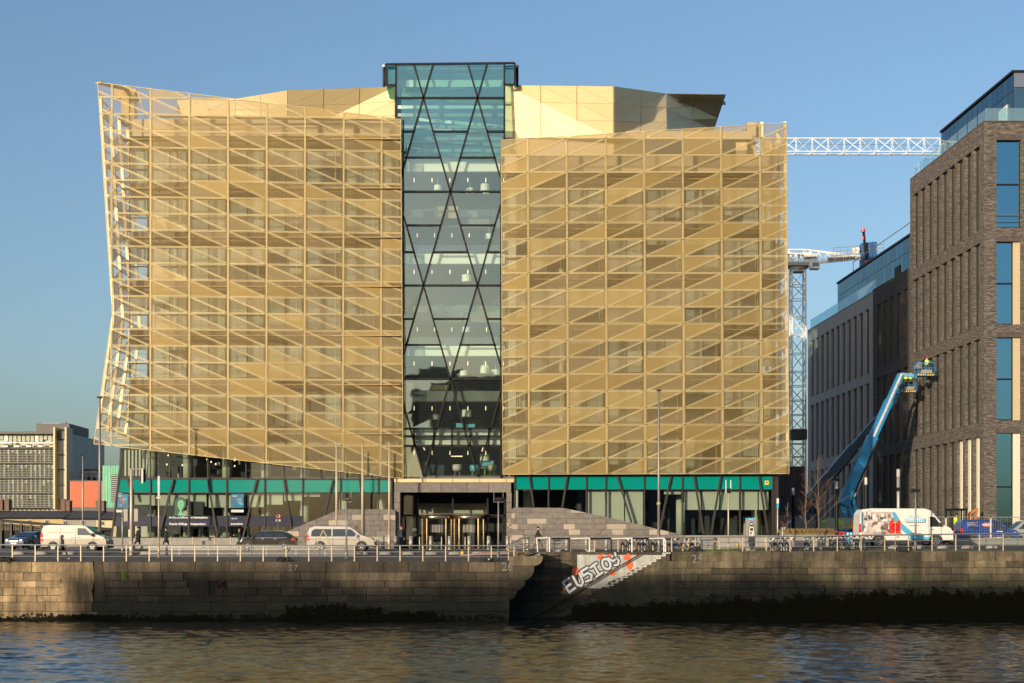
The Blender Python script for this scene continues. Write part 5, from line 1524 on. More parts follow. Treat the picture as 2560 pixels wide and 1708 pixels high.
# ------------------------------------------------------------------ left background
ol = empty('glass_office', (0,0,0), 0, 'glass office with rows of horizontal louvres and pale fin walls at the left edge', 'building')
Yo = 215.0
def ob(nm, a, c, y0, y1, m_, yn=0.0, d=0.3, par=None, Y=Yo):
    b = MB(); b.box(PX(a,Y), PX(c,Y), Y+yn, Y+yn+d, PZ(y1,Y), PZ(y0,Y)); return b.build(nm, M[m_], par or ol)
ob('body', -60, 170, 1082, 1290, 'inside', 1.2, 18)
ob('roof_edge', -60, 140, 1079, 1085, 'zinc', -0.3, 1.5)
ob('roof_plant', 80, 163, 1056, 1079, 'zinc', 2, 10)
ob('roof_plant_cap', 88, 135, 1053.5, 1056, 'concrete_grey', 3, 3)
b = MB(); b.quadpts([P(163,1056,Yo+2), P(179,1061,Yo+14), P(179,1079,Yo+14), P(163,1079,Yo+2)]); b.build('roof_plant', M['zinc_blue'], ol)
b = MB(); b.quadpts([P(172,1071,Yo), P(209,1080,Yo+30), P(209,1290,Yo+30), P(172,1290,Yo)]); b.build('side_wall', M['zinc_blue'], ol)
for a in (139.5, 168): ob('fin_wall', a, a+4.5, 1070, 1274, 'cream_sheet', -1.2, 3)
ob('stair_glazing_head', 144, 168, 1078, 1098, 'zinc', -.2)
for a in (145, 156.5):
    for y0, y1 in ((1101,1136),(1139,1173),(1176,1212),(1214,1247)): ob('stair_pane', a, a+10.5, y0, y1, 'blind' , 0.1, .05)
for k in range(17):
    a = -50+11*k
    if a+9.5 < 139 and a > -60:
        ob('top_window', a+1, a+9.5, 1087, random.choice([1098,1102,1103,1118]), random.choice(['blind_green','blind_green','white_in']), 0.8, .05)
for k in range(14):
    a = -14+11.2*k; 
    for r_ in range(4):
        y0 = 1121+37.5*r_
        if a+10 > 139: continue
        p = ob('window', a+1, a+10, y0+2, y0+35, random.choice(['inside_mid','inside','blind_green','inside_mid','inside_dark']), 0.9, .05)
        rr = random.random()
        if rr < .5: ob('blind', a+1.5, a+9.5, y0+3, y0+random.uniform(8,16), 'white_in', 0.82, .03, p)
for r_ in range(5): ob('floor_edge', -60, 139, 1118+37.4*r_, 1120.5+37.4*r_, 'zinc', 0.2, .9)
for k in range(19):
    a = -14-44+11.2*k
    if a < 139: ob('mullion', a, a+1, 1120, 1274, 'zinc', 0.5, .4)
for k in range(36):
    y = 1122+4.15*k; ob('louvre', -60, 139, y, y+1.1, 'louvre' if k % 9 else 'zinc', 0.05, .25)
for k in range(5): ob('planter', 8+29*k, 20+29*k, 1114, 1118, 'white' if k < 4 else 'cream_sheet', -0.1, .5); ob('planter_plants', 9+29*k, 19+29*k, 1110.5, 1114, 'red_brick', 0, .4)
ob('roof_rail', -60, 139, 1106, 1106.8, 'steel', -.2, .05)
oh = empty('orange_hall', (0,0,0), 0, 'low orange clad hall beyond the terraced roofs left of the bank', 'building'); Yo2 = 205.0
for k in range(17):
    a = 175+5*k
    b = MB(); b.box(PX(a,Yo2)+.02, PX(a+5,Yo2)-.02, Yo2, Yo2+.1, PZ(1269,Yo2), PZ(1203,Yo2)); b.build('cladding_sheet', M['orange_clad'], oh)
b = MB(); b.box(PX(174,Yo2), PX(262,Yo2), Yo2+.15, Yo2+12, 4.9, PZ(1203,Yo2)+.05); b.build('wall', M['zinc'], oh)
b = MB(); b.box(PX(172,Yo2), PX(262,Yo2), Yo2-.1, Yo2+12, PZ(1203,Yo2)+.05, PZ(1201,Yo2)); b.build('roof_edge', M['zinc'], oh)
gh = empty('green_hall', (0,0,0), 0, 'taller green copper clad hall immediately left of the bank', 'building')
for k in range(8):
    a = 259+6.5*k
    b = MB(); b.box(PX(a,Yo2)+.02, PX(a+6.5,Yo2)-.02, Yo2-.6, Yo2-.5, PZ(1270,Yo2), PZ(1165,Yo2)); b.build('cladding_sheet', M['green_patina'], gh)
b = MB(); b.box(PX(259,Yo2), PX(318,Yo2), Yo2-.45, Yo2+14, 4.9, PZ(1165,Yo2)-.05); b.build('wall', M['zinc'], gh)
b = MB(); b.box(PX(281,Yo2), PX(305,Yo2), Yo2-.7, Yo2-.62, PZ(1256,Yo2), PZ(1187,Yo2)); b.build('louvred_opening', M['inside_dark'], gh)
for k in range(14):
    y = 1189+k*4.9; b = MB(); b.box(PX(281,Yo2), PX(305,Yo2), Yo2-.78, Yo2-.72, PZ(y+1.4,Yo2), PZ(y,Yo2)); b.build('louvre', M['steel_matt'], gh)
sd_ = empty('white_steel_canopy', (0,0,0), 0, 'white roof canopy on branching steel posts above the orange hall', 'building'); Y3 = 222.0
for k in range(4):
    b = MB(); a = 183+20*k; b.box(PX(a,Y3)+.03, PX(a+20,Y3)-.03, Y3, Y3+6, PZ(1183,Y3), PZ(1176.5,Y3)); b.build('fascia_panel', M['white'], sd_)
b = MB(); b.box(PX(182,Y3), PX(264,Y3), Y3-.3, Y3+8, PZ(1174,Y3), PZ(1172,Y3)); b.build('roof', M['cream_sheet'], sd_)
for k in range(6):
    x = 187+14*k; b = MB(); b.bar(P(x,1201,Y3), P(x,1184,Y3), .14); b.bar(P(x,1192,Y3), P(x+6,1184,Y3), .12); b.bar(P(x,1192,Y3), P(x-6,1184,Y3), .12); b.build('branching_post', M['white'], sd_)
b = MB(); b.bar(P(185,1190.5,Y3), P(262,1190.5,Y3), .12); b.build('rail', M['white'], sd_)
b = MB(); b.box(PX(180,Y3), PX(262,Y3), Y3+3, Y3+6, 4.9, PZ(1193,Y3)); b.build('wall', M['zinc'], sd_)
# terrace houses
def terrace(a, c, ytop, yeave, ybase, Y, wall_m, lab, wins):
    t = empty('terraced_house', (0,0,0), 0, lab, 'house', 'terraced houses left of the bank')
    x0, x1 = PX(a,Y), PX(c,Y)
    b = MB(); b.box(x0, x1, Y, Y+7, 4.8, PZ(yeave,Y)); b.build('wall', M[wall_m], t)
    ze, zt = PZ(yeave,Y), PZ(ytop,Y)
    b = MB(); b.quadpts([(x0-.1,Y-.25,ze-.05),(x1+.1,Y-.25,ze-.05),(x1+.1,Y+3.6,zt),(x0-.1,Y+3.6,zt)]); b.quadpts([(x0-.1,Y+7.3,ze-.05),(x1+.1,Y+7.3,ze-.05),(x1+.1,Y+3.6,zt),(x0-.1,Y+3.6,zt)])
    b.quadpts([(x0,Y,ze),(x0,Y+7,ze),(x0,Y+3.6,zt)]); b.quadpts([(x1,Y,ze),(x1,Y+7,ze),(x1,Y+3.6,zt)])
    r_ = b.build('roof', M['slate_roof'], t)
    g_ = MB(); g_.cyl((x0,Y-.3,ze-.02),(x1,Y-.3,ze-.02),.06,n=6); g_.build('gutter', M['black'], t)
    for w_ in wins:
        f = MB(); f.box(PX(w_,Y), PX(w_+11,Y), Y-.05, Y-.01, PZ(ybase,Y), PZ(yeave+5,Y)); wo = f.build('window', M['white'], t)
        f = MB(); f.box(PX(w_+1,Y), PX(w_+5,Y), Y-.07, Y-.055, PZ(ybase-1,Y), PZ(yeave+6,Y)); f.box(PX(w_+6,Y), PX(w_+10,Y), Y-.07, Y-.055, PZ(ybase-1,Y), PZ(yeave+6,Y)); f.build('pane', M['inside_dark'], wo)
    return t, r_
def chimney(par, px0, px1, ytop, ybot, Y):
    b = MB(); b.box(PX(px0,Y), PX(px1,Y), Y, Y+1, PZ(ybot,Y), PZ(ytop,Y)); b.box(PX(px0,Y)-.06, PX(px1,Y)+.06, Y-.06, Y+1.06, PZ(ytop+4,Y), PZ(ytop+2.5,Y)); ch = b.build('chimney', M['red_brick'], par)
    for k in (0.3, 0.7):
        p = MB(); xx = PX(px0,Y)+(PX(px1,Y)-PX(px0,Y))*k; p.cyl((xx,Y+.5,PZ(ytop,Y)),(xx,Y+.5,PZ(ytop,Y)+.3),.12,n=8); p.build('chimney_pot', M['red_brick'], ch) if False else None
Yt = 160.0
t1, r1 = terrace(-60, 20, 1275, 1295, 1310, Yt, 'render_yellow', 'low yellow terraced house with slate roof at the very left edge', [-20, 2])
t2, r2 = terrace(20.5, 157, 1275, 1295, 1310, Yt, 'render_yellow', 'long low yellow terraced house with slate roof behind the white van', [68, 112])
t3, r3 = terrace(157.5, 240, 1275, 1297, 1312, Yt, 'render_grey', 'low grey terraced house with slate roof behind the white van bonnet', [158, 202])
t4, r4 = terrace(240.5, 300, 1277, 1298, 1314, Yt, 'cream_sheet', 'low cream terraced house with slate roof touching the bank corner', [250])
chimney(r1, -4, 6, 1249, 1276, Yt+3); chimney(r2, 11, 22, 1249, 1276, Yt+3); chimney(r2, 152, 162, 1248, 1278, Yt+3); chimney(r3, 164, 174, 1251, 1278, Yt+3); chimney(r3, 239, 248, 1252, 1278, Yt+3); chimney(r4, 250, 260, 1252, 1278, Yt+3)
# the black slatted parapet that slopes down to the right
fe = empty('black_fence', (0,0,0), 0, 'long black slatted fence sloping down to the right behind the blue saloon', 'fence'); Yf = 126.0
ftop = lambda px: 1300+(px+20)*24/300
for k in range(74):
    px = -22+4.05*k
    b = MB(); b.box(PX(px,Yf), PX(px+2.9,Yf), Yf, Yf+.06, 4.7, PZ(ftop(px)+6,Yf)); b.build('slat', M['black'], fe)
for k in range(12):
    a, c = -22+25*k, 3+25*k
    b = MB(); b.bar(P(a,ftop(a),Yf-.1), P(c,ftop(c),Yf-.1), .22, .25); b.bar(P(a,ftop(a)+12,Yf-.05), P(c,ftop(c)+12,Yf-.05), .1, .1); b.build('rail', M['black'], fe)
    if k % 1 == 0: b = MB(); b.bar(P(a,ftop(a),Yf-.15), (PX(a,Yf-.15),Yf-.15,4.7), .14, .14); b.build('post', M['plastic'], fe)
b = MB(); b.box(PX(-30,Yf), PX(277,Yf), Yf+.2, Yf+.3, 4.7, PZ(1326,Yf)); b.build('backing_board', M['frame_dark'], fe)

# ------------------------------------------------------------------ cranes
def lattice(b, A, B, w_, h, n, t=0.12, up=Vector((0,0,1)), side_=None, m=0, tri=False):
    A, B = Vector(A), Vector(B); d = (B-A).normalized(); s_ = side_ or d.cross(up).normalized(); u = s_.cross(d).normalized() if side_ is None else up
    if tri: cor = [(-.5,0),(.5,0),(0,1)]
    else: cor = [(-.5,-.5),(.5,-.5),(.5,.5),(-.5,.5)]
    def pt(k, i): c = cor[k % len(cor)]; return A + (B-A)*(i/n) + s_*(c[0]*w_) + u*(c[1]*h)
    for k in range(len(cor)): b.bar(pt(k,0), pt(k,n), t, t, m=m)
    for i in range(n):
        for k in range(len(cor)):
            if tri and k == 0:
                b.bar(pt(0,i), pt(1,i), t*.6, t*.6, m=m); continue
            if i % 2: b.bar(pt(k,i), pt(k+1,i+1), t*.6, t*.6, m=m)
            else: b.bar(pt(k+1,i), pt(k,i+1), t*.6, t*.6, m=m)
            b.bar(pt(k,i+1), pt(k+1,i+1), t*.6, t*.6, m=m)
Yc = 200.0
cr_ = empty('tower_crane', (0,0,0), 0, 'white tower crane with ballast arm and sign panels between the bank and the grey block', 'crane')
xc = PX(1994, Yc)
segs = [(4.9, PZ(1110,Yc)), (PZ(1110,Yc), PZ(930,Yc)), (PZ(930,Yc), PZ(840,Yc)), (PZ(840,Yc), PZ(750,Yc)), (PZ(750,Yc), PZ(680,Yc))]
for z0, z1 in segs:
    b = MB(); lattice(b, (xc,Yc,z0), (xc,Yc,z1), 1.85, 1.85, max(2, int((z1-z0)/1.7)), 0.19, up=Vector((0,1,0)), side_=Vector((1,0,0))); b.build('mast_section', M['white_crane'], cr_)
b = MB(); b.box(xc-1.1, xc+1.1, Yc-1.1, Yc+1.1, PZ(1100,Yc), PZ(1075,Yc)); b.build('climbing_platform', M['zinc'], cr_)
b = MB(); b.cyl((xc,Yc,PZ(680,Yc)), (xc,Yc,PZ(662,Yc)), 1.1, 1.3, 12); b.box(xc-1.6, xc+1.6, Yc-1.4, Yc+1.4, PZ(668,Yc), PZ(660,Yc)); b.build('slewing_ring', M['steel_matt'], cr_)
b = MB(); b.prism([(PX(2018,Yc),PZ(680,Yc)),(PX(2040,Yc),PZ(680,Yc)),(PX(2040,Yc),PZ(663,Yc)),(PX(2016,Yc),PZ(663,Yc))], Yc-2.6, Yc-1.2); b.build('cab', M['white_crane'], cr_)
b = MB(); b.box(PX(2021,Yc), PX(2037,Yc), Yc-2.64, Yc-2.61, PZ(675,Yc), PZ(666,Yc)); b.build('cab_window', M['glass_car'], cr_)
b = MB(); lattice(b, P(1962,650,Yc), P(2012,652,Yc), 1.4, 1.6, 4, .14); b.tube([P(1968,624,Yc), P(2014,624,Yc)], .1); b.bar(P(1968,624,Yc), P(1985,660,Yc), .16); b.bar(P(2014,624,Yc), P(1990,660,Yc), .16); b.bar(P(1968,640,Yc), P(2030,634,Yc), .3); b.bar(P(2014,624,Yc),P(2110,640,Yc),.12); b.bar(P(2020,640,Yc),P(2008,624,Yc),.16); b.build('apex_frame', M['white_crane'], cr_)
b = MB(); b.bar(P(2010,660,Yc-.8), P(2152,646,Yc-.8), .18, .35); b.bar(P(2010,660,Yc+.8), P(2152,646,Yc+.8), .18, .35); b.bar(P(2014,624,Yc), P(2150,640,Yc), .14); 
for k in range(7):
    x = 2014+k*22; b.bar(P(x,660-k*2.2,Yc-.8), P(x+11,628+k*1.6,Yc), .1); b.bar(P(x+11,628+k*1.6,Yc), P(x+22,658-k*2.2,Yc-.8), .1)
b.build('counter_jib', M['white_crane'], cr_)
b = MB(); lattice(b, P(1905,655,Yc), P(1975,652,Yc), 1.2, 1.3, 6, .12, tri=True); b.build('jib_root', M['white_crane'], cr_)
sgn = MB(); sgn.prism([(PX(2009,Yc-1),PZ(655,Yc-1)),(PX(2045,Yc-1),PZ(652,Yc-1)),(PX(2045,Yc-1),PZ(634,Yc-1)),(PX(2009,Yc-1),PZ(637,Yc-1))], Yc-1.02, Yc-.95)
s_o = sgn.build('sign_panel', M['white'], cr_); text('ballymore.', 'sign_lettering', 0.50, (PX(2012,Yc-1.1), Yc-1.05, PZ(647.5,Yc-1.1)), M['black'], s_o, rot=(R(90),R(-4),0), ext=.01, sx=.78, offset=.006)
sgn = MB(); sgn.prism([(PX(2068,Yc-1),PZ(655.5,Yc-1)),(PX(2151,Yc-1),PZ(650,Yc-1)),(PX(2151,Yc-1),PZ(637,Yc-1)),(PX(2068,Yc-1),PZ(642,Yc-1))], Yc-1.02, Yc-.95)
s_o = sgn.build('sign_panel', M['white'], cr_); text('IRISH CRANE & LIFTING', 'sign_lettering', 0.62, (PX(2071,Yc-1.1), Yc-1.05, PZ(653.3,Yc-1.1)), M['black'], s_o, rot=(R(90),R(-4),0), ext=.01, sx=.56, offset=.012)
for k, x in enumerate((2152, 2165, 2177)):
    b = MB(); b.box(PX(x,Yc)+.02, PX(x+12,Yc)-.02, Yc-.9, Yc+.9, PZ(667-k*3,Yc), PZ(610-k,Yc)); b.build('counterweight', M['counter_blue'], cr_)
b = MB(); b.cyl(P(2140,625,Yc-.7), P(2140,625,Yc+.7), .5, n=12); b.build('winch_drum', M['white_crane'], cr_)
b = MB()
for k in range(8): b.cyl(P(2083+18*k,638-1.2*k,Yc-1), P(2083+18*k,620-1.4*k,Yc-1), .035, n=5)
b.tube([P(2083,620,Yc-1), P(2211,611,Yc-1)], .035, 5); b.tube([P(2083,629,Yc-1), P(2211,620,Yc-1)], .03, 5); b.bar(P(2083,640,Yc-.8), P(2213,628,Yc-.8), .12, .1); b.build('walkway_rail', M['steel_matt'], cr_)
b = MB(); b.bar(P(2167,663,Yc-1.4), P(2159,580,Yc-1.4), .30, .25); b.build('jib_winch_boom', M['black'], cr_)
b = MB(); b.cyl(P(2158,580,Yc-1.5), P(2157,572,Yc-1.5), .3, n=8); b.cyl(P(2157.5,600,Yc-1.6), P(2158,592,Yc-1.6), .16, n=6); b.bar(P(2167,663,Yc-1.5), P(2166,652,Yc-1.5), .4); b.build('boom_head', M['red'], cr_)
# upper crane: long lattice jib from behind the bank
Yj = 185.0
uj = empty('jib_crane', (0,0,0), 0, 'long white lattice jib reaching out from behind the bank roof towards the brick office', 'crane')
for k in range(6):
    a, c = 1870+80*k, 1950+80*k
    if c > 2355: c = 2352
    b = MB(); lattice(b, P(a,382,Yj), P(c,382+(c-a)*0.0,Yj), 1.3, 1.85, 2, .10, tri=True); b.build('jib_section', M['white_crane'], uj)
b = MB(); b.tube([P(1870,388,Yj-.8), P(2350,388,Yj-.8)], .025, 5); b.tube([P(1870,358,Yj), P(2350,364,Yj)], .02, 5); b.build('hoist_rope', M['black'], uj)
b = MB(); lattice(b, (PX(1780,Yj),Yj,4.9), (PX(1780,Yj),Yj,PZ(375,Yj)), 1.8, 1.8, 30, .16, up=Vector((0,1,0)), side_=Vector((1,0,0))); b.build('mast', M['white_crane'], uj)
b = MB(); lattice(b, P(1600,383,Yj), P(1870,382,Yj), 1.5, 1.85, 12, .12, tri=True); b.build('counter_jib', M['white_crane'], uj)
# ------------------------------------------------------------------ vehicles
def vehicle(name, label, cat, loc, facing, L, W, prof, zb, taper, side_windows, wind, paint, wheels, wr=0.33, rim='steel', extras=None, rearwin=None, headl=None, taill=None, group=None, scale=1.0):
    """prof: (x, z) outline from rear bottom over the roof to front bottom; x runs forward. wind: (p, q) of the windscreen"""
    root = empty(name, loc, 0 if facing > 0 else math.pi, label, cat, group)
    root.scale = (scale, scale, scale)
    H = max(z for x, z in prof)
    def hw(z): return W/2 if z <= zb else W/2*(1 - taper*(z-zb)/(H-zb))
    cx = L/2
    full = [(x-cx, z) for x, z in prof]                       # rear -> front, over the roof
    poly = full[::-1]                                         # ccw seen from -y: front bottom up over to rear
    mz = sum(z for x, z in poly)/len(poly)
    b = MB()
    def inner(p): return (p[0]*0.985, mz+(p[1]-mz)*0.965)
    n = len(full)
    # skin across the width
    for i in range(n):
        j = (i+1) % n
        p, q = full[i], full[j]; pi_, qi = inner(p), inner(q)
        hp, hq = hw(p[1])-0.07, hw(q[1])-0.07
        b.quadpts([(p[0],-hp,p[1]),(q[0],-hq,q[1]),(q[0],hq,q[1]),(p[0],hp,p[1])])
        for s_ in (-1, 1):
            b.quadpts([(p[0],s_*hp,p[1]),(q[0],s_*hq,q[1]),(qi[0],s_*hw(qi[1]),qi[1]),(pi_[0],s_*hw(pi_[1]),pi_[1])])
    ip = [inner(p) for p in full]
    ccw = ip if area(ip) > 0 else ip[::-1]
    for part in (clip(ccw, 0, -1, zb), clip(ccw, 0, 1, -zb)):
        if len(part) < 3: continue
        for s_ in (-1, 1): b.quadpts([(x, s_*hw(z), z) for x, z in part])
    body = b.build('body', M[paint], root)
    for k, wp_ in enumerate(side_windows):
        for s_ in (-1, 1):
            g_ = MB(); pts = [(x-cx, s_*(hw(z)+0.008), z) for x, z in wp_]; g_.quadpts(pts)
            g_.build('side_window', M['glass_side'], root)
    if wind:
        (x0,z0),(x1,z1) = wind; g_ = MB(); dn = 0.012
        h0, h1 = hw(z0)-0.14, hw(z1)-0.16
        dx_, dz2 = (z0-z1), (x1-x0); l_ = math.hypot(dx_, dz2) or 1; ox, oz = abs(dx_)/l_*dn*(1 if x1 < x0 else -1), dn*abs(dz2)/l_
        g_.quadpts([(x0-cx+ox,-h0,z0+oz),(x0-cx+ox,h0,z0+oz),(x1-cx+ox,h1,z1+oz),(x1-cx+ox,-h1,z1+oz)]); g_.build('windscreen', M['glass_side'], root)
    if rearwin:
        (x0,z0),(x1,z1) = rearwin; g_ = MB(); h0, h1 = hw(z0)-.14, hw(z1)-.16
        g_.quadpts([(x0-cx-.012,-h0,z0),(x0-cx-.012,h0,z0),(x1-cx-.012,h1,z1),(x1-cx-.012,-h1,z1)]); g_.build('rear_window', M['glass_side'], root)
    for wx in wheels:
        for s_ in (-1, 1):
            w_ = MB(); w_.cyl((wx-cx, s_*(W/2-0.22), wr), (wx-cx, s_*(W/2+0.012), wr), wr, n=18)
            wo = w_.build('wheel', M['rubber'], root)
            r_ = MB(); r_.cyl((wx-cx, s_*(W/2-0.02), wr), (wx-cx, s_*(W/2+0.02), wr), wr*0.62, n=14); 
            ro = r_.build('rim', M['rim_dark'], wo)
            sp = MB()
            for a in range(5):
                t = a*2*math.pi/5+0.3; sp.bar((wx-cx, s_*(W/2+0.026), wr), (wx-cx+wr*.6*math.cos(t), s_*(W/2+0.026), wr+wr*.6*math.sin(t)), 0.07, 0.02, up=(0,1,0))
            sp.ring((wx-cx, s_*(W/2+0.02), wr), wr*0.62, 0.025, 'y', 16, 4)
            sp.build('spokes', M[rim], wo)
            ar = MB()      # dark wheel arch lip
            for a in range(10):
                t0, t1 = math.pi*a/10, math.pi*(a+1)/10; R1, R2 = wr+0.005, wr+0.085; y = s_*(W/2+0.006)
                ar.quadpts([(wx-cx+R1*math.cos(t0),y,wr+R1*math.sin(t0)),(wx-cx+R2*math.cos(t0),y,wr+R2*math.sin(t0)),(wx-cx+R2*math.cos(t1),y,wr+R2*math.sin(t1)),(wx-cx+R1*math.cos(t1),y,wr+R1*math.sin(t1))])
            ar.build('wheel_arch', M['plastic'], root)
    # sill strip, bumpers, lamps, door seams, handles, mirrors
    s0 = MB()
    for s_ in (-1, 1): s0.box(wheels[0]-cx+wr+.1, wheels[-1]-cx-wr-.1, s_*W/2-.012 if s_ > 0 else -W/2-.012, s_*W/2+.012 if s_ > 0 else -W/2+.012, 0.2, 0.30)
    s0.build('sill', M['plastic'], root)
    bp = MB(); bp.box(-cx-.02, -cx+.14, -W/2+.12, W/2-.12, .30, .52); bp.build('rear_bumper', M['plastic'], root)
    bp = MB(); bp.box(cx-.14, cx+.025, -W/2+.14, W/2-.14, .26, .50); bp.build('front_bumper', M['plastic'], root)
    if headl:
        for s_ in (-1, 1):
            h_ = MB(); x, z = headl; h_.quadpts([(x-cx, s_*(hw(z)+.012), z-.08),(x-cx+.32, s_*(hw(z)-.02), z-.10),(x-cx+.28, s_*(hw(z)-.04), z+.05),(x-cx-.08, s_*(hw(z)+.012), z+.09)])
            h_.box(cx-.05, cx+.012, s_*(W/2-.38) if s_ > 0 else -W/2+.12, s_*(W/2-.12) if s_ > 0 else -W/2+.38, z-.1, z+.06); h_.build('headlight', M['headlamp'], root)
    if taill:
        for s_ in (-1, 1):
            h_ = MB(); x, z0, z1 = taill; h_.quadpts([(x-cx, s_*(hw(z0)+.012), z0),(x-cx+.22, s_*(hw(z0)+.012), z0+.02),(x-cx+.18, s_*(hw(z1)+.012), z1),(x-cx+.02, s_*(hw(z1)+.012), z1)])
            h_.box(-cx-.015, -cx+.03, s_*(W/2-.2) if s_ > 0 else -W/2+.05, s_*(W/2-.05) if s_ > 0 else -W/2+.2, z0, z1); h_.build('tail_light', M['tail'], root)
    if extras: extras(root, cx, hw, W)
    return root
M['glass_side'] = mat('tinted_car_window', (0.02, 0.026, 0.03), 0.06, spec=0.9)
M['rim_dark'] = mat('dark_rim', (0.05, 0.05, 0.05), 0.4, 0.5)
def seam(root, cx, hw, xs_, z0, z1, zb_=1.0, m='plastic'):
    for x in xs_:
        for s_ in (-1, 1):
            d = MB(); d.bar((x-cx, s_*(hw(z0)+.004), z0), (x-cx, s_*(hw(min(z1,zb_))+.004), min(z1,zb_)), .02, .012, up=(0,1,0))
            if z1 > zb_: d.bar((x-cx, s_*(hw(zb_)+.004), zb_), (x-cx, s_*(hw(z1)+.004), z1), .02, .012, up=(0,1,0))
            d.build('door_seam', M[m], root)
def handle_(root, cx, hw, xs_, z, m='plastic'):
    for x in xs_:
        for s_ in (-1, 1):
            d = MB(); d.bar((x-cx-.1, s_*(hw(z)+.02), z), (x-cx+.1, s_*(hw(z)+.02), z), .03, .03); d.build('door_handle', M[m], root)
def mirror_(root, cx, hw, x, z, m):
    for s_ in (-1, 1):
        d = MB(); d.box(x-cx-.09, x-cx+.06, s_*(hw(z)+.03) if s_ > 0 else -hw(z)-.24, s_*(hw(z)+.24) if s_ > 0 else -hw(z)-.03, z-.09, z+.13); d.build('wing_mirror', M[m], root)
def gl(px, Y): x = PX(px, Y); return (x, Y, gz(x, Y)-0.01)
# white panel van, left
van_prof = [(0,.32),(0,1.0),(.06,1.70),(.22,1.93),(.7,1.98),(3.05,1.96),(3.40,1.86),(4.15,1.26),(4.72,1.06),(4.93,.84),(4.97,.34)]
def ex(root, cx, hw, W):
    seam(root, cx, hw, (.12,1.45,2.62,3.98), .4, 1.75, .95); handle_(root, cx, hw, (2.4,2.85), 1.05); mirror_(root, cx, hw, 3.9, 1.22, 'plastic')
    d = MB(); 
    for s_ in (-1,1): d.bar((.3-cx, s_*(hw(1.42)+.006), 1.42),(2.5-cx, s_*(hw(1.42)+.006), 1.42),.02,.02)
    d.build('side_rail', M['plastic'], root)
vehicle('panel_van', 'champagne white panel van driving right on the far left of the quay road', 'van', gl(194,110), 1, 4.97, 1.98, van_prof, .95, .13,
    [[(2.75,1.20),(3.85,1.20),(3.32,1.72),(2.75,1.74)]], ((4.18,1.24),(3.42,1.84)), 'champagne', (.95,3.88), .335, extras=ex, headl=(4.55,.86), taill=(.0,.75,1.35))
# black crossover, facing left
suv = [(0,.32),(-.0,.72),(.10,.98),(.52,1.32),(.95,1.46),(2.2,1.49),(2.75,1.42),(3.45,1.02),(4.15,.90),(4.38,.74),(4.42,.34)]
def ex(root, cx, hw, W):
    seam(root, cx, hw, (1.55,2.45,3.3), .4, .95, .9); handle_(root, cx, hw, (1.45,2.4), .92, 'steel'); mirror_(root, cx, hw, 3.15, 1.0, 'black_car')
    for s_ in (-1,1):
        d = MB(); d.tube([(.8-cx, s_*(hw(1.5)-.05), 1.46),(1.0-cx, s_*(hw(1.5)-.05), 1.52),(2.3-cx, s_*(hw(1.5)-.05), 1.53),(2.6-cx, s_*(hw(1.5)-.05), 1.48)], .018); d.build('roof_rail', M['steel'], root)
        d = MB(); d.bar((.55-cx, s_*(hw(1.0)+.01), 1.0),(3.3-cx, s_*(hw(1.0)+.01), .98),.02,.02); d.build('chrome_strip', M['steel'], root)
vehicle('crossover_car', 'black crossover car facing left in front of the shop windows', 'car', gl(668,111.5), -1, 4.42, 1.80, suv, .92, .24,
    [[(.62,1.06),(1.5,1.03),(1.5,1.37),(1.02,1.37),(.72,1.22)],[(1.6,1.03),(2.4,1.02),(2.36,1.38),(1.6,1.38)],[(2.5,1.02),(3.2,1.01),(2.72,1.33),(2.46,1.37)]], ((3.42,1.03),(2.78,1.40)), 'black_car', (.82,3.52), .34, extras=ex, headl=(4.02,.78), taill=(.02,.78,.98), rearwin=((.12,1.0),(.5,1.3)))
# silver people carrier, facing right
mpv = [(0,.32),(0,.9),(.06,1.45),(.2,1.78),(.6,1.88),(3.0,1.87),(3.35,1.78),(4.12,1.20),(4.85,.98),(5.08,.78),(5.14,.34)]
def ex(root, cx, hw, W):
    seam(root, cx, hw, (.7,1.95,3.0,3.95), .4, 1.7, .98); handle_(root, cx, hw, (2.75,3.2), 1.02, 'silver_car'); mirror_(root, cx, hw, 3.75, 1.12, 'silver_car')
    for s_ in (-1,1):
        d = MB(); d.tube([(.5-cx, s_*(hw(1.85)-.06), 1.88),(3.0-cx, s_*(hw(1.85)-.06), 1.89)], .02); d.build('roof_rail', M['steel'], root)
        d = MB(); d.bar((.2-cx, s_*(hw(.92)+.006), .92),(4.0-cx, s_*(hw(.92)+.006), .86),.03,.012); d.build('body_crease', M['plastic'], root)
vehicle('people_carrier', 'silver people carrier with dark rear windows facing right by the stone wedge wall', 'van', gl(856,110.5), 1, 5.14, 1.93, mpv, .98, .15,
    [[(.32,1.10),(1.85,1.10),(1.85,1.66),(.55,1.66),(.36,1.5)],[(1.95,1.10),(2.92,1.10),(2.92,1.66),(1.95,1.66)],[(3.05,1.10),(3.95,1.10),(3.35,1.62),(3.05,1.66)]], ((4.15,1.18),(3.38,1.76)), 'silver_car', (1.0,4.12), .35, extras=ex, headl=(4.55,.82), taill=(.0,.8,1.2))
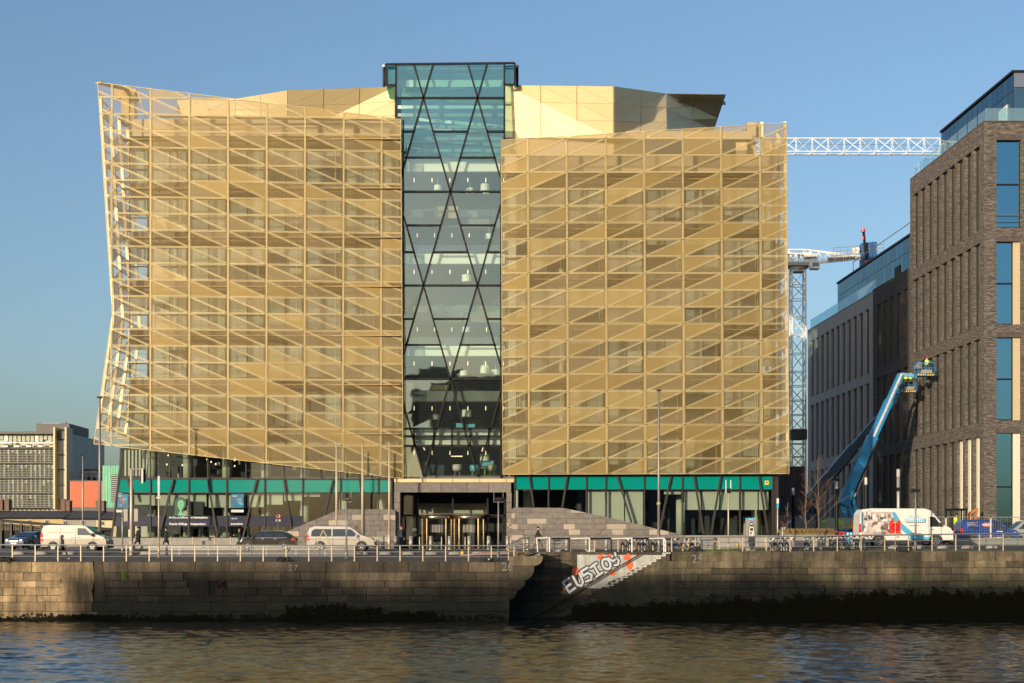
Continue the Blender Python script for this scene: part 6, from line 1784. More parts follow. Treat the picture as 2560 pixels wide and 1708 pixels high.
# high roof van with printed side
big = [(0,.40),(0,1.2),(.05,2.2),(.25,2.48),(.8,2.54),(4.35,2.53),(4.75,2.38),(5.45,1.50),(6.02,1.22),(6.18,.92),(6.20,.42)]
def ex(root, cx, hw, W):
    seam(root, cx, hw, (4.55,5.35), .5, 2.0, 1.1); mirror_(root, cx, hw, 5.3, 1.45, 'plastic'); handle_(root, cx, hw, (4.75,), 1.15)
    def pr(nm, pts, m_):
        for s_ in (-1,):
            d = MB(); pp = []
            for part in (clip(pts if area(pts) > 0 else pts[::-1], 0, -1, 1.1), clip(pts if area(pts) > 0 else pts[::-1], 0, 1, -1.1)):
                if len(part) >= 3: d.quadpts([(x-cx, s_*(hw(z)+.010+pr.o), z) for x, z in part])
            pr.o += .002
            if d.f: d.build(nm, M[m_], root)
    pr.o = 0
    pr('photo_print', [(.12,.75),(2.9,.75),(2.3,1.3),(2.1,2.3),(.12,2.3)], 'print_base')
    random.seed(5)
    for k in range(60):
        x, z = random.uniform(.2,2.1), random.uniform(.8,2.1); a_, h_ = random.uniform(.08,.40), random.uniform(.08,.35)
        pr('print_detail', [(x,z),(x+a_,z),(x+a_,z+h_),(x,z+h_)], random.choice(['print_brown','print_brown','print_pale','white','white','print_pale','cloth_grey','print_base']))
    pr('stripe', [(2.1,2.3),(2.25,2.3),(2.65,1.6),(3.4,.95),(4.3,.62),(3.3,.62),(2.6,1.2),(2.2,1.8)], 'print_blue')
    pr('stripe', [(3.2,.62),(4.6,.62),(4.6,.5),(3.2,.5)], 'print_blue')
    pr('sign_frame', [(2.95,1.62),(4.25,1.62),(4.25,1.86),(2.95,1.86)], 'print_blue'); pr('sign_field', [(3.0,1.66),(4.2,1.66),(4.2,1.82),(3.0,1.82)], 'text_white')
    for k in range(8): pr('lettering', [(3.08+.14*k,1.69),(3.17+.14*k,1.69),(3.17+.14*k,1.79),(3.08+.14*k,1.79)], 'print_blue')
    pr('small_print', [(3.2,1.40),(3.8,1.40),(3.8,1.43),(3.2,1.43)], 'print_blue'); pr('small_print', [(3.1,2.0),(3.9,2.0),(3.9,2.02),(3.1,2.02)], 'print_blue')
    pr('print_edge', [(0.04,1.1),(.12,1.1),(.12,2.35),(.04,2.2)], 'print_blue')
    d = MB(); d.box(2.4-cx,2.6-cx,-W/2-.02,-W/2,.62,.68); d.box(4.0-cx,4.2-cx,-W/2-.02,-W/2,.62,.68); d.build('side_marker', M['orange'], root)
vehicle('high_roof_van', 'white high roof van with photo print and blue swoosh driving right behind the lifebuoy', 'van', gl(2257,107.0), 1, 6.20, 2.07, big, 1.1, .10,
    [[(4.62,1.32),(5.42,1.32),(4.95,1.95),(4.62,2.0)]], ((5.48,1.50),(4.78,2.34)), 'white_car', (1.25,5.0), .38, extras=ex, headl=(5.85,1.0), taill=(.0,.95,1.5), scale=1.10)
# blue saloon seen from the front
sal = [(0,.32),(0,.80),(.15,.98),(.95,1.08),(1.45,1.40),(2.3,1.44),(2.8,1.36),(3.45,1.0),(4.35,.86),(4.55,.66),(4.58,.34)]
def ex(root, cx, hw, W):
    seam(root, cx, hw, (1.7,2.6,3.4), .4, .95, .9); mirror_(root, cx, hw, 3.15, 1.0, 'blue_car')
    d = MB(); d.box(cx+.026, cx+.04, -.26, .26, .42, .53); d.build('number_plate', M['text_white'], root)
    d = MB(); d.box(cx-.02, cx+.032, -.42, .42, .60, .72); d.build('grille', M['steel'], root)
    d = MB(); d.box(2.75-cx, 2.95-cx, -.3, .3, 1.36, 1.43) ; d.build('sun_visor', M['plastic'], root) if False else None
s_ = vehicle('saloon_car', 'dark blue saloon car coming towards the river beside the black fence', 'car', gl(80,116.5), 1, 4.58, 1.80, sal, .9, .22,
    [[(1.15,1.02),(1.65,1.0),(1.65,1.34),(1.48,1.34)],[(1.75,1.0),(2.55,.99),(2.5,1.36),(1.75,1.36)],[(2.65,.99),(3.25,.98),(2.78,1.3),(2.62,1.34)]], ((3.42,1.02),(2.82,1.34)), 'blue_car', (.85,3.62), .33, extras=ex, headl=(4.2,.74), taill=(.0,.75,.95))
s_.rotation_euler = (0, 0, R(-108))
# dark car beyond the planter
vehicle('parked_car', 'black estate car parked beyond the planter beside the lift machinery', 'car', (PX(1999,136), 136, 5.25), 1, 4.9, 1.85, suv[:1]+[(x*1.1, z) for x, z in suv[1:]], .92, .24,
    [[(.7,1.06),(1.65,1.03),(1.65,1.37),(1.1,1.37)],[(1.75,1.03),(2.65,1.02),(2.6,1.38),(1.75,1.38)],[(2.75,1.02),(3.5,1.01),(3.0,1.33),(2.7,1.37)]], ((3.76,1.03),(3.06,1.40)), 'black_car', (.9,3.9), .34, headl=(4.5,.8), taill=(.02,.78,.98))
# blue small van, and the silver van behind it
cad = [(0,.32),(0,.95),(.06,1.55),(.25,1.78),(1.0,1.83),(2.55,1.82),(2.95,1.70),(3.50,1.18),(4.10,1.02),(4.35,.80),(4.40,.34)]
def ex(root, cx, hw, W):
    seam(root, cx, hw, (.08,1.25,2.30,3.35), .4, 1.65, .95, 'black'); mirror_(root, cx, hw, 3.2, 1.12, 'plastic'); handle_(root, cx, hw, (2.1,2.5), 1.0)
    y = -(hw(1.45)+.02)
    b = MB(); b.prism([(2.0-cx+.42*math.cos(2*math.pi*i/14)-.05, 1.42+.16*math.sin(2*math.pi*i/14)) for i in range(14)], y-.004, y+.01); b.build('badge', M['graf_red'], root)
    b = MB(); b.prism([(2.0-cx+.34*math.cos(2*math.pi*i/14)-.05, 1.42+.09*math.sin(2*math.pi*i/14)) for i in range(14)], y-.008, y-.005); b.build('badge_field', M['print_pale'], root)
    for k in range(8):
        b = MB(); b.box(.45-cx, .45-cx+random.uniform(.5,.95), y-.004-.0, y+.02, 1.58-k*.065, 1.60-k*.065); b.build('lettering', M['print_pale'], root)
    b = MB(); b.box(2.6-cx, 3.1-cx, -(W/2+.012), -(W/2-.0), .9, .95); b.build('lettering', M['text_white'], root)
    b = MB(); b.box(1.55-cx, 1.78-cx, -(W/2+.012), -(W/2), .62, .8); b.build('fuel_flap', M['steel'], root) if False else None
    b = MB(); b.box(1.7-cx, 2.4-cx, -(W/2+.012), -(W/2), .36, .52); b.build('red_band', M['red'], root)
    b = MB(); b.box(2.42-cx, 3.0-cx, -(W/2+.012), -(W/2), .36, .52); b.build('white_band', M['white'], root)
vehicle('small_van', 'blue small van with a red oval badge parked behind the mesh fence', 'van', (PX(2467,115), 115, 5.28), 1, 4.40, 1.80, cad, .95, .14,
    [[(2.42,1.12),(3.25,1.10),(2.88,1.60),(2.42,1.64)]], ((3.52,1.17),(2.98,1.68)), 'van_blue', (.78,3.52), .32, extras=ex, headl=(4.0,.84), taill=(.0,.8,1.15), scale=1.06)
vehicle('panel_van', 'silver panel van cut by the right edge of the photo behind the blue van', 'van', (PX(2577,120), 120, 5.3), -1, 4.97, 1.98, van_prof, .95, .13,
    [[(2.75,1.20),(3.85,1.20),(3.32,1.72),(2.75,1.74)]], ((4.18,1.24),(3.42,1.84)), 'silver_car', (.95,3.88), .335, headl=(4.55,.86), taill=(.0,.75,1.35))
# yellow mini digger and red trailer
dg = empty('digger', (PX(2387,124), 124, 5.3), 0, 'yellow and black digger with orange arm and a driver in hi-vis, behind the road fence', 'digger')
b = MB(); b.box(-.3,1.9,-.9,.9,.5,1.25); b.prism([(1.9,.5),(2.1,.7),(2.0,1.2),(1.9,1.25)],-.9,.9); b.build('body', M['yellow'], dg)
b = MB(); b.box(-.2,2.1,-1.15,-.75,0,.5); b.box(-.2,2.1,.75,1.15,0,.5); b.build('track', M['rubber'], dg)
cbx = [(-.55,-.7),(.75,-.7),(-.55,.6),(.75,.6)]
b = MB()
for x, y in cbx: b.bar((x,y,1.25),(x,y,2.9),.1)
b.box(-.65,.85,-.8,.7,2.85,3.0); b.box(-.5,.7,-.65,.5,.6,1.3); b.build('cab', M['black'], dg)
b = MB(); b.box(-.5,.7,.58,.6,1.3,2.85); b.build('cab_glass', M['glass_clear'], dg)
b = MB(); b.bar((1.0,0,1.3),(1.25,0,2.6),.22); b.bar((1.25,0,2.6),(1.9,0,3.0),.2); b.bar((1.9,0,3.0),(1.7,0,1.9),.18); b.bar((1.2,.1,1.4),(1.6,.1,2.4),.08); b.build('arm', M['orange'], dg)
b = MB(); b.prism([(1.5,2.0),(1.9,2.0),(2.0,1.5),(1.6,1.35)],-.3,.3); b.build('bucket', M['rust'], dg)
b = MB(); b.box(1.2,1.7,-.93,-.9,.7,1.15); b.build('vent', M['black'], dg)
tr = empty('red_trailer', (PX(2376,121.5), 121.5, 5.28), 0, 'low red trailer between the printed van and the blue small van', 'trailer')
b = MB(); b.prism([(-1.6,.35),(1.2,.35),(1.2,.75),(-1.3,.95),(-1.6,.9)], -.9, .9); b.build('body', M['red'], tr)
for x in (-.8,.5): b = MB(); b.cyl((x,-.95,.3),(x,-.75,.3),.3,n=12); b.build('wheel', M['rubber'], tr)
b = MB(); b.box(-2.0,-1.0,-1.0,-.95,1.3,1.9); b.build('red_board', M['red'], tr) ; b = MB(); b.bar((-1.9,-.9,.9),(-1.9,-.9,1.9),.06); b.bar((-1.1,-.9,.9),(-1.1,-.9,1.9),.06); b.build('board_post', M['steel_matt'], tr)

# ------------------------------------------------------------------ people
def person(name, label, loc, face, h, pose, top, legs, shoes, hair, coat=False, parent=None, hat=None, vest=None, group=None, longhair=False):
    """one continuous skinned body in a given pose; face is the heading in degrees (0 = towards +x)"""
    s = h/1.75
    V, E, Rr, T = [], [], [], []
    def v(p, r, t): V.append(Vector(p)*s); Rr.append(r*s); T.append(t); return len(V)-1
    stride = {'walk': .30, 'stride': .36, 'stand': .0, 'reach': .06}[pose]
    pel = v((0,0,.95), (.135), 'L'); wa = v((0,0,1.10), .125, 'T'); ch = v((.01,0,1.33), .155, 'T'); nb = v((.0,0,1.46), .085, 'T'); nk = v((.015,0,1.53), .052, 'S'); hd = v((.03,0,1.62), .092, 'S'); hd2 = v((.025,0,1.68), .088, 'S')
    E += [(pel,wa),(wa,ch),(ch,nb),(nb,nk),(nk,hd),(hd,hd2)]
    for sd_, ph in ((1,1),(-1,-1)):
        f = stride*ph
        hip = v((0,.09*sd_,.90), .10, 'L'); kn = v((f*.55+ (.05 if pose != 'stand' else 0), .10*sd_, .50), .062, 'L'); an = v((f*1.0-(.06 if f < 0 else 0), .10*sd_, .10+(.06 if f < 0 else 0)), .045, 'L'); toe = v((f*1.0+.15, .115*sd_, .04+(.0 if f < 0 else 0)), .036, 'F'); heel = v((f-.04-(.05 if f < 0 else 0), .10*sd_, .045+(.05 if f < 0 else 0)), .036, 'F')
        E += [(pel,hip),(hip,kn),(kn,an),(an,toe),(an,heel)]
        a = -f*.8
        sh = v((0,.185*sd_,1.41), .07, 'T'); 
        if pose == 'reach': el = v((.18,.22*sd_,1.18), .048, 'T'); wr_ = v((.38,.16*sd_,1.20), .034, 'T')
        elif pose == 'stand': el = v((-.03,.25*sd_,1.12), .05, 'T'); wr_ = v((.06,.22*sd_,.88), .034, 'T')
        else: el = v((a*.5,.24*sd_,1.14), .05, 'T'); wr_ = v((a*1.0+.08,.21*sd_,.92), .034, 'T')
        d = (V[wr_]-V[el]).normalized()
        pm_ = len(V); V.append(V[wr_]+d*.07*s); Rr.append(.030*s); T.append('S')
        E += [(ch,sh),(sh,el),(el,wr_),(wr_,pm_)]
        side_v = Vector((0,1,0)).cross(d).normalized()
        for q in range(4):
            b0 = len(V); o_ = side_v*(q-1.5)*.018*s; ln = (.075,.085,.08,.062)[q]*s
            V.append(V[pm_]+d*ln*.55+o_); Rr.append(.0095*s); T.append('S'); V.append(V[b0]+d*ln*.5+Vector((.01,-.012*sd_,0))*s); Rr.append(.008*s); T.append('S')
            E += [(pm_,b0),(b0,b0+1)]
        b0 = len(V); V.append(V[wr_]+d*.05*s+side_v*.045*s); Rr.append(.011*s); T.append('S'); E.append((wr_,b0))
    me = bpy.data.meshes.new('p'); me.from_pydata([tuple(p) for p in V], E, [])
    o = bpy.data.objects.new('p', me); COL.objects.link(o)
    md = o.modifiers.new('s', 'SKIN'); md.use_smooth_shade = True
    sv = me.skin_vertices[0].data
    for i, r_ in enumerate(Rr): sv[i].radius = (r_, r_*(1.25 if T[i] == 'T' and i in (ch,) else 1)); sv[i].use_root = (i == pel)
    sv[ch].radius = (.175*s, .11*s); sv[wa].radius = (.145*s, .105*s); sv[pel].radius = (.15*s, .115*s)
    sb = o.modifiers.new('u', 'SUBSURF'); sb.levels = 1; sb.render_levels = 1
    dg_ = bpy.context.evaluated_depsgraph_get(); ev = o.evaluated_get(dg_)
    nm = bpy.data.meshes.new_from_object(ev)
    bpy.data.objects.remove(o)
    mats_ = [M[top], M[legs], M['skin'], M[shoes]]
    nm.materials.clear()
    for m_ in mats_: nm.materials.append(m_)
    key = {'T': 0, 'L': 1, 'S': 2, 'F': 3}
    samp = []
    for a_, b_ in E:
        for t in (0.0, .25, .5, .75, 1.0):
            samp.append((V[a_].lerp(V[b_], t), T[a_] if (t < .5 or T[b_] == 'S') and not (T[a_] == 'T' and T[b_] == 'S' and t >= .75) else T[b_]))
    for p in nm.polygons:
        c = p.center; p.material_index = key[min(samp, key=lambda q: (q[0]-c).length_squared)[1]]; p.use_smooth = True
    body = bpy.data.objects.new(name, nm); COL.objects.link(body); nm.name = name
    body.location = loc; body.rotation_euler = (0, 0, R(face))
    tag(body, label, 'person', group)
    if parent: body.parent = parent
    # hair cap, nose, ears
    hb = MB(); c = Vector((.012,0,1.675))*s
    hb.lathe([(.02*s,.075*s),(.075*s,.06*s),(.108*s,.01*s),(.106*s,-.04*s),(.085*s,-.085*s if longhair else -.055*s)][::-1], 12, c=tuple(c+Vector((-.018,0,.03))*s)); ho = hb.build('hair', M[hair], body, True)
    if longhair: q = MB(); q.lathe([(.05*s,-.30*s),(.085*s,-.18*s),(.095*s,-.05*s),(.08*s,0)], 10, c=tuple(Vector((-.055,0,1.68))*s)); q.build('long_hair', M[hair], body, True)
    fc = MB(); fc.lathe([(.004,-.018),(.014,0),(.006,.02)], 6, c=tuple(Vector((.130,0,1.635))*s)); fc.build('nose', M['skin'], body, True)
    for e_ in (-1, 1):
        ey = MB(); ey.lathe([(.003,-.008),(.011,0),(.003,.008)], 6, c=tuple(Vector((.117,.035*e_,1.66))*s)); ey.build('eye', M['hair_dark'], body)
        er = MB(); er.lathe([(.004,-.03),(.014,0),(.006,.03)], 6, c=tuple(Vector((.02,.098*e_,1.64))*s)); er.build('ear', M['skin'], body, True)
    mo = MB(); mo.box(.112*s,.122*s,-.022*s,.022*s,1.588*s,1.596*s); mo.build('mouth', M['graf_red'], body)
    if coat:
        q = MB(); n_ = 12; prof = [(.20,.19,.55),(.185,.185,.75),(.165,.18,.95),(.14,.165,1.1),(.15,.19,1.3),(.13,.19,1.42)]
        bb = 0
        for rx, ry, z in prof:
            for i in range(n_): t = 2*math.pi*i/n_; q.v.append((rx*math.cos(t)*s, ry*math.sin(t)*s, z*s))
        for k in range(len(prof)-1):
            for i in range(n_): j = (i+1) % n_; q.f.append((k*n_+i, k*n_+j, (k+1)*n_+j, (k+1)*n_+i)); q.m.append(0)
        q.build('coat', M[top], body, True)
    if vest:
        q = MB(); n_ = 12; prof = [(.17,.175,.98),(.165,.18,1.15),(.175,.205,1.32),(.12,.17,1.46)]
        for rx, ry, z in prof:
            for i in range(n_): t = 2*math.pi*i/n_; q.v.append((rx*math.cos(t)*s, ry*math.sin(t)*s, z*s))
        for k in range(len(prof)-1):
            for i in range(n_): j = (i+1) % n_; q.f.append((k*n_+i, k*n_+j, (k+1)*n_+j, (k+1)*n_+i)); q.m.append(0)
        q.build('vest', M[vest], body, True)
    if hat:
        q = MB(); q.lathe([(.125*s,0),(.122*s,.03*s),(.10*s,.09*s),(.04*s,.125*s)], 12, c=tuple(Vector((.02,0,1.70))*s)); q.box(.1*s,.17*s,-.07*s,.07*s,1.695*s,1.712*s); q.build('hard_hat', M[hat], body, True)
    return body
def stand(px, Y): x = PX(px, Y); return (x, Y, gz(x, Y))
person('person', 'woman in dark jacket and leggings striding right along the railing on the far left', stand(156,101.6), 0, 1.68, 'stride', 'cloth_navy', 'cloth_black', 'shoe_white', 'hair_dark', longhair=True)
person('person', 'man in black coat walking just right of the traffic signals', stand(345,116.5), 200, 1.80, 'walk', 'cloth_black', 'cloth_black', 'shoe', 'hair_dark', coat=True)
person('person', 'person in long black coat walking under the green figure print', stand(416,116.0), 185, 1.74, 'walk', 'cloth_black', 'cloth_black', 'shoe', 'hair_dark', coat=True)
person('person', 'red haired person in dark green coat at the bonnet of the black car', stand(599,115.5), 180, 1.66, 'reach', 'cloth_green', 'cloth_black', 'shoe', 'hair_red', coat=True)
person('person', 'person whose head shows above the silver people carrier roof by the wooden trestle', stand(797,115.5), 180, 1.80, 'walk', 'cloth_navy', 'cloth_black', 'shoe', 'hair_dark')
person('person', 'person in dark jacket half hidden behind the silver people carrier windscreen', stand(892,115.8), 0, 1.74, 'walk', 'cloth_black', 'cloth_black', 'shoe', 'hair_dark')
person('person', 'man in navy suit with red hair standing by the left bollard at the entrance', stand(1003,117.0), -60, 1.84, 'stand', 'cloth_navy', 'cloth_navy', 'shoe', 'hair_red', coat=False)
person('person', 'man in black jacket and grey trousers walking right past the pale blocks', stand(1345,113.2), 0, 1.84, 'stride', 'cloth_black', 'cloth_grey', 'shoe', 'hair_dark')
person('person', 'digger driver in lime hi-vis vest inside the black cab', (PX(2387,124)+.1, 123.8, 6.15), -90, 1.7, 'stand', 'hiviz', 'cloth_navy', 'shoe', 'hair_dark', vest='hiviz')

# ------------------------------------------------------------------ boom lifts
def boom_lift(label, base, elbow, tip, jib_end, basket, Y, paint, chassis, wdt, arm2):
    t = empty('boom_lift', (0,0,0), 0, label, 'boom lift')
    bm = MB(); A = P(*base, Y); B = P(*elbow, Y+.2); C = P(*tip, Y)
    bm.bar(A, A.lerp(C,.52), wdt, wdt*1.0, up=(0,1,0)); bm.build('lower_boom', M[paint], t)
    bm = MB(); bm.bar(A.lerp(C,.48), A.lerp(C,.80), wdt*.76, wdt*.76, up=(0,1,0)); bm.build('middle_boom', M[paint], t)
    bm = MB(); bm.bar(A.lerp(C,.78), C, wdt*.58, wdt*.58, up=(0,1,0)); bm.build('upper_boom', M[paint], t)
    off = Vector((-.35,-.28,.12)) if paint == 'blue_paint' else Vector((.3,-.2,-.3))
    bm = MB(); bm.bar(A.lerp(C,.50)+Vector((0,-wdt*.42,0)), C+Vector((0,-wdt*.32,0)), wdt*.22, .04, up=(0,1,0)); bm.build('white_edge_strip', M['print_pale' if paint == 'blue_paint' else paint], t)
    bm = MB(); bm.tube([A.lerp(C,.06)+Vector((.75,-.2,0)), A.lerp(C,.25)+Vector((.62,-.3,-.2))], .08, 8); bm.build('lift_cylinder', M['white'], t)
    bm = MB(); bm.tube([A.lerp(C,.1)+Vector((.5,-.4,-.1)), A.lerp(C,.5)+Vector((.45,-.4,-.1))], .13, 6); bm.build('cable_carrier', M['rubber'], t)
    for a_, c_ in arm2:
        bm = MB(); bm.bar(P(*a_,Y+.1), P(*c_,Y+.1), .45, .5, up=(0,1,0)); bm.build('riser_arm', M[paint], t)
    # chassis
    (x0,x1,y0,y1) = chassis; Z0, Z1 = PZ(y1,Y), PZ(y0,Y)
    ch_ = MB(); xa_, xb_ = PX(x0,Y), PX(x1,Y); ch_.prism([(xa_,Z0+.1),(xa_+.2,Z0),(xb_,Z0),(xb_+.1,Z0+.3),(xb_,Z1),(xa_+.5,Z1+.05),(xa_+.05,Z1-.25)], Y-1.1, Y+1.1); ch_.build('turntable_cover', M['cover'], t)
    bs = MB(); bs.box(xa_+.2, xb_-.2, Y-1.2, Y+1.2, Z0-.45, Z0-.02); bs.build('undercarriage', M[paint], t)
    for wx in (xa_+.4, xb_-.5): w_ = MB(); w_.cyl((wx,Y-1.3,Z0-.45),(wx,Y-.9,Z0-.45),.48,n=16); w_.build('wheel', M['rubber'], t)
    # jib and basket
    D = P(*jib_end, Y-.4)
    bm = MB(); bm.bar(C, D, .3, .3, up=(0,1,0)); bm.build('jib', M[paint], t)
    (bx0,bx1,by0,by1) = basket; Yb = Y-1.3; X0, X1, Zt, Zb = PX(bx0,Yb), PX(bx1,Yb), PZ(by0,Yb), PZ(by1,Yb)
    bk = MB(); bk.box(X0, X1, Yb-.6, Yb+.6, Zb, Zb+.08)
    for x in (X0, (X0+X1)/2, X1):
        for y in (Yb-.6, Yb+.6): bk.bar((x,y,Zb),(x,y,Zt),.05)
    for z in (Zt, (Zt+Zb)/2+.1, Zb+.3):
        for y in (Yb-.6, Yb+.6): bk.bar((X0,y,z),(X1,y,z),.05)
        for x in (X0, X1): bk.bar((x,Yb-.6,z),(x,Yb+.6,z),.05)
    bo_ = bk.build('basket', M['blue_paint'], t)
    st_ = MB()
    for k in range(7): st_.quadpts([(X0+(X1-X0)*k/7, Yb-.61, Zb),(X0+(X1-X0)*(k+.5)/7, Yb-.61, Zb),(X0+(X1-X0)*(k+.75)/7, Yb-.61, Zb+.16),(X0+(X1-X0)*(k+.25)/7, Yb-.61, Zb+.16)])
    st_.build('hazard_stripe', M['yellow'], bo_)
    cb = MB(); cb.box(X0+.05, X0+.5, Yb-.1, Yb+.5, Zb+.7, Zt+.05); cb.box(X0+.3, X1-.2, Yb-.64, Yb-.6, Zb+.2, Zb+.55); cb.build('control_box', M['steel_matt'], bo_)
    bm = MB(); bm.bar(D, ((X0+.1), Yb, Zb+.2), .16); bm.bar(D, (X0, Yb, Zb-.1), .2); bm.build('basket_mount', M[paint], t)
    return (X0, X1, Yb, Zb, t)
M['cover'] = mat('grey_green_cover', (0.28, 0.29, 0.24), 0.5, var=0.12, scale=2)
bA = boom_lift('bright blue boom lift reaching highest up the brick office with its lit arm', (2106,1262), (2180,1100), (2252,936), (2292,941), (2290,2331,908,941), 138.0, 'blue_paint', (2045,2135,1296,1324), .95, [((2104,1258),(2112,1292)),((2128,1240),(2142,1300)),((2110,1252),(2122,1238)),((2122,1245),(2130,1300))])
bB = boom_lift('boom lift in shade, the shade put into its paint, with its basket just below the blue one', (2022,1250), (2120,1130), (2238,998), (2250,984), (2250,2286,950,982), 141.0, 'shaded_lift_blue', (1968,2042,1303,1326), .98, [((2020,1248),(2018,1300)),((2030,1240),(2046,1298)),((2018,1262),(2040,1290))])
b = MB(); b.box(PX(2096,136.8), PX(2110,136.8), 136.85, 136.88, PZ(1312,136.8), PZ(1301,136.8)); b.build('sticker', M['lime'], bA[4])
b = MB(); b.box(PX(2052,136.8), PX(2066,136.8), 136.85, 136.88, PZ(1307,136.8), PZ(1301,136.8)); b.build('sticker', M['lime'], bA[4])
b = MB(); b.box(PX(2106,136.8), PX(2116,136.8), 136.84, 136.87, PZ(1320,136.8), PZ(1317,136.8)); b.box(PX(2122,136.8), PX(2132,136.8), 136.84, 136.87, PZ(1319,136.8), PZ(1315,136.8)); b.build('amber_reflector', M['yellow'], bA[4])
for k, (dx_, hat, lab) in enumerate(((1.0,'red','worker in red hard hat and hi-vis in the upper lift basket'),)):
    person('person', lab, (bA[0]+dx_, bA[2], bA[3]+.08), 20, 1.75, 'reach', 'hiviz', 'cloth_navy', 'shoe', 'hair_dark', hat=hat, vest='hiviz')
for k, (dx_, hat, lab, fc) in enumerate(((.55,'yellow','worker in yellow hard hat on the left of the lower lift basket', 30),(1.05,'hiviz','worker in lime hat on the right of the lower lift basket', 100))):
    person('person', lab, (bB[0]+dx_, bB[2]+.1*k, bB[3]+.08), fc, 1.74, 'reach', 'hiviz', 'cloth_navy', 'shoe', 'hair_dark', hat=hat, vest='hiviz')
ORD = 'first second third fourth fifth sixth seventh eighth ninth tenth eleventh twelfth thirteenth fourteenth fifteenth sixteenth seventeenth eighteenth'.split()
# ------------------------------------------------------------------ railings on the quay edge
def railing(label, pts, rails, post_px, m='steel', hgt=None, dt=0.045, name='railing', post_m=None):
    """pts: list of (x, y, z base, z top)"""
    t = empty(name, (0,0,0), 0, label, 'railing')
    def at(x):
        for a, c in zip(pts, pts[1:]):
            if a[0] <= x <= c[0]: k = (x-a[0])/(c[0]-a[0]); return tuple(a[i]+(c[i]-a[i])*k for i in range(4))
        return pts[-1] if x > pts[-1][0] else pts[0]
    for f in rails:
        b = MB(); b.tube([(p[0], p[1], p[2]+(p[3]-p[2])*f) for p in pts], dt if f == 1 else dt*.62, 8 if f == 1 else 6); b.build('top_rail' if f == 1 else 'rail', M[m], t)
    for x in post_px:
        x_, y_, zb_, zt_ = at(x); b = MB(); b.box(x_-.035, x_+.035, y_-.03, y_+.03, zb_-.02, zt_); b.build('post', M[post_m or 'post_steel'], t)
    return t
M['post_steel'] = mat('brushed_steel_post', (0.52, 0.42, 0.31), 0.5, 0.3)
Yr = 100.35
def rp(px, pyb, pyt, Y): return (PX(px,Y), Y, PZ(pyb,Y), PZ(pyt,Y))
railing('long steel railing on the lower left quay edge, up to the painted 26', [rp(-60,1403.5,1362.5,Yr), rp(1322,1404,1365,Yr)], (1.0,.62,.30), [PX(31+57.0*k,Yr) for k in range(-1,24) if 31+57*k < 1322])
railing('short steel railing that climbs the ramp above the rounded corbels', [rp(1268,1404,1364,101.0), rp(1300,1382,1348,102.0), rp(1322,1381,1345,103.5)], (1.0,.6,.3), [PX(1271,101)+.0])
Yu = 103.95
railing('steel railing behind the stair well in the middle of the quay', [rp(1298,1379,1345,Yu), rp(1668,1379,1343,Yu)], (1.0,.6,.28), [PX(1309+59.0*k,Yu) for k in range(7)])
Yv = 101.75
railing('long steel railing on the upper right quay edge with the lifebuoy', [rp(1660,1380,1344,Yv), rp(2000,1379,1341,Yv), rp(2640,1376,1332,Yv)], (1.0,.62,.30), [PX(1738+59.2*k,Yv) for k in range(-1,16)])
# painted pipe gates round the stair head
sg = empty('stair_guard', (0,0,0), 0, 'white and black painted pipe guard frames around the head of the river stair', 'railing')
Yq = 103.68
b = MB(); b.tube([P(1342,1346,Yq), P(1374,1344.5,Yq), P(1374,1388,Yq)], .055, 8); b.tube([P(1342,1346,Yq), P(1345,1388,Yq)], .05, 8); b.build('white_frame', M['white'], sg)
for a, c in ((1379,1424),(1476,1528),(1582,1622)):
    b = MB(); b.tube([P(a,1347,Yq), P(c,1346.5,Yq), P(c,1386,Yq)], .06, 8); b.build('black_frame', M['black'], sg)
for a, c in ((1426,1474),(1528,1580),(1622,1660)):
    b = MB(); b.tube([P(a,1347,Yq), P(c,1346,Yq), P(c,1387,Yq)], .055, 8); b.build('white_frame', M['white'], sg)
b = MB(); b.tube([P(1660,1346,Yq), P(1664,1352,Yq), P(1664,1388,Yq)], .06, 8); b.build('white_frame', M['white'], sg)
b = MB(); b.cyl(P(1707,1378,102), P(1712,1346,102), .06); b.cyl(P(1720,1380,102), P(1723,1346,102), .05); b.build('yellow_post', M['render_yellow'], sg)

# slatted steel barrier behind the left railing
sb = empty('slatted_barrier', (0,0,0), 0, 'low barrier of horizontal steel slats with three scroll ornaments behind the left railing', 'barrier')
Yb = 103.6
for k, py in enumerate((1365.5,1369.5,1373.5,1377.5,1382,1387)):
    for j in range(6):
        a, c = 373+85.4*j, 373+85.4*(j+1)-1
        b = MB(); b.box(PX(a,Yb), PX(c,Yb), Yb, Yb+.05, PZ(py+2.2,Yb), PZ(py,Yb)); b.build('slat', M['steel_matt'], sb)
for j in range(8):
    a = 373+73*j; b = MB(); b.box(PX(a,Yb), PX(a+2.4,Yb), Yb+.06, Yb+.16, gz(PX(a,Yb),Yb), PZ(1365,Yb)); b.build('post', M['steel_matt'], sb)
for px in (615, 712, 806):
    b = MB()
    for q in range(5): b.ring((PX(px+random.uniform(-8,8),Yb-.06), Yb-.06, PZ(1371+random.uniform(-3,3),Yb)), random.uniform(.06,.14), .018, 'y', 12, 4)
    b.build('scroll_ornament', M['steel'], sb)

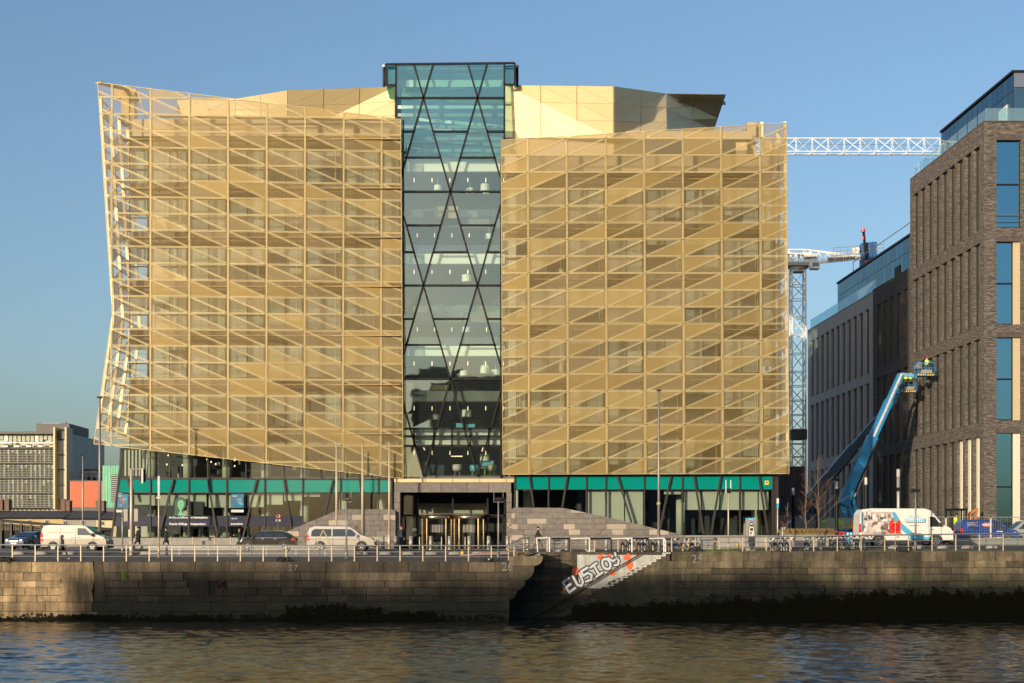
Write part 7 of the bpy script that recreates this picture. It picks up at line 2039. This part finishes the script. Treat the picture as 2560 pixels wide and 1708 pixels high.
# mounting stones along the road edge
ms = None; i_m = -1
for px, y_ in [(46,104.6),(103,104.6),(172,104.6),(365,104.6)] + [(905+58*k,104.6) for k in range(6)] + [(1480,104.6)] + [(2236+61*k,104.6) for k in range(5)]:
    x = PX(px, y_); i_m += 1
    if ms is None:
        b = MB(); b.lathe([(.46,0),(.44,.12),(.34,.22),(.18,.27),(.02,.28)], 14); me_ = b.build('kerb_stone', M['kerb'], None, True); ms = me_; o = me_
    else: o = ms.copy(); COL.objects.link(o)
    o.location = (x, y_, gz(x,y_)-.01); o.scale = (1.0, .5, .9)
    tag(o, ORD[i_m]+' from the left of the squat rounded granite stones along the road edge', 'kerb stone', 'rounded kerb stones along the road edge')
# grating and red-brown ramp cheek
b = MB()
for k in range(60): x = -18.0+.3*k; b.box(x, x+.16, 103.2, 104.3, gz(x,103.7)-.12, gz(x,103.7)+.03)
tag(b.build('drain_grating', M['plastic']), kind='structure')
b = MB(); b.prism([(PX(1150,104),PZ(1390,104)),(PX(1290,104),PZ(1385,104)),(PX(1290,104),PZ(1375.5,104)),(PX(1150,104),PZ(1386,104))], 103.9, 104.3); tag(b.build('ramp_kerb', mat('pink_grey_granite', (0.22, 0.15, 0.12), 0.8)), kind='structure')

# bollards in front of the bank
bl = None
for i, px in enumerate((957,989,1028,1077,1124,1173,1222,1269,1319,1369,1417,1466,1516,1613)):
    Yb_ = 116.4 if px < 1290 else 114.8; x = PX(px, Yb_)
    if bl is None:
        bl = empty('steel_bollard', (0,0,0)); b = MB(); b.cyl((0,0,0),(0,0,1.0),.145,n=16); b.build('tube', M['steel_matt'], bl, True); b = MB(); b.lathe([(.148,0),(.15,.03),(.12,.06),(.02,.07)],16,c=(0,0,1.0)); b.build('cap', M['steel_matt'], bl, True); b = MB(); b.cyl((0,0,.0),(0,0,.03),.2,n=16); b.build('collar', M['steel'], bl); o = bl
    else: o = copy_tree(bl)
    o.location = (x, Yb_, gz(x,Yb_)); tag(o, ORD[i]+' from the left in the row of stout steel bollards across the bank forecourt', 'bollard', 'stout steel bollards in front of the bank entrance')
bl = None
for i_s, px in enumerate((427.5,482,537.5,577,1024,1049,1104,1163,1219,1277,1733,1793,1852,1913,1973,2032,2092,2151)):
    Yb_ = 114.5; x = PX(px, Yb_)
    if bl is None: b = MB(); b.cyl((0,0,0),(0,0,.98),.045,n=10); b.lathe([(.045,0),(.05,.02),(.02,.05)],10,c=(0,0,.98)); bl = b.build('slim_bollard', M['post_steel'], None, True); o = bl
    else: o = bl.copy(); COL.objects.link(o)
    o.location = (x, Yb_, gz(x,Yb_)); tag(o, ORD[i_s]+' from the left in the line of thin steel posts along the pavement edge', 'bollard', 'thin steel posts along the plaza kerb')

# ------------------------------------------------------------------ poles, lamps, signals
def pole(name, label, cat, px, ybase, ytop, Y, r0, r1, m='grey_paint', group=None, base=None):
    x = PX(px, Y); z0 = gz(x, Y) if base is None else base; t = empty(name, (x, Y, z0), 0, label, cat, group)
    H = PZ(ytop, Y)-z0
    b = MB(); b.cyl((0,0,0),(0,0,H),r0,r1,10); b.build('pole', M[m], t, True)
    b = MB(); b.cyl((0,0,0),(0,0,min(1.2,H*.15)),r0*1.35,r0*1.3,10); b.cyl((0,0,-.0),(0,0,.03),r0*2.0,n=10); b.build('base', M[m], t, True)
    return t, H, x
def loc_px(t, px, py): # local coordinates of a pixel at the pole's depth
    Y = t.location.y; return (PX(px,Y)-t.location.x, PZ(py,Y)-t.location.z)
# flagpoles
fpz = None
for i, (px, top_, lab) in enumerate(((841,1106,'left'),(906,1107,'middle'),(973,1107,'right'))):
    t, H, x = pole('flagpole', {'left':'bare steel flagpole behind the trestle, leftmost of the three','middle':'bare steel flagpole rising from the people carrier bonnet, middle of three','right':'bare steel flagpole nearest the entrance, rightmost of the three'}[lab], 'flagpole', px, 1360, top_, 119.8, .095, .06, 'post_steel', 'flagpoles left of the entrance')
    b = MB(); b.lathe([(.07,0),(.09,.04),(.05,.10),(.01,.12)],8,c=(0,0,H)); b.cyl((.08,-.06,1.3),(.08,-.06,H-.8),.012,n=4); b.cyl((.05,0,H-.7),(.18,-.05,H-.7),.03,n=5); b.cyl((.05,0,1.3),(.16,-.05,1.3),.03,n=5); b.build('halyard', M['steel'], t)
# tall street lamps
t, H, x = pole('street_lamp', 'tallest street lamp pole at the left corner of the gold screen', 'street lamp', 249.5, 1370, 995, 114.0, .13, .075, 'grey_paint')
b = MB(); b.cyl((-.05,0,H-.02),(.12,0,H-.02),.06,n=8); b.prism([(-.22,H+.0),(.22,H+.02),(.18,H+.12),(-.18,H+.10)],-.15,.15); b.build('lamp_head', M['black'], t)
t, H, x = pole('street_lamp', 'slim pale street lamp standing before the orange hall', 'street lamp', 207, 1330, 1140, 150.0, .10, .06, 'steel_matt', base=4.9)
b = MB(); b.cyl((0,0,H),(-.5,0,H+.04),.05,n=6); b.prism([(-.6,H),(-.1,H+.02),(-.1,H+.12),(-.6,H+.10)],-.12,.12); b.build('lamp_head', M['black'], t)
t, H, x = pole('street_lamp', 'tall street lamp pole in front of the right gold wing above the docked bicycles', 'street lamp', 1647, 1378, 978, 104.0, .115, .06, 'grey_paint')
b = MB(); b.lathe([(.05,0),(.18,.02),(.16,.10),(.05,.14)],12,c=(0,0,H-.02)); b.build('lamp_head', M['black'], t)
b = MB(); b.cyl((0,0,loc_px(t,1647,1262)[1]),(0,0,loc_px(t,1647,1256)[1]),.14,n=10); b.build('collar', M['render_yellow'], t)
# floodlight masts
for px, Y, top_, lab in ((866,102.2,1243,'black floodlight mast on the railing in front of the people carrier'),(1246,101.2,1243,'black floodlight mast in front of the revolving doors'),(2289,103.2,1222,'black floodlight mast in front of the printed van')):
    t, H, x = pole('floodlight_mast', lab, 'lamp', px, 1404, top_+8, Y, .075, .05, 'grey_paint', 'floodlight masts along the river railing')
    b = MB(); b.box(-.27,.27,-.12,.16,H-.02,H+.20); b.bar((-.27,0,H),(.27,0,H),.05); b.build('floodlight', M['black'], t)
    b = MB(); b.box(-.24,.24,-.135,-.12,H+.02,H+.16); b.build('lens', M['glass_side'], t)
    if px < 2000:
        b = MB()
        for s_ in (-.32,.32): b.bar((s_,0,H-.12),(s_,0,H+.62),.02)
        b.bar((-.32,0,H-.12),(.32,0,H-.12),.02); b.build('cage', M['steel_matt'], t)
# antenna mast and sign poles
t, H, x = pole('antenna_mast', 'steel mast with twin white antennas in front of the right shop glass', 'mast', 1821, 1378, 1232, 103.4, .055, .045, 'post_steel')
b = MB()
for s_ in (-.17, .17): b.cyl((s_,0,H),(s_,0,H+.9),.035,n=6); b.bar((0,0,H),(s_,0,H),.05)
b.build('antenna', M['white'], t)
b = MB(); b.box(-.13,.15,-.12,.12,H-.02,H+.3); b.build('junction_box', M['black'], t)
t, H, x = pole('bus_stop_pole', 'steel pole with a small pale sign plate in front of the left shop windows', 'sign', 397, 1395, 1208, 103.0, .06, .05, 'post_steel')
b = MB(); b.box(-.07,.07,-.05,-.03,H-.9,H+.5); b.build('sign_plate', M['print_pale'], t); b = MB(); b.box(-.16,.16,-.08,.08,H-1.1,H-.95); b.build('bracket', M['steel_matt'], t)
t, H, x = pole('no_parking_sign', 'no parking sign with red ring above the roof of the black car', 'sign', 695.5, 1362, 1278, 116.5, .04, .04, 'steel_matt')
zc_ = loc_px(t, 695.5, 1291)[1]
b = MB(); b.cyl((0,-.06,zc_),(0,-.04,zc_),.20,n=18); b.build('white_disc', M['white'], t)
b = MB(); b.ring((0,-.065,zc_),.185,.032,'y',20,4); b.bar((-.12,-.075,zc_+.12),(.12,-.075,zc_-.12),.045,.01,up=(0,1,0)); b.build('red_ring', M['red'], t)
text('P', 'letter', .25, (-.07,-.068,zc_-.09), M['black'], t, ext=.002)
b = MB(); b.box(-.19,.19,-.06,-.04,zc_-.42,zc_-.24); b.build('time_plate', M['print_pale'], t)
# traffic signals
t, H, x = pole('traffic_signal', 'tall traffic signal mast with an arm reaching right over the road', 'traffic light', 328.5, 1380, 1172, 104.3, .115, .10, 'post_steel')
b = MB(); b.cyl((0,0,H-.05),(.85,0,H-.03),.07,n=8); b.box(.72,.86,-.08,.08,H-1.05,H+.0); b.build('arm', M['steel_matt'], t)
b = MB(); b.box(.60,.95,.08,.3,H-.95,H-.02); b.build('signal_head', M['black'], t)
for k in range(3): q = MB(); q.cyl((.78,.30,H-.2-.28*k),(.78,.42,H-.2-.28*k),.12,n=10); q.build('visor', M['black'], t)
for s_ in (-.42, .32):
    b = MB(); z_ = loc_px(t,328,1288)[1]; b.box(s_-.12,s_+.16,-.05,.1,z_-.45,z_+.45); b.build('backing_board', M['grey_paint'], t)
t, H, x = pole('traffic_signal', 'short traffic signal showing red beside the tall signal mast', 'traffic light', 306, 1376, 1272, 106.5, .055, .05, 'steel_matt')
b = MB(); b.box(.12,.42,-.16,.08,H-.85,H-.02); b.build('signal_head', M['black'], t)
for k in range(3): q = MB(); q.cyl((.27,-.20,H-.18-.26*k),(.27,-.165,H-.18-.26*k),.085,n=12); q.build('signal_lens', M['red_glow'] if k == 0 else M['plastic'], t)
b = MB(); b.box(-.05,.12,-.05,.05,H-.6,H-.5); b.build('bracket', M['black'], t)
# lighting columns in the street on the right
for px, Y, y0, y1, lab in ((1983,133,1315,1213,'black lighting column with glass top left of the boom lifts'),(2092,131,1312,1197,'black lighting column with glass top between the two boom lift arms'),(2165,131,1312,1187,'black lighting column with glass top right of the lit boom')):
    x = PX(px, Y); t = empty('lighting_column', (x,Y,gz(x,Y)), 0, lab, 'street lamp', 'black lighting columns in the side street'); H = PZ(y1,Y)-gz(x,Y)
    b = MB(); b.cyl((0,0,0),(0,0,H-.9),.15,n=10); b.build('column', M['black'], t); b = MB(); b.cyl((0,0,H-.9),(0,0,H-.25),.14,n=10); b.build('lamp_glass', M['print_pale'], t); b = MB(); b.cyl((0,0,H-.25),(0,0,H),.15,n=10); b.build('cap', M['black'], t)
t, H, x = pole('camera_column', 'pale grey camera column with a perforated head in front of the dark brick wall', 'mast', 2246, 1330, 1174, 112.0, .13, .13, 'steel_matt')
b = MB(); b.cyl((0,0,H-.55),(0,0,H+.02),.14,n=12); b.build('mesh_head', M['concrete_grey'], t); b = MB(); b.box(-.14,.05,-.2,.0,loc_px(t,2246,1228)[1],loc_px(t,2246,1219)[1]); b.build('camera', M['black'], t)
t, H, x = pole('parking_sign', 'slim pole with a blue and white parking sign right of the bank', 'sign', 1944, 1370, 1258, 108.0, .05, .05, 'post_steel')
b = MB(); b.box(-.075,.075,-.06,-.04,H-.02,H+.35); b.build('white_plate', M['text_white'], t); b = MB(); b.box(-.075,.075,-.06,-.04,H-.38,H-.03); b.build('blue_plate', M['print_blue'], t)

# bicycle docking: terminal, posts, bikes
t = empty('rental_terminal', (PX(1876,103.4), 103.4, gz(PX(1876,103.4),103.4)), 0, 'tall grey bicycle rental terminal with a dark oval face and teal top', 'terminal')
b = MB(); b.box(-.33,.33,-.12,.22,0,2.25); b.build('body', M['steel_matt'], t)
b = MB(); b.box(-.33,.33,-.12,.22,2.26,2.40); b.build('teal_top', M['print_blue'], t)
b = MB(); b.prism([(.06+.24*math.cos(2*math.pi*i/24), 1.12+1.02*math.sin(2*math.pi*i/24)) for i in range(24)], -.15, -.12); b.build('oval_rim', M['plastic'], t)
b = MB(); b.prism([(.06+.20*math.cos(math.pi*i/12), 1.14+.92*math.sin(math.pi*i/12)) for i in range(13)], -.165, -.152); b.build('screen_panel', M['print_pale'], t)
b = MB(); b.box(-.04,.16,-.175,-.166,1.5,1.68); b.box(-.04,.16,-.175,-.166,1.8,1.92); b.box(-.04,.05,-.175,-.166,1.25,1.4); b.build('screen', M['black'], t)
text('bikes', 'lettering', .12, (-.12,-.125,2.29), M['text_white'], t, ext=.002)
M['bike_blue'] = mat('bike_blue', (0.01, 0.08, 0.16), 0.4)
def make_bike(kind):
    t = empty('bicycle', (0,0,0))
    for x in (-.52, .55):
        w_ = MB(); w_.ring((x,0,.34),.32,.022,'y',22,5); wo = w_.build('wheel', M['rubber'], t)
        s_ = MB(); s_.ring((x,0,.34),.29,.012,'y',20,4)
        for a in range(8): q = a*math.pi/4; s_.bar((x,0,.34),(x+.29*math.cos(q),0,.34+.29*math.sin(q)),.008)
        s_.cyl((x,-.05,.34),(x,.05,.34),.04,n=6); s_.build('rim', M['steel'], wo)
    f = MB(); f.tube([(-.52,0,.34),(-.12,0,.34),(.38,0,.72)],.03); f.tube([(-.12,0,.34),(-.22,0,.82)],.022); f.tube([(-.52,0,.34),(-.2,0,.7)],.015); f.tube([(.55,0,.34),(.42,0,.72),(.36,0,1.0)],.022)
    f.build('frame', M['steel_matt' if kind != 2 else 'bike_blue'], t)
    g_ = MB()      # rear skirt with the coloured panel
    for a in range(6):
        t0, t1 = R(60+a*22), R(60+(a+1)*22); r1, r2 = .33, .37
        for y in (-.035,.035): g_.quadpts([(-.52+r1*math.cos(t0),y,.34+r1*math.sin(t0)),(-.52+r2*math.cos(t0),y,.34+r2*math.sin(t0)),(-.52+r2*math.cos(t1),y,.34+r2*math.sin(t1)),(-.52+r1*math.cos(t1),y,.34+r1*math.sin(t1))])
    g_.build('mudguard', M['bike_blue'], t)
    p_ = MB()
    for y in (-.045,.045): p_.quadpts([(-.74,y,.62),(-.42,y,.66),(-.34,y,.46),(-.62,y,.42)])
    p_.build('skirt_guard', M['graf_red' if kind == 1 else 'bike_blue'], t)
    h_ = MB(); h_.tube([(.30,-.28,1.02),(.38,-.14,1.04),(.36,0,1.0),(.38,.14,1.04),(.30,.28,1.02)],.016); h_.build('handlebar', M['black'], t)
    s2 = MB(); s2.prism([(-.36,.88),(-.08,.90),(-.08,.94),(-.24,.96),(-.38,.95)],-.07,.07); s2.build('saddle', M['black'], t)
    bk = MB(); bk.box(.46,.74,-.17,.17,.80,.83); bk.box(.72,.74,-.17,.17,.83,1.0); bk.box(.46,.72,-.17,-.16,.83,.98); bk.box(.46,.72,.16,.17,.83,.98); bk.build('basket', M['steel_matt'], t)
    ld = MB(); ld.tube([(-.12,-.05,.34),(-.05,-.12,.2)],.012); ld.cyl((-.12,-.05,.34),(-.12,-.08,.34),.09,n=12); ld.build('crank', M['black'], t)
    return t
protos = {k: None for k in range(3)}
tree_cache = None
spots = []
for i in range(10): spots.append((1562+19.5*i, 104.35, 1 if i % 2 == 0 else 0))
spots += [(1772,104.3,2),(1782,104.3,0)]
for i, px in enumerate((1929,1942,1957,1971,2012,2024,2046,2057,2071,2083,2096,2108,2122,2138,2152,2164)): spots.append((px, 104.1, 2 if i % 3 else 0))
dock = None
for i, (px, Y, k) in enumerate(spots):
    if protos[k] is None: o = make_bike(k); protos[k] = o
    else: o = copy_tree(protos[k])
    x = PX(px, Y)+random.uniform(-.08,.08)
    o.location = (x, Y, gz(x,Y)); o.rotation_euler = (0, 0, R(random.uniform(40,72) if px < 1900 else random.uniform(55,82)))
    if i < 10: tag(o, ORD[i]+' bicycle from the left in the dense dock row, '+('with a red rear panel' if k == 1 else 'without a red panel'), 'bicycle', 'docked rental bicycles left of the cabinet')
    elif i < 12: tag(o, ('dark blue' if k == 2 else 'plain grey')+' rental bicycle half hidden by the grey utility cabinet', 'bicycle', 'docked rental bicycles by the cabinet')
    else: tag(o, ORD[i-12]+' bicycle from the left in the dock row right of the terminal, '+('blue frame' if k == 2 else 'grey frame'), 'bicycle', 'docked rental bicycles right of the terminal')
for i, (px, Y, k) in enumerate(spots):
    if i % 2: continue
    x = PX(px+6, Y+.7)
    if dock is None: b = MB(); b.box(-.10,.10,-.08,.08,0,.72); b.prism([(-.10,.72),(.10,.72),(.07,.80),(-.07,.80)],-.08,.08); dock = b.build('docking_post', M['steel_matt']); o = dock
    else: o = dock.copy(); COL.objects.link(o)
    o.location = (x, Y+.7, gz(x,Y+.7)); tag(o, (ORD[i//2] if i < 12 else ORD[(i-12)//2])+' grey docking post from the left '+('in the dock row left of the cabinet' if i < 12 else 'in the dock row right of the terminal'), 'docking post', 'bicycle docking posts')
# cabinet, bins, small street things
def boxy(name, label, cat, px0, px1, y1, Y, m, depth=.5, parts=()):
    x0, x1 = PX(px0,Y), PX(px1,Y); xc_ = (x0+x1)/2; z0 = gz(xc_,Y); t = empty(name, (xc_,Y,z0), 0, label, cat); H = PZ(y1,Y)-z0
    b = MB(); b.box(x0-xc_, x1-xc_, 0, depth, 0, H); b.build('body', M[m], t)
    b = MB(); b.box(x0-xc_-.03, x1-xc_+.03, -.03, depth+.03, H, H+.04); b.build('lid', M[m], t)
    b = MB(); b.box(-.01,.01,-.012,-.002,.08,H-.08); b.box(.06,.10,-.03,-.002,H*.5,H*.6); b.build('door_seam', M['plastic'], t)
    return t
boxy('utility_cabinet', 'plain grey utility cabinet among the docked bicycles on the quay edge', 'cabinet', 1754, 1783, 1346, 102.6, 'steel_matt')
boxy('litter_bin', 'steel litter bin inside the black pipe frame right of the walking man', 'bin', 1383, 1401, 1351, 104.2, 'steel')
boxy('small_cabinet', 'small pale cabinet beside the planter at the foot of the street trees', 'cabinet', 1956, 1963, 1320, 111, 'print_pale', .3)
boxy('service_box', 'small dark service box on the pavement in front of the bank plinth', 'cabinet', 1090, 1099, 1361, 117.5, 'plastic', .4)
for px, Y, py0, py1, lab in ((1155,104.6,1387,1378,'yellow tag box hanging on the lower left railing near the ramp'),(1846,104.8,1371,1360,'small yellow box on a rod left of the rental terminal')):
    t = empty('yellow_box', (PX(px,Y),Y,gz(PX(px,Y),Y)), 0, lab, 'box'); z0, z1 = PZ(py0,Y)-t.location.z, PZ(py1,Y)-t.location.z
    b = MB(); b.prism([(-.09,z0),(.09,z0),(.10,z1),(-.10,z1)],-.06,.06); b.build('body', M['yellow'], t); b = MB(); b.cyl((0,0,0),(0,0,z1+.1),.02,n=6); b.build('rod', M['grey_paint'], t)
# lifebuoy in its red housing
t, H, x = pole('lifebuoy_post', 'red lifebuoy housing on a steel post at the upper right railing', 'lifebuoy', 2238.5, 1376, 1306, 101.9, .03, .03, 'post_steel')
zc_ = loc_px(t,2238,1318)[1]
b = MB(); c_, r_ = .38, .10; pts = []
for q, (sx_, sz_) in enumerate(((1,-1),(1,1),(-1,1),(-1,-1))):
    for a in range(4): th = R(-90+90*q+30*a); pts.append((sx_*(c_-r_)+r_*math.cos(th), sz_*(.45-r_)+r_*math.sin(th)+zc_))
b.prism(pts, .04, .22); b.build('housing', M['buoy_red'] if 'buoy_red' in M else M['red'], t)
b = MB(); b.ring((0,.03,zc_),.22,.05,'y',20,6); b.build('lifebuoy', M['tail'], t)
b = MB(); b.box(-.10,.12,.02,.035,zc_+.30,zc_+.38); b.build('green_label', M['lime'], t)
# wooden trestle leaning up behind the railing
t = empty('wooden_trestle', (PX(808,104.2),104.2,gz(PX(808,104.2),104.2)), 0, 'thin wooden A shaped trestle standing in front of the silver people carrier', 'trestle')
for a, c in (((792,1362),(808,1324)),((805,1320),(828,1362)),((823,1360),(818,1352))):
    b = MB(); q0, q1 = loc_px(t,*a), loc_px(t,*c); b.bar((q0[0],0,q0[1]),(q1[0],0,q1[1]),.07,.05,up=(0,1,0)); b.build('leg', M['render_yellow'], t)
# heaps of black mooring chain and tyre
for px, Y, base_, lab in ((20,100.2,4.05,'black mooring chain heap at the far left quay edge'),(714,100.2,4.05,'black mooring chain heap on the quay edge below the black car'),(1222,100.2,4.05,'black mooring chain heap with a white mark near the painted 26'),(1737,101.7,4.75,'black mooring chain heap at the head of the stair by the painted 25'),(2260,101.7,4.75,'black mooring tyre and chain below the printed van')):
    b = MB(); cx_ = PX(px,Y)
    for k in range(11): b.ring((cx_+random.uniform(-.45,.45), Y+random.uniform(-.1,.1), base_+random.uniform(0.02,.14)), random.uniform(.12,.22), .05, random.choice('yyzx'), 12, 5)
    o = b.build('mooring_chain', M['rubber']); tag(o, lab, 'mooring chain')
    if px == 1222: q = MB(); q.box(cx_-.04,cx_+.05,Y-.26,Y-.24,base_+.1,base_+.2); q.build('white_mark', M['white'], o)
# mesh road fence, safety barriers
rf = empty('mesh_fence', (0,0,0), 0, 'light temporary mesh fence panels standing in front of the digger and blue van', 'fence'); Yk = 113.0
for k, (a, c) in enumerate(((2326,2364),(2366,2476),(2478,2590))):
    b = MB(); b.tube([P(a,1346,Yk), P(a,1297,Yk), P(a+3,1293,Yk), P(c-3,1293,Yk), P(c,1297,Yk), P(c,1346,Yk)], .035, 6); b.tube([P(a,1340,Yk),P(c,1340,Yk)],.03,6)
    for x in range(int(a)+5, int(c), 6): b.bar(P(x,1293,Yk), P(x,1340,Yk), .012)
    b.build('fence_panel', M['steel_matt'], rf)
cb = empty('concrete_barrier', (0,0,0), 0, 'low grey barrier wall between road and blue small van', 'barrier'); Yk = 112.2
for k in range(5):
    a = 2385+40*k; b = MB(); b.prism([(PX(a,Yk)+.02,PZ(1362,Yk)),(PX(a+40,Yk)-.02,PZ(1362,Yk)),(PX(a+40,Yk)-.02,PZ(1345,Yk)),(PX(a,Yk)+.02,PZ(1345,Yk))], Yk, Yk+.25); b.build('barrier_block', M['louvre'], cb)
for k in range(6):
    Yk = 112.6; x = PX(2076+6.5*k, Yk); t = empty('plastic_barrier', (x,Yk,gz(x,Yk)), 0, ORD[k]+' red plastic barrier from the left in the line below the grey lift cover', 'barrier', 'red plastic barriers by the boom lift')
    b = MB(); b.prism([(-.09,0),(.09,0),(.08,.5),(.09,1.0),(-.09,1.0),(-.08,.5)],-.2,.2); b.build('body', M['red'], t); b = MB(); b.box(-.07,.07,-.215,-.2,.55,.8); b.build('reflector', M['white'], t)
for k in range(3):
    Yk = 112.6; x = PX(2118+8*k, Yk); t = empty('plastic_barrier', (x,Yk,gz(x,Yk)), 0, ORD[k]+' blue plastic barrier from the left beside the red barrier line', 'barrier', 'blue plastic barriers by the printed van')
    b = MB(); b.prism([(-.1,0),(.1,0),(.09,.5),(.1,.98),(-.1,.98),(-.09,.5)],-.2,.2); b.build('body', M['print_blue'], t); b = MB(); b.box(-.05,.05,-.215,-.2,.6,.9); b.build('sticker', M['text_white'], t)
# planter, grass, shrubs
pl = empty('long_planter', (0,0,0), 0, 'long low concrete planter of dry grass at the foot of the street trees', 'planter'); Yp = 110.5
b = MB(); b.box(PX(1962,Yp), PX(2090,Yp), Yp, Yp+2.2, gz(24,Yp)-.1, PZ(1337,Yp)); b.build('planter_wall', M['concrete'], pl)
def tufts(x0, x1, y0, y1, zf_, n, h, m_, name, parent=None, lab=None):
    b = MB()
    for _ in range(n):
        x, y = random.uniform(x0,x1), random.uniform(y0,y1); hh = h*random.uniform(.4,1.1); w_ = random.uniform(.01,.025); l_ = random.uniform(-.5,.5)*hh; z = zf_(x,y)
        b.quadpts([(x-w_,y,z),(x+w_,y,z),(x+l_*.6+w_*.3,y,z+hh*.75),(x+l_,y+random.uniform(-.05,.05),z+hh)])
    o = b.build(name, m_, parent); o['kind'] = 'stuff'
    if lab: o['label'] = lab; o['category'] = 'grass'
    return o
tufts(PX(1962,Yp), PX(2088,Yp), Yp+.1, Yp+2, lambda x,y: PZ(1337,Yp)-.02, 3500, .50, M['dry_grass'], 'dry_grass', pl)
tufts(PX(1985,Yp), PX(2040,Yp), Yp+.1, Yp+2, lambda x,y: PZ(1337,Yp)-.02, 700, .30, M['grass'], 'green_grass', pl)
tufts(PX(1766,101.7), PX(1842,101.7), 101.55, 101.9, lambda x,y: gz(x,y), 1500, .20, M['grass'], 'grass_tuft', None, 'bright green grass growing on the upper quay edge left of the terminal')
tufts(PX(1856,101.7), PX(1925,101.7), 101.55, 101.8, lambda x,y: gz(x,y), 500, .12, M['grass'], 'grass_tuft', None, 'short green grass on the quay edge below the rental terminal')
tufts(PX(1990,101.7), PX(2560,101.7), 101.55, 101.7, lambda x,y: gz(x,y), 900, .07, M['grass'], 'grass_tuft', None, 'thin line of weeds along the upper right quay edge')
tufts(PX(1290,101.2), PX(1312,101.2), 100.9, 101.6, lambda x,y: 4.25, 260, .5, M['dry_grass'], 'grass_tuft', None, 'dry weeds growing on the first rounded corbel')
tufts(PX(305,99.9), PX(318,99.9), 99.82, 99.95, lambda x,y: 3.05+.35*random.gauss(0,.5), 110, .16, M['grass'], 'wall_plant', None, 'small green plant growing out of the left quay wall')
# street trees without leaves
def bare_tree(px, Y, top_, lab, seed, spread, base_z=None):
    random.seed(seed)
    x = PX(px,Y); z0 = gz(x,Y) if base_z is None else base_z; H = PZ(top_,Y)-z0
    t = empty('bare_tree', (x,Y,z0), 0, lab, 'tree')
    b = MB(); pts = [Vector((0,0,0))]
    for k in range(1,9): pts.append(Vector((random.uniform(-.06,.06), random.uniform(-.06,.06), H*k/8)))
    for k in range(8): b.cyl(pts[k], pts[k+1], .075*(1-k/9)+.008, .075*(1-(k+1)/9)+.006, 7)
    b.build('trunk', M['bark'], t)
    c = MB()
    def br(p, d, L, r, lev):
        q = p + d*L; c.cyl(p, q, r, r*.55, 4)
        if lev == 0: return
        for _ in range(3 if lev > 1 else 2):
            f = random.uniform(.3,.95); nd = (d + Vector((random.uniform(-.7,.7),random.uniform(-.7,.7),random.uniform(-.1,.6)))).normalized(); br(p.lerp(q,f), nd, L*random.uniform(.4,.7), r*.5, lev-1)
    for k in range(22):
        h = H*(.28+.68*k/22); a = random.uniform(0, 2*math.pi); L = spread*(1-.75*(k/22))*random.uniform(.7,1.1)
        br(Vector((0,0,h)), Vector((math.cos(a)*.75, math.sin(a)*.75, .75)).normalized(), L, .022*(1-.6*k/22), 2)
    c.build('crown', M['twig'], t)
    return t
bare_tree(2046, 109.5, 1135, 'leafless young street tree with wide brown twigs in front of the dark boom', 11, 1.9)
bare_tree(2015, 111.0, 1172, 'thin leafless street tree just left of the wider one', 12, 1.0)
bare_tree(1969, 111.5, 1255, 'small leafless sapling beside the parking sign', 13, .6)
random.seed(99)
